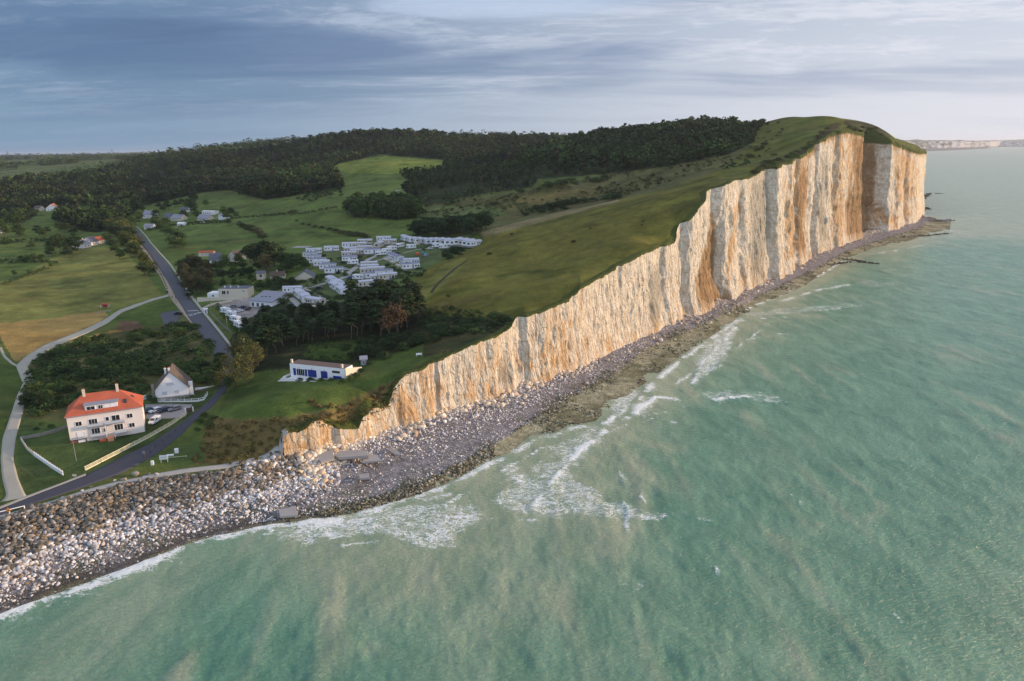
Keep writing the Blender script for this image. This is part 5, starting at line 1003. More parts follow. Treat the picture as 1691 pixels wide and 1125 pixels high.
track('gravel_track', [(458, 489), (476, 490), (486, 497), (494, 506)], 3.2, M_GRAV); track('gravel_track', [(505, 478), (520, 484), (536, 494), (548, 503)], 1.6, M_GRAV)
track('gravel_track', [(618, 424), (632, 413), (646, 405), (655, 402)], 2.2, M_GRAV); track('gravel_track', [(612, 433), (632, 428), (650, 419)], 2.0, M_GRAV); track('gravel_track', [(568, 444), (582, 446), (590, 440)], 1.5, M_GRAV)
track('gravel_track', [(665, 418), (690, 412), (715, 410)], 1.8, M_GRAV); track('gravel_track', [(486, 408), (500, 408), (512, 408)], 6, M_GRAV)
track('dirt_track', [(712, 484), (722, 470), (738, 455), (752, 443), (770, 431)], 1.6, plain('dark_earth', (.045, .04, .02), .95)); track('dirt_track', [(283, 378), (310, 370), (345, 363), (362, 358)], 2, M_GRAV)
track('wall_path', [(652, 316), (660, 314), (666, 314)], 2, M_GRAV)
def pad(name, poly, mat, lift=.06):
    q = [P(u, v) for u, v in poly]; mb = MB(); n = len(q)
    mb.add([(p[0], p[1], p[2] - .5) for p in q] + [(p[0], p[1], p[2] + lift) for p in q], [tuple(range(n))[::-1], tuple(range(n, 2 * n))] + [(i, (i + 1) % n, n + (i + 1) % n, n + i) for i in range(n)])
    o = mb.build(name, mat); tag(o, kind='structure'); return o
ribbon('car_park', [(240, 668), (280, 667), (318, 668)], [(240, 692), (285, 691), (306, 688)], plain('car_park_gravel', (.30, .27, .26), .95, .15, 1.5), .06, 40); ribbon('paved_area', [(264, 518), (286, 513.5), (305, 513)], [(272, 537), (293, 532), (296, 520)], M_ASPH, .06, 30)
pad('driveway', [(113, 803), (118, 800), (127, 784), (120, 783)], M_PATH, .02)
M_PAINT = plain('road_paint', (.62, .62, .62), .8, .2, 4)
def marking():                                               # the word on the asphalt and the give-way line
    a, b = P(314, 523), P(330, 518.5); yaw = math.atan2(b[1] - a[1], b[0] - a[0])
    cu = bpy.data.curves.new('marking_text', 'FONT'); cu.body = 'ZONE'; cu.size = 3.4; cu.extrude = 0.0; t = bpy.data.objects.new('marking_text', cu); COL.objects.link(t)
    me = bpy.data.meshes.new_from_object(t.evaluated_get(bpy.context.evaluated_depsgraph_get())); bpy.data.objects.remove(t)
    bm = bmesh.new(); bm.from_mesh(me); bmesh.ops.subdivide_edges(bm, edges=bm.edges[:], cuts=1); ca, sa = math.cos(yaw), math.sin(yaw)
    for v in bm.verts:
        x, y = v.co.x * .78, v.co.y * 1.5; X, Y = a[0] + x * ca - y * sa, a[1] + x * sa + y * ca; v.co = (X, Y, float(H(X, Y)) + .24)
    bm.to_mesh(me); bm.free(); me.materials.append(M_PAINT); o = link('road_marking', me); tag(o, kind='structure')
marking(); track('road_marking', [(307, 514.5), (318, 513.8), (328, 513)], .5, M_PAINT, .16)

# ---------------------------------------------------------------- buildings
def add_win(root, face, L, W, x, z, w, h, frame=M_FRAME, pane=M_GLASS, name='window', bars=1, off=0.0):
    """a framed window or door on a wall face; x runs along the face seen from outside"""
    def tr(px, py, pz):                                      # py = out of the wall
        return {'front': (x0 + px, -py, pz), 'right': (L + py, x0 + px, pz), 'left': (-py, W - x0 - px, pz), 'back': (L - x0 - px, W + py, pz)}[face]
    x0 = x; f = MB(); t = .09; o = off
    def bx_(mb, a, b, c, d, e0, e1):
        p, q = tr(a, e0, c), tr(b, e1, d); mb.box(min(p[0], q[0]), max(p[0], q[0]), min(p[1], q[1]), max(p[1], q[1]), min(p[2], q[2]), max(p[2], q[2]))
    bx_(f, -w / 2, -w / 2 + t, z, z + h, o, o + .09); bx_(f, w / 2 - t, w / 2, z, z + h, o, o + .09); bx_(f, -w / 2 + t, w / 2 - t, z, z + t, o, o + .12); bx_(f, -w / 2 + t, w / 2 - t, z + h - t, z + h, o, o + .09)
    for i in range(bars): c = -w / 2 + w * (i + 1) / (bars + 1); bx_(f, c - .035, c + .035, z + t, z + h - t, o, o + .07)
    fo = f.build(name, frame, root); g = MB(); bx_(g, -w / 2 + t, w / 2 - t, z + t, z + h - t, o, o + .045); g.build('pane', pane, fo); return fo
def frame2(pl, pr):
    a, b = P(*pl), P(*pr); d = b - a; L = math.hypot(d[0], d[1]); return a, L, math.atan2(d[1], d[0]), b
def gable_roof(root, L, W, he, hr, mat, axis='x', over=.35, th=.18):
    """two slabs and the ridge along x or y; returns the roof"""
    r = MB(); m, n = (W, L) if axis == 'x' else (L, W); s = (hr - he) / (m / 2)
    for sg in (0, 1):
        y0, z0 = -over, he - over * s; y1, z1 = m / 2, hr; a, b = -over, n + over
        q = [(y0, z0), (y1, z1), (y1, z1 + th), (y0, z0 + th)]
        if sg: q = [(m - y, z) for y, z in q]
        r.prism(q, 'x' if axis == 'x' else 'y', a, b)
    return r.build('roof', mat, root)
def chimney(root, x, y, z0, z1, w=.7, d=.5, mat=None):
    c = MB(); c.box(x - w / 2, x + w / 2, y - d / 2, y + d / 2, z0, z1); c.box(x - w / 2 - .06, x + w / 2 + .06, y - d / 2 - .06, y + d / 2 + .06, z1 - .25, z1 - .1); o = c.build('chimney', mat or M_CREAM, root)
    p = MB(); p.tube((x - .12, y, z1), (x - .12, y, z1 + .3), .1); p.tube((x + .15, y, z1), (x + .15, y, z1 + .25), .09); p.build('chimney_pot', M_TERRA, o); return o
def gable_house(name, pl, pr, W, he, hr, wall, roof, label, wins=(), axis='x', chim=(), cat='house', sink=1.5, L=None, group=None):
    a, L0, yaw, b = frame2(pl, pr); L = L or L0; z = min(a[2], b[2])
    root = empty(name, (a[0], a[1], z), yaw, label, cat, group)
    w = MB()
    if axis == 'x': w.prism([(0, -sink), (W, -sink), (W, he), (W / 2, hr), (0, he)], 'x', 0, L)
    else: w.prism([(0, -sink), (L, -sink), (L, he), (L / 2, hr), (0, he)], 'y', 0, W)
    w.build('wall', wall, root); rf = gable_roof(root, L, W, he, hr, roof, axis)
    for c in chim: chimney(rf, *c)
    for f in wins: add_win(root, f[0], L, W, *f[1:])
    return root, L
M_RAIL = plain('railing_paint', (.50, .53, .57), .6, .05)
def big_house():
    a, L, yaw, b = frame2((117, 733), (239.5, 713)); W = 10.5; z = a[2]; dz = b[2] - a[2]
    root = empty('apartment_house', (a[0], a[1], z), yaw, 'long white seaside apartment house with a bright red hipped tile roof', 'house')
    he = 8.3; w = MB(); w.box(0, L, 0, W, -1.8, he); w.build('wall', M_PINK, root)
    MB().box(-.04, 4.2, -.05, W, -1.9, 1.0).build('plinth', M_BRICK, root)
    o = .45; hl, hr_, rz = 4.4, 5.6, he + 4.7; v = [(-o, -o, he), (L + o, -o, he), (L + o, W + o, he), (-o, W + o, he), (hl, W / 2, rz), (L - hr_, W / 2, rz)]; v += [(p[0], p[1], p[2] - .22) for p in v[:4]]
    rf = MB().add(v, [(0, 1, 5, 4), (1, 2, 5), (2, 3, 4, 5), (3, 0, 4), (6, 7, 1, 0), (7, 8, 2, 1), (8, 9, 3, 2), (9, 6, 0, 3), (9, 8, 7, 6)]).build('roof', M_TILE, root)
    chimney(rf, hl + .4, W / 2 - .6, rz - 1.2, rz + 1.5); chimney(rf, L - hr_ - .3, W / 2 - .4, rz - 1.0, rz + 1.8)
    MB().tube((-o, -o - .07, he - .1), (L + o, -o - .07, he - .1), .08).build('gutter', M_GREYR, rf)
    # the long flat-topped dormer
    x0, x1 = 4.9, 13.4; dm = MB(); dm.box(x0, x1, 0.7, 4.6, he + .45, he + 2.35); d = dm.build('dormer', M_WHITE, root); MB().hexa([(x0 - .3, .3, he + 2.32), (x1 + .3, .3, he + 2.32), (x1 + .3, 4.9, he + 2.6), (x0 - .3, 4.9, he + 2.6), (x0 - .3, .3, he + 2.5), (x1 + .3, .3, he + 2.5), (x1 + .3, 4.9, he + 2.78), (x0 - .3, 4.9, he + 2.78)]).build('dormer_roof', M_GREYR, d)
    for x, ww, bars in ((6.4, 2.2, 1), (8.9, 1.3, 1)): add_win(root, 'front', L, W, x, he + .8, ww, 1.2, off=-.7, bars=bars)
    for x, ww in ((10.8, 1.7), (12.4, 1.5)): add_win(root, 'front', L, W, x, he + .7, ww, 1.35, off=-.7, bars=0, pane=M_WHITE, name='shutter')
    MB().hexa([(14.9, 1.2, he + 1.4), (15.8, 1.2, he + 1.4), (15.8, 2.2, he + 2.25), (14.9, 2.2, he + 2.25), (14.9, 1.15, he + 1.5), (15.8, 1.15, he + 1.5), (15.8, 2.15, he + 2.4), (14.9, 2.15, he + 2.4)]).build('roof_window', M_GLASS, rf)
    MB().hexa([(L - 2.6, 4.2, he + 2.3), (L - 1.9, 4.2, he + 1.7), (L - 1.9, 5.4, he + 1.7), (L - 2.6, 5.4, he + 2.3), (L - 2.5, 4.2, he + 2.5), (L - 1.8, 4.2, he + 1.9), (L - 1.8, 5.4, he + 1.9), (L - 2.5, 5.4, he + 2.5)]).build('roof_window', M_GLASS, rf)
    for x, zz, ww, hh, bars in ((2.8, 5.0, 1.7, 1.4, 1), (6.5, 4.7, 2.3, 1.9, 2), (10.2, 5.3, 1.0, 1.3, 0), (12.4, 4.9, 2.2, 1.9, 1), (16.1, 5.2, 1.6, 1.4, 1), (6.8, 1.7, 2.2, 2.0, 2), (9.2, 2.0, 1.0, 1.3, 1), (12.8, 2.0, 2.4, 1.9, 2), (16.3, 2.2, 1.6, 1.4, 1)): add_win(root, 'front', L, W, x, zz, ww, hh, bars=bars)
    add_win(root, 'front', L, W, 3.0, 1.7, 2.0, 1.5, pane=M_WHITE, bars=0, name='shutter'); add_win(root, 'front', L, W, 2.9, -.5, 1.8, 1.3, pane=M_WHITE, bars=0, name='garage_door', off=.06)
    for x, zz in ((2.5, 5.1), (7.6, 5.1), (2.5, 2.1)): add_win(root, 'right', L, W, x, zz, 1.1, 1.3)
    MB().box(L + .02, L + .10, .5, .6, 0, he).build('drainpipe', M_STEEL, root)
    def balcony(x0, x1, z0, dep, nm='balcony', m=M_PINK):
        s = MB().box(x0, x1, -dep, -.02, z0 - .16, z0).build(nm, M_GREYR, root); r = MB(); n = int((x1 - x0) / .28)
        for i in range(n + 1): x = x0 + (x1 - x0) * i / n; r.box(x - .02, x + .02, -dep + .02, -dep + .06, z0, z0 + .9)
        r.box(x0, x1, -dep, -dep + .08, z0 + .9, z0 + .97); r.box(x0 + .05, x1 - .05, -dep + .03, -dep + .05, z0 + .12, z0 + .78); r.box(x0, x0 + .06, -dep + .1, -.05, z0 + .9, z0 + .97); r.box(x1 - .06, x1, -dep + .1, -.05, z0 + .9, z0 + .97); r.build('railing', M_RAIL, s)
    balcony(4.9, 9.2, 4.5, 1.2); balcony(9.4, 14.6, 4.6, 1.3); balcony(5.2, 9.0, 1.5, 1.5); balcony(11.8, 15.0, 1.6, 1.9)
    for x in (9.5, 11.6): MB().box(x - .1, x + .1, -1.3, -1.1, -1.5, 4.42).build('post', M_FRAME, root)
    s = MB(); [s.box(9.7, 11.3, -1.4 - .3 * (i + 1), -1.4 - .3 * i, -1.6, 1.4 - .2 * (i + 1)) for i in range(6)]; s.build('steps', plain('orange_tiled', (.50, .26, .14), .85), root)
    MB().box(7.6, 9.3, -2.3, -1.52, -.9, .5).build('lean_to', M_TERRA, root)
big_house()
def cottage():
    a, L, yaw, b = frame2((258.5, 663), (313, 655)); W = 10.5; z = a[2]; he, hr = 4.0, 9.8
    root = empty('gabled_cottage', (a[0], a[1], z), yaw, 'white cottage with a steep brown roof and its tall gable to the sea', 'house')
    MB().prism([(0, -1.5), (L, -1.5), (L, he), (L / 2, hr), (0, he)], 'y', 0, W).build('wall', M_WHITE, root); rf = gable_roof(root, L, W, he, hr, M_BROWNT, 'y', .35)
    chimney(rf, L * .47, 2.0, hr - .8, hr + .9, .6, .6, M_WHITE); chimney(rf, L * .33, 4.5, hr - 3, hr + .3, .6, .6, M_WHITE); MB().box(-.03, L + .03, -.05, .3, -1.5, 1.15).build('plinth', M_STONE, root)
    for x, zz, w, h in ((2.8, 1.9, 1.5, 1.3), (6.6, 1.9, 1.5, 1.3), (4.8, 5.1, 2.4, 1.1)): add_win(root, 'front', L, W, x, zz, w, h, pane=M_RAIL, name='shutter')
    for x in (2.0, 5.0, 8.2): add_win(root, 'front', L, W, x, .1, .9, .8, off=.06)
    for x in (2.0, 4.6, 7.2): add_win(root, 'right', L, W, x, 1.4, 1.0, 1.4)
    tb = MB(); [tb.box(L + .01, L + .06, y - .08, y + .08, .2, he - .15) for y in (.4, 3.3, 6.0, 8.8)]; tb.build('timber_frame', M_DWOOD, root)
    MB().box(-1.2, -.4, 1.5, 2.2, -1, 5.4).build('side_chimney', M_STONE, root); MB().box(L + .05, L + 1.3, 1.6, 2.2, 0, 5.2).build('porch_post', M_WHITE, root)
    MB().box(-7.5, -.05, 3.5, 3.8, -1, 1.5).build('garden_wall', M_WHITE, root)
    t = MB(); t.box(L + 1.5, L + 8.5, .5, 5.5, -1, .5); t.box(L + 8.3, L + 8.5, .5, 5.5, .5, 1.4); t.box(L + 1.5, L + 8.3, 5.3, 5.5, .5, 1.6); t.build('terrace', M_WHITE, root)
    for i in (0, 1): MB().box(L + 3.2 + 1.6 * i, L + 4.1 + 1.6 * i, 2, 2.9, .5, 1.25).build('bench', M_DWOOD, root)
cottage()
def bungalow():
    a, L, yaw, b = frame2((480.6, 626), (570, 626.5)); W = 4.8; z = min(a[2], b[2]) - .2; he = 5.7
    root = empty('flat_roofed_bungalow', (a[0], a[1], z), yaw, 'long white flat-roofed house with dark blue doors on the lawn above the low cliff', 'house')
    MB().box(0, L, 0, W, -1.5, he).build('wall', M_WHITE, root)
    MB().hexa([(.15, .15, he), (L - .15, .15, he), (L - .15, W - .15, he), (.15, W - .15, he), (.15, .15, he + .05), (L - .15, .15, he + .05), (L - .15, W - .15, he + .12), (.15, W - .15, he + .12)]).build('roof', plain('brown_roofing', (.14, .10, .085), .9, .15, 2), root)
    MB().prism([(0, -1.5), (W + 5, -1.5), (W + 5, 3.6), (0, he + .2)], 'x', L + .03, L + .4).build('end_wall', M_CREAM, root)
    MB().box(L - 3, L - .02, W + .02, W + 5, -1, 3.4).build('annexe', M_GREYR, root)
    for x in (.45, L - 1.3): MB().box(x - .3, x + .3, .4, 1.0, he, he + 1.3).build('chimney', M_CREAM, root)
    k = L / 22.0
    for x, w in ((1.85, 1.0), (6.5, .8), (9.0, 3.3), (13.8, 2.5)): add_win(root, 'front', L, W, x * k, 1.8, w, 2.4, frame=M_BLUE, pane=M_BLUE, name='shutter', bars=0)
    add_win(root, 'front', L, W, 4.3 * k, 1.8, 3.2, 2.4, bars=3); add_win(root, 'front', L, W, 19.0 * k, .1, 3.2, 2.9, frame=M_BLUE, pane=M_BLUE, name='garage_door', bars=0)
    for i in range(4): add_win(root, 'front', L, W, (17.5 + .75 * i) * k, 4.0, .7, .75, frame=M_DWOOD, bars=0)
    for x in (3.8, 8.9, 14): MB().box(x * k - .12, x * k + .12, -.12, -.01, 4.3, 4.6).build('wall_lamp', M_DWOOD, root)
    t = MB(); t.box(-1.5, 16 * k, -2.4, -.05, -1.5, .8); s = t.build('terrace', M_WHITE, root); r = MB(); r.box(-1.5, 5.5, -2.4, -2.2, .8, 1.3); r.box(9, 16 * k, -2.4, -2.2, .8, 1.2); r.box(-1.5, -1.3, -2.2, 2, .8, 1.6); r.build('parapet', M_WHITE, s)
    MB().hexa([(-4.6, -2.2, -1.2), (-1.6, -2.2, -1.2), (-1.6, -1.8, -1.2), (-4.6, -1.8, -1.2), (-4.6, -2.2, -.9), (-1.6, -2.2, 1.3), (-1.6, -1.8, 1.3), (-4.6, -1.8, -.9)]).build('stair_wall', M_WHITE, root)
bungalow()
def villa():
    a, L, yaw, b = frame2((362, 494), (410, 492)); z = min(a[2], b[2]); W = 9
    root = empty('flat_roofed_villa', (a[0], a[1], z), yaw, 'cream flat-roofed villa with three small roof chimneys by the valley road', 'house'); k = L
    MB().box(0, L, 0, W, -1.5, 5.6).build('wall', M_CREAM, root); MB().box(.1, L - .1, .1, W - .1, 5.6, 5.75).build('roof', M_SLATE, root); MB().box(-L * .42, -.03, 1, W - 1, -1.5, 3.0).build('wing', M_WHITE, root)
    for x in (.15, .35, .62): MB().box(L * x - .25, L * x + .25, 3, 3.5, 5.6, 6.7).build('chimney', M_WHITE, root)
    for x, w in ((.18, 2.2), (.32, 1.2)): add_win(root, 'front', L, W, L * x, 2.6, w, 2.0)
    add_win(root, 'front', L, W, L * .86, 3.9, 1.2, .8); MB().box(-L * .65, L * .9, -3.6, -3.3, -1.5, 1.6).build('garden_wall', M_CREAM, root)
    add_win(root, 'front', L, W, -L * .22, 1.0, 1.1, 1.3, off=-1.0)
villa()
def pavilion():
    a, L, yaw, b = frame2((412, 507), (450, 507)); z = min(a[2], b[2]); root = empty('grey_roofed_hall', (a[0], a[1], z), yaw, 'low hall under one big sloping grey roof beside the gravel yard', 'building'); W = 13
    MB().box(.5, L - .5, .5, W - .5, -1.5, 3.2).build('wall', M_PLAST, root)
    rf = MB().hexa([(0, 0, 3.2), (L, 0, 3.2), (L - .5, W, 6.0), (-.5, W, 6.0), (0, 0, 3.45), (L, 0, 3.45), (L - .5, W, 6.25), (-.5, W, 6.25)]).build('roof', M_GREYR, root)
    for i in range(3): MB().box(L * .25 + i * 2.2, L * .25 + i * 2.2 + 1.0, 5 + i * .2, 6.2 + i * .2, 4.2, 4.75 + i * .04).build('skylight', M_GLASS, rf)
    p = [MB().box(-.3, -.1, y, y + .3, -1, 3.2 + y * .2).build('post', M_PLAST, root) for y in (.5, 3.5, 6.5, 9.5)]
    for x in (2, 5, 8): add_win(root, 'front', L, W, x, .4, 1.6, 2.0, off=-.5)
pavilion()
W3 = lambda L, z=1.1, n=3, w=1.1, h=1.2, face='front': [(face, L * (i + 1) / (n + 1), z, w, h) for i in range(n)]
gable_house('small_house', (424, 463), (437.5, 461.5), 6, 4.2, 5.2, M_CREAM, M_SLATE, 'narrow white two-storey house in front of the large dark trees', [('front', 2.6, 1.8, 1.6, 1.8)])
gable_house('low_house', (446, 464), (470, 461), 7, 2.8, 5.0, M_CREAM, M_DWOOD, 'low house with a dark brown roof half hidden in garden bushes', W3(9, 1, 3), chim=[(4, 3.5, 4, 5.9)])
gable_house('beige_house', (488, 466), (519, 462), 9, 2.8, 6.2, M_CREAM, M_SLATE, 'beige house with its broad gable beside the camp track', [('front', 9.5, .6, 1.2, 1.4)], axis='y')
gable_house('slate_house', (346.5, 437), (366, 435), 9, 3.2, 7.2, M_WHITE, M_SLATE, 'white house with a dark slate roof under the green paddock', W3(8, 1, 3), chim=[(3, 4.5, 6.5, 8)])
gable_house('long_outbuilding', (328, 424), (352, 423), 5, 3.0, 3.9, M_CREAM, M_TILE, 'long low building with a cream wall and reddish roof at the paddock edge', W3(12, 1, 3, .8, .9))
gable_house('gabled_house', (377, 432), (390.5, 433), 9, 4.4, 7.6, M_CREAM, M_BROWNT, 'cream house with a pointed gable beside the slate-roofed house', [('front', 2, 1.4, 1, 1.3), ('front', 4.6, 1.4, 1, 1.3), ('front', 3.4, 4.2, .9, 1.0)], axis='y')
gable_house('village_house', (236, 361), (252, 360), 11, 4.2, 8.5, M_WHITE, M_GREYR, 'grey-roofed village house nearest the top of the road, behind the small white one', W3(10, 1.4, 3), chim=[(1.2, 5.5, 7.5, 9.6), (9, 5.5, 7.5, 9.6)])
gable_house('village_house', (238, 379), (253, 378), 7, 3.2, 5.2, M_WHITE, M_GREYR, 'small white house beside the top of the valley road', W3(8, 1, 3))
gable_house('village_house', (282, 366), (299, 365), 10, 3.6, 7.4, M_CREAM, M_GREYR, 'cream village house with a grey hipped-looking roof in the middle of the hamlet', W3(10, 1, 3), chim=[(7, 5, 6.5, 8.4)])
gable_house('village_house', (271, 361), (281, 360), 8, 3, 5.5, M_GREYR, M_SLATE, 'dark slate house left of the cream village house', W3(6, 1, 2))
gable_house('village_house', (293, 374), (304, 373), 5, 2.8, 4, M_WHITE, M_WHITE, 'small white cabin in front of the cream village house', W3(6, 1, 2))
gable_house('village_house', (297, 352), (308, 351), 8, 3.4, 6.5, M_WHITE, M_SLATE, 'white house with slate roof farthest back in the hamlet', W3(7, 1, 2))
gable_house('village_house', (334, 356), (353, 355), 8, 4.6, 5.0, M_WHITE, M_WHITE, 'white modern box-like house at the right of the hamlet', W3(14, 2, 4, 1.5, 1.2))
gable_house('village_house', (326, 365), (344, 364), 9, 2.8, 6.4, M_CREAM, M_GREYR, 'low house with a pale grey roof before the white modern house', W3(12, 1, 4))
gable_house('village_house', (361, 363), (369, 363), 7, 5, 6, M_WHITE, M_GREYR, 'small white building between two dark trees at the paddock corner', W3(6, 3, 1))
gable_house('pink_house', (137, 410), (150, 408), 10, 3.4, 6.8, M_PINK, M_GREYR, 'left house of the pinkish row among dark trees on the far side of the meadow', W3(8, 1, 2), chim=[(4, 5, 6, 7.6)])
gable_house('pink_house', (151, 406), (162, 404), 11, 3.4, 7.2, M_PINK, M_SLATE, 'middle house of the pinkish row with the darkest roof', W3(7, 1, 2))
gable_house('pink_house', (163, 403), (173, 401), 8, 3.0, 5.8, M_CREAM, M_TILE, 'right house of the pinkish row with a reddish roof', W3(6, 1, 2))
gable_house('farmhouse', (76, 349), (96, 348), 14, 4, 9, M_WHITE, plain('orange_tiles', (.42, .17, .09), .8, .1), 'isolated white house with orange roof among the far woods', W3(14, 1, 3), axis='y')
gable_house('farm_building', (56, 349), (66, 349), 9, 4, 7, M_CREAM, M_BROWNT, 'small pale building left of the isolated orange-roofed house', W3(8, 1, 2))
gable_house('garden_shed', (-2, 386), (8, 385), 8, 3, 5.5, M_GREYR, M_GREYR, 'grey shed at the very left edge of the fields', W3(6, 1, 1))
gable_house('garden_shed', (596, 604), (606, 602), 3.4, 2.2, 2.9, M_GREYR, M_GREYR, 'small grey-green shed behind the right end of the flat-roofed house', [('front', 1, .4, .8, 1.4)])
gable_house('utility_hut', (338, 519), (343, 518), 2.2, 2.4, 2.6, M_PLAST, M_PLAST, 'pale grey utility cabin on the right verge of the valley road', [('front', .6, .2, .7, 1.8)])

# ---------------------------------------------------------------- static caravans, motorhomes, cars
def make_caravan(wall, roof):
    r = empty('static_caravan', (0, 0, 0)); L, W = 9.2, 3.9
    b = MB(); b.prism([(-W / 2, .55), (W / 2, .55), (W / 2, 2.95), (0, 3.35), (-W / 2, 2.95)], 'x', -L / 2, L / 2); b.build('body', wall, r)
    t = MB(); t.prism([(-W / 2 - .15, 2.97), (0, 3.38), (W / 2 + .15, 2.97), (W / 2 + .15, 3.05), (0, 3.48), (-W / 2 - .15, 3.05)], 'x', -L / 2 - .15, L / 2 + .15); t.build('roof', roof, r)
    MB().box(-L / 2 + .15, L / 2 - .15, -W / 2 + .15, W / 2 - .15, -.4, .54).build('skirt', M_STONE, r)
    def wn(x, y, w, nx):
        f = MB()
        if nx: f.box(x, x + .05 * nx, y - w / 2, y + w / 2, 1.45, 2.3); 
        else: f.box(x - w / 2, x + w / 2, y, y + math.copysign(.05, y), 1.5, 2.25)
        f.v = [(p[0], p[1], p[2]) for p in f.v]; f.build('window', M_GLASS, r)
    for y in (-W / 2, W / 2):
        for x, ww in ((-3.4, .8), (-1.6, .6), (2.5, .9), (3.8, .8)): wn(x, y, ww, 0)
        MB().box(.6, 1.5, min(y, y * 1.02), max(y, y * 1.02), .6, 2.6).build('door', M_GREYR, r)
    if wall is not M_PLAST or roof is M_PROOF:
        dk = MB(); dk.box(-3.2, 2.2, W / 2 + .2, W / 2 + 2.6, -.3, .5).build('deck', M_BEIGE, r); rl = MB(); [rl.box(x, x + .08, W / 2 + 2.5, W / 2 + 2.58, .5, 1.4) for x in (-3.2, -1.9, -.6, .7, 2.1)]; rl.box(-3.2, 2.2, W / 2 + 2.5, W / 2 + 2.58, 1.4, 1.5); rl.build('railing', M_WOOD, r)
    wn(L / 2, -.8, 1.1, 1); wn(L / 2, .8, 1.1, 1); wn(-L / 2, 0, 1.6, -1)
    return r
def make_motorhome():
    r = empty('motorhome', (0, 0, 0)); b = MB(); b.prism([(-3.4, .45), (2.0, .45), (3.4, .5), (3.5, 1.15), (2.6, 1.9), (3.2, 2.2), (3.1, 2.85), (2.6, 3.05), (-3.4, 3.05)], 'y', -1.12, 1.12); b.build('body', M_PLAST, r, .05)
    MB().hexa([(3.42, -.95, 1.22), (3.42, .95, 1.22), (2.72, .95, 1.82), (2.72, -.95, 1.82), (3.5, -.95, 1.26), (3.5, .95, 1.26), (2.8, .95, 1.88), (2.8, -.95, 1.88)]).build('windscreen', M_GLASS, r)
    for y in (-1, 1):
        for x, w in ((-2.4, 1.0), (-.4, 1.2)): MB().box(x - w / 2, x + w / 2, min(y * 1.12, y * 1.16), max(y * 1.12, y * 1.16), 1.6, 2.25).build('window', M_GLASS, r)
        MB().box(1.9, 2.7, min(y * 1.12, y * 1.16), max(y * 1.12, y * 1.16), 1.25, 1.8).build('side_window', M_GLASS, r)
        for x in (-2.1, 2.3): MB().tube((x, y * .85, .36), (x, y * 1.14, .36), .36, n=12).build('wheel', M_RUB, r)
    MB().box(-2.2, -1.5, -.4, .4, 3.05, 3.2).build('roof_hatch', M_GREYR, r); return r
def make_car(mat, van=False):
    r = empty('parked_van' if van else 'parked_car', (0, 0, 0)); h = 1.0 if not van else 1.05
    if van: prof = [(-2.2, .35), (2.15, .35), (2.25, .8), (1.9, 1.1), (1.35, 1.2), (.75, 1.85), (-2.1, 1.9), (-2.2, 1.7)]
    else: prof = [(-2.05, .35), (2.05, .33), (2.12, .62), (1.85, .86), (1.0, .96), (.35, 1.42), (-1.2, 1.46), (-1.95, 1.02), (-2.12, .9)]
    b = MB(); b.prism(prof, 'y', -.88, .88); b.build('body', mat, r, .07)
    gl = [(1.22, 1.2), (.72, 1.78), (-.3, 1.8), (-.3, 1.22)] if van else [(.9, .98), (.3, 1.36), (-1.15, 1.39), (-1.75, 1.02)]
    for y in (-1, 1): MB().prism(gl, 'y', min(y * .86, y * .905), max(y * .86, y * .905)).build('side_window', M_GLASS, r)
    x0, z0, x1, z1 = (1.34, 1.2, .78, 1.82) if van else (1.0, .98, .38, 1.40)
    MB().hexa([(x0 + .02, -.72, z0), (x0 + .02, .72, z0), (x1 + .02, .66, z1), (x1 + .02, -.66, z1), (x0 + .07, -.72, z0 + .03), (x0 + .07, .72, z0 + .03), (x1 + .07, .66, z1 + .03), (x1 + .07, -.66, z1 + .03)]).build('windscreen', M_GLASS, r)
    for x in (-1.3, 1.32):
        for y in (-1, 1): w = MB().tube((x, y * .68, .33), (x, y * .91, .33), .33, n=14).build('wheel', M_RUB, r); MB().tube((x, y * .90, .33), (x, y * .925, .33), .19, n=10).build('rim', M_STEEL, w)
    for y in (-.62, .62): MB().box(2.08 if not van else 2.2, 2.16 if not van else 2.28, y - .17, y + .17, .6, .76).build('headlight', M_FRAME, r); MB().box(-2.24, -2.14, y - .12, y + .12, .75, .95).build('tail_light', M_RED, r)
    return r
def rehome(root, u, v, deg, lift=.0, scale=1.0):
    p = P(u, v); root.location = (p[0], p[1], p[2] + lift); root.rotation_euler = (0, 0, math.radians(deg)); root.scale = (scale,) * 3; return root
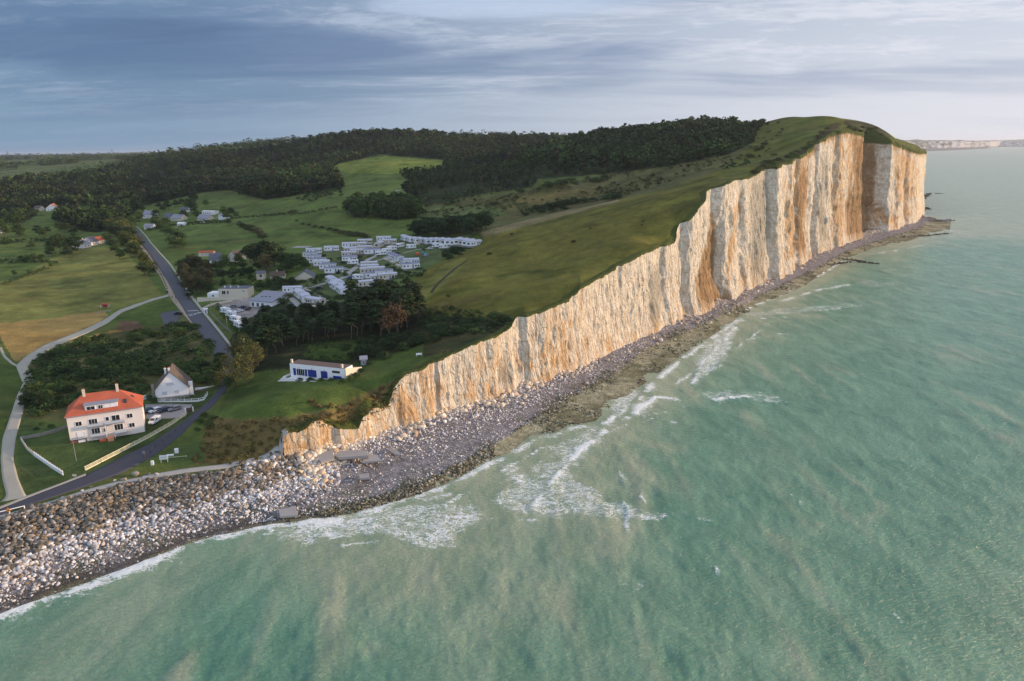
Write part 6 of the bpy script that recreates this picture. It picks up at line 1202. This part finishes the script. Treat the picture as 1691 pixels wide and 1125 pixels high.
ROWS = [  # (row description, group, proto, [(u, v, heading)])
    ('along the upper camp hedge', 'caravans along the upper camp hedge', 0, [(519, 419, 8), (548, 415, 6), (577, 409, 6), (603, 404, 6), (634, 399, 8)]),
    ('in the second row below the upper hedge', 'caravans in the second row', 1, [(581, 417, 10), (603, 415, 12), (577, 425, 6), (578, 432, 6), (626, 409, 80), (643, 404, 10), (594, 410, 8), (615, 420, 12), (592, 421, 6)]),
    ('stacked in the left row, counted from the top', 'caravans of the stacked left row', 2, [(513, 425, 4), (519, 430, 4), (525, 435, 4), (532, 440, 5), (542, 445, 5), (552, 452, 6)]),
    ('in the middle block beside the white track, from the top', 'caravans of the middle block', 1, [(610, 442, 8), (611, 448, 8), (611, 453, 8), (618, 460, 20), (627, 465, 12), (640, 463, 18), (607, 475, 22), (634, 457, 18), (622, 452, 10)]),
    ('in the slanting row by the pine grove', 'caravans of the slanting row by the pines', 0, [(548, 469, 118), (559, 475, 118), (569, 482, 118), (580, 488, 112), (555, 478, 118), (566, 486, 115)]),
    ('in the small lower-left group', 'caravans of the lower-left group', 0, [(484, 484, 4), (496, 492, 118), (505, 499, 112), (522, 504, 150)]),
    ('in the cluster at the right end of the track', 'caravans at the right end of the track', 2, [(648, 428, 118), (657, 432, 118), (668, 438, 112), (679, 437, 15), (678, 445, 18)]),
    ('in the top back row below the dark tree belt', 'caravans of the top back row', 0, [(669, 398, 112), (678, 400, 112), (687, 401, 112), (696, 402, 112), (705, 403, 110), (714, 403, 105), (722, 403, 100), (731, 404, 95), (740, 404, 90), (749, 405, 85), (757, 404, 80), (766, 405, 70), (774, 406, 60), (783, 407, 50)])]
PR = [make_caravan(M_PLAST, M_LROOF), make_caravan(M_BEIGE, M_LROOF), make_caravan(M_PLAST, M_PROOF)]; used = [0, 0, 0]
for desc, grp, pk, lst in ROWS:
    for i, (u, v, dg) in enumerate(lst):
        k = pk if i % 4 != 3 else (pk + 1) % 3; r = PR[k] if not used[k] else copy_tree(PR[k]); used[k] = 1
        rehome(r, u, v, dg, .05); r.scale = (random.uniform(1.0, 1.2), 1.1, random.uniform(1.12, 1.25))
        tag(r, f"{['white', 'beige', 'white grey-roofed'][k]} static caravan, {ORD[i]} {desc}", 'static caravan', grp)
mh = make_motorhome(); first = True
for u, v, dg, lab in ((629, 422, 215, 'lowest of three white motorhomes parked nose to tail in the camp'), (638, 418, 215, 'middle one of three white motorhomes parked nose to tail'), (647, 414, 215, 'uppermost of three white motorhomes parked nose to tail'), (661, 409, 240, 'white lorry-like motorhome above the nose-to-tail row'), (679, 411, 190, 'white motorhome alone before the top back row'),
                      (583, 437, 190, 'motorhome in front of the second caravan row'), (373, 518, 140, 'white motorhome farthest from the sea in the gravel yard'), (382, 524, 140, 'second white motorhome from the villa in the gravel yard'), (389, 532, 140, 'third white motorhome from the villa in the gravel yard'), (394, 541, 130, 'white motorhome nearest the sea in the gravel yard'), (722, 409, 190, 'white van-like motorhome under the top back row'), (734, 411, 200, 'white motorhome beside the small dark clump'), (592, 462, 160, 'white motorhome parked beside the camp track junction')):
    r = mh if first else copy_tree(mh); first = False; rehome(r, u, v, dg, .05); tag(r, lab, 'motorhome', 'motorhomes of the camp')
def carmat(n, c): return plain(n, c, .3, .03, spec=.5)
MC = {'white': carmat('white_car_paint', (.75, .76, .8)), 'navy': carmat('navy_car_paint', (.03, .035, .07)), 'grey': carmat('grey_car_paint', (.22, .22, .24)), 'teal': carmat('dark_teal_car_paint', (.03, .06, .06)), 'black': carmat('black_car_paint', (.02, .02, .025)), 'blue': carmat('blue_car_paint', (.03, .08, .2))}
_cars = {}
for key, u, v, dg, lab in (('teal', 244, 682, 232, 'dark teal car half hidden by the right end of the red-roofed house'), ('white', 257, 681, 232, 'white car in the row between the two seaside houses'), ('navy', 272, 680, 226, 'navy car between the white and the grey car'), ('grey', 289, 678, 222, 'grey car at the right end of the row beside the cottage'), ('van', 256, 699, 265, 'small white van on the grass below the row of cars'),
                           ('black', 294, 520, 178, 'black car parked at the small paved square by the valley road'), ('navy', 373, 513, 175, 'dark car in front of the motorhomes in the gravel yard'), ('navy', 401, 510, 185, 'dark car near the grey-roofed hall'), ('blue', 578, 461, 200, 'blue car at the camp track junction'), ('navy', 602, 470, 190, 'navy car behind the white motorhome at the junction'), ('black', 526, 478, 185, 'black car on the grass by the slanting caravan row'),
                           ('black', 221, 385, 118, 'dark car at the top of the valley road'), ('grey', 243, 378, 100, 'grey car before the small white house at the road top'), ('blue', 478, 506, 150, 'blue car at the lower camp track'), ('grey', 508, 487, 20, 'grey car by the track behind the lower-left caravans'), ('white', 568, 447, 200, 'white car on the grass below the stacked left row'), ('grey', 600, 446, 60, 'grey car beside the white camp track'), ('navy', 656, 420, 30, 'navy car beside the nose-to-tail motorhomes'), ('white', 712, 412, 10, 'white car on the upper camp track'), ('grey', 385, 508, 200, 'grey car in the middle of the gravel yard'), ('white', 394, 516, 210, 'white car at the back of the gravel yard'), ('black', 410, 512, 90, 'black car by the corner of the grey-roofed hall'), ('white', 335, 369, 170, 'white car before the low pale-roofed village house')):
    if key not in _cars: r = _cars[key] = make_car(MC['white'] if key == 'van' else MC[key], key == 'van')
    else: r = copy_tree(_cars[key])
    rehome(r, u, v, dg, .12); tag(r, lab, 'van' if key == 'van' else 'car')

# ---------------------------------------------------------------- fences, walls, signs and small things
def fence(name, px, mat, h, step, rails, label, cat='fence', base=0.0, pw=.12, panel=None):
    p = resample(np.array([P(u, v)[:2] for u, v in px]), 200); s = np.concatenate([[0], np.cumsum(np.hypot(*np.diff(p, axis=0).T))]); n = max(2, int(s[-1] / step) + 1)
    q = np.stack([np.interp(np.linspace(0, s[-1], n), s, p[:, 0]), np.interp(np.linspace(0, s[-1], n), s, p[:, 1])], 1); z = H(q[:, 0], q[:, 1]); c = (q[0][0], q[0][1], z[0])
    root = empty(name, c, 0, label, cat)
    for i in range(n): x, y, zz = q[i][0] - c[0], q[i][1] - c[1], z[i] - c[2]; MB().box(x - pw / 2, x + pw / 2, y - pw / 2, y + pw / 2, zz - .5, zz + h + .06).build('post', mat, root)
    def strip(z0, z1, th, nm, m):
        mb = MB()
        for i in range(n - 1):
            a, b = Vector((q[i][0] - c[0], q[i][1] - c[1], z[i] - c[2])), Vector((q[i + 1][0] - c[0], q[i + 1][1] - c[1], z[i + 1] - c[2])); d = (b - a); nn = Vector((-d.y, d.x, 0)).normalized() * th / 2
            mb.hexa([a - nn + Vector((0, 0, z0)), b - nn + Vector((0, 0, z0)), b + nn + Vector((0, 0, z0)), a + nn + Vector((0, 0, z0)), a - nn + Vector((0, 0, z1)), b - nn + Vector((0, 0, z1)), b + nn + Vector((0, 0, z1)), a + nn + Vector((0, 0, z1))])
        mb.build(nm, m, root)
    for r0, r1 in rails: strip(r0, r1, .06, 'rail', mat)
    if base: strip(-.5, base, .28, 'base_wall', mat)
    return root
fence('rail_fence', [(141, 777), (178, 758), (215, 739), (252, 720), (285, 701), (307, 685)], M_WOOD, 1.15, 1.9, [(.55, .72), (.92, 1.12)], 'long cream rail fence on a low wall between the lawn and the coast road', base=.34, pw=.16)
fence('garden_wall', [(35.5, 728), (45, 743), (57, 753)], M_CREAM, 1.1, 2.2, [(1.0, 1.12)], 'grey-white garden wall left of the red-roofed house, upper stretch', 'wall', base=.95, pw=.2)
fence('garden_wall', [(57, 753), (80, 769), (104, 785)], M_WHITE, 1.3, 1.6, [(1.2, 1.32)], 'white baluster wall in the grass left of the red-roofed house', 'wall', base=1.0, pw=.18)
fence('garden_wall', [(37, 726), (60, 722), (86, 716), (114, 706)], M_STONE, 1.0, 4, [], 'low grey stone wall running to the left end of the red-roofed house', 'wall', base=.9, pw=.3)
fence('white_fence', [(261, 664), (285, 664), (310, 664), (336, 662), (343, 652)], M_FRAME, 1.1, 2.2, [(.35, .5), (.9, 1.05)], 'white fence round the terrace of the gabled cottage', base=.25, pw=.16)
fence('wire_fence', [(240, 756), (256, 740), (280, 722), (300, 705)], M_DWOOD, 1.0, 3.2, [(.9, .94)], 'dark post fence along the seaward edge of the coast road', pw=.1)
fence('field_fence', [(44, 737), (60, 728)], M_DWOOD, 1.0, 3.2, [(.9, .94)], 'short dark fence inside the garden wall corner', pw=.1)
fence('log_rail', [(276, 758), (292, 757), (308, 755)], M_WOOD, .5, 4, [(.3, .42)], 'low timber rail behind the white notice board', pw=.12)
fence('post_fence', [(222, 388), (234, 404), (250, 426), (258, 440), (268, 458), (276, 478)], M_DWOOD, 1.0, 7.5, [], 'row of dark posts between pavement and valley road', pw=.5)
fence('yard_fence', [(346, 516), (362, 534), (382, 552)], M_GREYR, 1.4, 3.0, [(.2, .25), (1.2, 1.26)], 'wire fence between the gravel yard and the grass verge', pw=.1)
fence('terrace_wall', [(334, 512), (346, 506), (365, 502), (384, 498)], M_CREAM, 1.2, 5, [], 'cream garden wall in front of the villa facing the yard', 'wall', base=1.15, pw=.3)
def notice():
    p = P(271.5, 764.5); r = empty('notice_board', p, math.radians(8), 'white notice board on two posts beside the coast road', 'sign')
    MB().box(-1.1, 1.1, -.05, .05, 1.0, 2.2).build('panel', M_FRAME, r)
    for x in (-.85, .85): MB().box(x - .07, x + .07, .06, .18, -.4, 2.2).build('post', M_WOOD, r)
    MB().box(-.9, .9, -.07, -.052, 1.25, 1.95).build('poster', plain('poster_print', (.55, .58, .55), .7, .1, 3), r)
notice()
def barrier():
    a, b = P(-24, 859), P(41, 843); a[2] += 1.1; b[2] += 1.1; r = empty('road_barrier', (b[0], b[1], b[2] - 1.1), 0, 'white lowered barrier arm with an orange diamond at the near end of the coast road', 'barrier'); d = Vector(a - b)
    MB().tube((0, 0, 1.15), Vector((0, 0, 1.15)) + d, .11, n=8).build('arm', M_FRAME, r); MB().box(-.1, .1, -.1, .1, -.5, 1.25).build('post', M_FRAME, r); m = d * .40; q = m + Vector((0, 0, 1.15)); MB().box(m.x - .12, m.x + .12, m.y - .02, m.y + .22, m.z - .5, m.z + 1.1).build('post', M_WOOD, r)
    s = MB(); R_ = .55; s.prism([(q.x - R_ * 1.3, q.z), (q.x, q.z - R_), (q.x + R_ * 1.3, q.z), (q.x, q.z + R_)], 'y', q.y - .25, q.y - .13); s.build('warning_plate', M_ORANGE, r)
barrier()
def small(name, u, v, parts, label, cat, deg=0):
    p = P(u, v); r = empty(name, p, math.radians(deg), label, cat)
    for nm, m, bxs in parts:
        mb = MB(); [mb.box(*b) for b in bxs]; mb.build(nm, m, r)
    return r
small('white_bench', 692, 588, [('seat', M_FRAME, [(-1.0, 1.0, -.25, .25, .42, .5)]), ('backrest', M_FRAME, [(-1.0, 1.0, .2, .26, .6, 1.0)]), ('leg', M_FRAME, [(-.95, -.85, -.25, .25, -.2, .42)]), ('leg', M_FRAME, [(.85, .95, -.25, .25, -.2, .42)])], 'white bench alone on the cliff-top lawn', 'bench', 10)
def cabinet(u, v, w, h, label): small('service_cabinet', u, v, [('body', M_PLAST, [(-w / 2, w / 2, -.3, .3, -.3, h)]), ('door', M_FRAME, [(-w / 2 + .08, w / 2 - .08, -.33, -.302, .1, h - .15)])], label, 'cabinet', 15)
cabinet(292, 748, 1.0, 1.3, 'pale upright cabinet on the grass below the coast road'); cabinet(281, 753, 1.9, .4, 'low flat white cover beside the pale cabinet'); cabinet(252, 768, .7, 1.2, 'small pale box at the roadside by the dark post fence')
small('gate', 313, 681, [('leaf', M_DWOOD, [(-.9, .9, -.05, .05, 0, 1.5)]), ('post', M_WHITE, [(-1.3, -.95, -.15, .15, -.3, 1.7)]), ('post', M_WHITE, [(.95, 1.3, -.15, .15, -.3, 1.7)])], 'dark gate between white posts at the car park entrance', 'gate', 30)
small('red_picnic_shelter', 174, 508, [('roof', M_RED, [(-2.3, 2.3, -1.2, 1.2, 1.9, 2.05)]), ('board', M_RED, [(-1.5, 1.5, -.05, .05, .5, 1.5)]), ('post', M_WHITE, [(-2.1, -1.95, -1.0, -.85, -.2, 1.9)]), ('post', M_WHITE, [(1.95, 2.1, -1.0, -.85, -.2, 1.9)]), ('post', M_WHITE, [(-2.1, -1.95, .85, 1.0, -.2, 1.9)]), ('post', M_WHITE, [(1.95, 2.1, .85, 1.0, -.2, 1.9)])], 'small red structure standing in the meadow beside the concrete path', 'shelter', 5)
for u, v, lab in ((163, 517, 'low pale slab bench left of the red structure'), (178, 515, 'low pale slab bench in front of the red structure')): small('stone_bench', u, v, [('seat', M_PATH, [(-1.8, 1.8, -.4, .4, .25, .45)]), ('leg', M_PATH, [(-1.4, -1.1, -.3, .3, -.2, .25)]), ('leg', M_PATH, [(1.1, 1.4, -.3, .3, -.2, .25)])], lab, 'bench', 8)
for u, v, m, c in ((691, 421, M_TERRA, 'orange'), (700, 420, M_TEAL, 'teal'), (704, 423, M_GREYR, 'grey')):
    p = P(u, v); r = empty('tent', p, .4, f'small {c} tent on the grass of the upper camp', 'tent'); MB().prism([(-1.4, 0), (1.4, 0), (.9, 1.2), (0, 1.7), (-.9, 1.2)], 'y', -2, 2).build('canopy', m, r); MB().prism([(-.5, 0), (.5, 0), (0, 1.2)], 'y', -2.04, -2.0).build('door_flap', M_SLATE, r)
def lamp(u, v, h, lab, m=M_STEEL):
    p = P(u, v); r = empty('street_lamp', p, 0, lab, 'street lamp'); MB().tube((0, 0, -.4), (0, 0, h), .09, .06).build('pole', m, r); MB().tube((0, 0, h - .05), (1.1, 0, h + .15), .05).build('arm', m, r); MB().box(1.0, 1.6, -.12, .12, h + .08, h + .22).build('lamp_head', m, r)
lamp(126, 761, 6.5, 'tall grey post on the lawn in front of the red-roofed house'); lamp(376, 546, 7.5, 'lamp post beside the lowest motorhome at the yard fence'); lamp(348, 510, 6.5, 'lamp post by the entrance of the gravel yard'); lamp(308, 500, 6, 'lamp post on the right verge of the valley road'); small('sign_post', 239, 758, [('post', M_DWOOD, [(-.06, .06, -.06, .06, -.3, 2.4)]), ('plate', M_GREYR, [(-.3, .3, -.1, -.07, 1.6, 2.3)])], 'short dark sign post at the seaward side of the coast road', 'sign')
def big_rocks():
    rg = np.random.default_rng(77)
    for i, (u, v, s, c, lab) in enumerate(((225, 785, 1.1, BROWN[3], 'largest round boulder on the gravel beside the coast road'), (206, 794, .9, BROWN[3], 'pale boulder left of the largest roadside boulder'), (189, 795, .5, WHITE[3], 'small pale boulder at the road edge, third from the right'), (149, 805, .45, BROWN[0], 'dark roadside boulder in the middle of the row'), (136, 812, .55, WHITE[2], 'pale roadside boulder right of the pair'), (114, 821, .55, WHITE[3], 'right boulder of the roadside pair'), (103, 823, .5, WHITE[2], 'left boulder of the roadside pair'), (72, 834, .6, WHITE[3], 'second roadside boulder from the barrier'), (53, 839, .6, WHITE[2], 'roadside boulder nearest the barrier'), (246, 784, .6, BROWN[0], 'flat dark stone right of the largest roadside boulder'), (259, 785, .6, WHITE[4], 'flat pale stone at the end of the gravel path'))):
        V, F = rock_shape(rg, 3, 12); o = link('roadside_boulder', np_mesh('roadside_boulder', V, F, M_ROCK, {'Tint': np.ones((len(V), 3))}), None); p = P(u, v); o.location = (p[0], p[1], p[2] + s * .35); o.scale = (s,) * 3; o.color = (*c, 1); tag(o, lab, 'boulder')
big_rocks()

# ---------------------------------------------------------------- people on the pavement (tiny in the photograph)
def make_person(top, legs, skin=(.45, .28, .2)):
    J = {'p': (0, 0, .95), 'c': (0, 0, 1.25), 'n': (0, 0, 1.48), 'h': (0, .01, 1.56), 'H': (0, .02, 1.70), 'ls': (-.19, 0, 1.42), 'le': (-.26, .03, 1.14), 'lw': (-.25, .12, .9), 'lh': (-.25, .15, .82), 'rs': (.19, 0, 1.42), 're': (.26, -.03, 1.14), 'rw': (.25, .02, .9), 'rh': (.25, .05, .82),
         'lk': (-.1, .06, .5), 'la': (-.11, -.04, .09), 'lt': (-.11, .12, .04), 'rk': (.1, .02, .5), 'ra': (.11, .14, .09), 'rt': (.11, .3, .04), 'lH': (-.1, 0, .9), 'rH': (.1, 0, .9)}
    rad = {'p': .15, 'c': .16, 'n': .06, 'h': .07, 'H': .105, 'ls': .07, 'le': .05, 'lw': .035, 'lh': .04, 'rs': .07, 're': .05, 'rw': .035, 'rh': .04, 'lk': .065, 'la': .045, 'lt': .04, 'rk': .065, 'ra': .045, 'rt': .04, 'lH': .10, 'rH': .10}
    E = [('p', 'c'), ('c', 'n'), ('n', 'h'), ('h', 'H'), ('c', 'ls'), ('ls', 'le'), ('le', 'lw'), ('lw', 'lh'), ('c', 'rs'), ('rs', 're'), ('re', 'rw'), ('rw', 'rh'), ('p', 'lH'), ('lH', 'lk'), ('lk', 'la'), ('la', 'lt'), ('p', 'rH'), ('rH', 'rk'), ('rk', 'ra'), ('ra', 'rt')]
    ks = list(J); me = bpy.data.meshes.new('person'); me.from_pydata([J[k] for k in ks], [(ks.index(a), ks.index(b)) for a, b in E], []); o = link('person', me); sk = o.modifiers.new('skin', 'SKIN')
    for i, k in enumerate(ks): me.skin_vertices[0].data[i].radius = (rad[k], rad[k]); me.skin_vertices[0].data[i].use_root = (k == 'p')
    o.modifiers.new('sub', 'SUBSURF').levels = 1; o.modifiers['sub'].render_levels = 1
    ev = o.evaluated_get(bpy.context.evaluated_depsgraph_get()); m2 = bpy.data.meshes.new_from_object(ev); o.modifiers.clear(); o.data = m2
    for m in (plain('skin', skin, .6), plain('jacket', top, .8), plain('trousers', legs, .8)): m2.materials.append(m)
    for p in m2.polygons: z = p.center.z; p.material_index = 0 if z > 1.5 or (z < .95 and abs(p.center.x) > .21) else (1 if z > .95 else 2)
    MB().prism([(.10 * math.cos(a), .02 + .12 * math.sin(a)) for a in np.linspace(0, 2 * PI, 10, endpoint=False)], 'z', 1.72, 1.83).build('hair', M_DWOOD, o); return o
for i, (u, v, t, l, dg, lab) in enumerate(((284.5, 494, (.03, .03, .04), (.03, .03, .04), 20, 'person in dark clothes walking on the sandy pavement, left of two'), (290.5, 494, (.04, .05, .12), (.02, .02, .03), 30, 'person in dark blue jacket on the pavement, nearer the road'), (291, 502, (.4, .2, .18), (.1, .1, .12), 10, 'person in a faded red top farther down the pavement'))):
    o = make_person(t, l); p = P(u, v); o.location = (p[0], p[1], p[2] + .2); o.rotation_euler = (0, 0, math.radians(dg)); tag(o, lab, 'person')
small('litter_bin', 276, 484, [('body', M_DWOOD, [(-.6, .6, -.6, .6, -.2, 1.3)]), ('lid', M_SLATE, [(-.65, .65, -.65, .65, 1.3, 1.42)])], 'dark bin at the corner of meadow path and pavement', 'bin', 20)

# ---------------------------------------------------------------- pylons on the horizon, gulls, far coast
def pylon(u, dist, h, lab):
    d = ray(u, 250); t = dist / FPX; x, y = d[0] * t, d[1] * t; r = empty('power_pylon', (x, y, float(H(x, y)) - 2), .4, lab, 'pylon', 'pylons on the horizon'); m = MB(); w = h * .10
    for a in (-1, 1):
        for b in (-1, 1): m.tube((a * w, b * w, 0), (a * w * .15, b * w * .15, h), h * .012, n=4)
    for k in range(6):
        z0, z1 = h * k / 6, h * (k + 1) / 6; s0, s1 = w * (1 - .85 * k / 6), w * (1 - .85 * (k + 1) / 6)
        for b in (-1, 1): m.tube((-s0, b * s0, z0), (s1, b * s1, z1), h * .007, n=4); m.tube((s0, b * s0, z0), (-s1, b * s1, z1), h * .007, n=4)
    m.build('tower', M_STEEL, r)
    for z in (.62, .76, .90): MB().hexa([(-h * .22, -.5, h * z), (h * .22, -.5, h * z), (h * .22, .5, h * z), (-h * .22, .5, h * z), (-h * .03, -.5, h * z + h * .05), (h * .03, -.5, h * z + h * .05), (h * .03, .5, h * z + h * .05), (-h * .03, .5, h * z + h * .05)]).build('arm', M_STEEL, r)
pylon(185, 4200, 46, 'tall pylon on the horizon above the wooded hill shoulder'); pylon(12, 4600, 44, 'pylon on the horizon at the far left')
for u, v, dd, a in ((217.7, 87, 150, .5), (199, 102, 150, 1.1)):
    d = ray(u, v); t = dd / FPX; x, y, z = d[0] * t, d[1] * t, HCAM + d[2] * t; r = empty('gull', (x, y, z), a, 'dark bird high in the cloudy sky, ' + ('upper right' if u > 210 else 'lower left') + ' one of two', 'bird'); s = .75
    V = [(0, -.22, 0), (.045, -.1, 0), (.06, .05, 0), (.035, .2, 0), (0, .30, .0)]; mb = MB()
    for p, q, r0, r1 in (((0, -.25, 0), (0, -.05, .01), .02, .06), ((0, -.05, .01), (0, .12, .01), .06, .055), ((0, .12, .01), (0, .25, .02), .055, .03), ((0, .25, .02), (0, .31, .02), .03, .008)): mb.tube([c * s for c in p], [c * s for c in q], r0 * s, r1 * s, 8)
    for sx in (-1, 1): mb.hexa([(0, -.02 * s, .01), (sx * .3 * s, .05 * s, .10 * s), (sx * .3 * s, .16 * s, .10 * s), (0, .14 * s, .01), (0, -.02 * s, .03), (sx * .3 * s, .05 * s, .115 * s), (sx * .3 * s, .16 * s, .115 * s), (0, .14 * s, .03)]); mb.hexa([(sx * .3 * s, .05 * s, .10 * s), (sx * .62 * s, -.08 * s, .03 * s), (sx * .62 * s, -.05 * s, .03 * s), (sx * .3 * s, .16 * s, .10 * s), (sx * .3 * s, .05 * s, .112 * s), (sx * .62 * s, -.08 * s, .036 * s), (sx * .62 * s, -.05 * s, .036 * s), (sx * .3 * s, .16 * s, .112 * s)])
    mb.build('body', M_SLATE, r)
def far_coast():
    us = np.linspace(1440, 1900, 700); vb = np.interp(us, [1440, 1521, 1560, 1635, 1691, 1900], [249, 246.5, 245.6, 243.6, 240.6, 236]); vt = np.interp(us, [1440, 1500, 1521, 1560, 1600, 1640, 1691, 1900], [231.5, 231, 231, 232.0, 231.8, 231.4, 230.4, 227]) + fbm(us / 14, 0 * us, 501, 4) * 1.3
    az, r, zt = [], [], []
    for u, b, t in zip(us, vb, vt):
        x, y = at_z(u, b, 0.0); az.append(math.atan2(x, y)); r.append(math.hypot(x, y)); d = ray(u, t); zt.append(HCAM + d[2] / math.hypot(d[0], d[1]) * math.hypot(x, y))
    az, r, zt = map(np.array, (az, r, zt)); r = np.minimum(r, 15000); nrow = 40; rows = []
    prof = [(0, 0), (.012, .05)] + [(.014 + .010 * k / 12, .05 + .8 * k / 12) for k in range(1, 13)] + [(.03 + .012 * k, .87 + .13 * min(1, k / 4)) for k in range(10)] + [(.35, 1.0), (.6, .95)]
    for dr, h in prof:
        rr = r * (1 + dr) * (1 + .006 * fbm(us / 6 + 3, us * 0 + h * 3, 505, 3)); rows.append((rr * np.sin(az), rr * np.cos(az), h * zt))
    X, Y, Z = (np.concatenate([q[i] for q in rows]) for i in range(3)); hh = np.repeat([p[1] for p in prof], len(us)); U = np.tile(us, len(prof)); n = fbm(U / 7, hh * 4, 507, 4)
    white = (smooth(.06, .12, hh) * smooth(.95, .80, hh) * smooth(-.35, .15, n + .3 * smooth(1540, 1640, U)))[:, None]; c = np.array([.07, .08, .05]) * (1 - white) + np.array([.42, .40, .38]) * white
    o = link('distant_coast', np_mesh('distant_coast', np.stack([X, Y, Z], 1), grid_faces(len(prof), len(us)), plain_attr('far_land'), {'Col': c})); tag(o, kind='structure')
    # low dark foreshore in front of it
    us = np.linspace(1470, 1636, 90); vb = np.interp(us, [1470, 1521, 1580, 1636], [252.5, 250.3, 248.2, 245.2]); b = np.array([at_z(u, v, 0) for u, v in zip(us, vb)]); a2, r2 = np.arctan2(b[:, 0], b[:, 1]), np.hypot(b[:, 0], b[:, 1]); rows = []
    for k, h in ((0, -.5), (.01, 2.0), (.05, 5.0), (.3, 8.0), (.8, 6)):
        rr = r2 * (1 + k * np.interp(us, [1470, 1600, 1636], [1, .6, .05])); rows.append((rr * np.sin(a2), rr * np.cos(a2), h * np.interp(us, [1470, 1600, 1636], [1, 1, .2])))
    X, Y, Z = (np.concatenate([q[i] for q in rows]) for i in range(3)); o = link('distant_foreshore', np_mesh('distant_foreshore', np.stack([X, Y, Z], 1), grid_faces(5, 90), plain('far_shore', (.10, .09, .085), .9))); tag(o, kind='structure')
def plain_attr(name):
    m, k = new_mat(name); c = k.n('ShaderNodeAttribute', attribute_name='Col').outputs[0]; b = k.n('ShaderNodeBsdfPrincipled', {'Base Color': c, 'Roughness': .95, 'Specular IOR Level': .1}); k.n('ShaderNodeOutputMaterial', {'Surface': b.outputs[0]}); return m
far_coast()

# ---------------------------------------------------------------- air: one closed box of thin haze
hz = MB().box(-24000, 24000, -300, 24000, -8, 152).build('haze', None or M_STEEL); hz.data.materials.clear()
mh_ = bpy.data.materials.new('haze_air'); mh_.use_nodes = True; kk = NT(mh_.node_tree); vol = kk.n('ShaderNodeVolumePrincipled', {'Color': (.80, .87, 1.0, 1), 'Density': 0.000034, 'Anisotropy': 0.3}); kk.n('ShaderNodeOutputMaterial', {'Volume': vol.outputs[0]})
hz.data.materials.append(mh_); tag(hz, kind='stuff'); hz['label'] = 'thin pale sea haze over land and water'
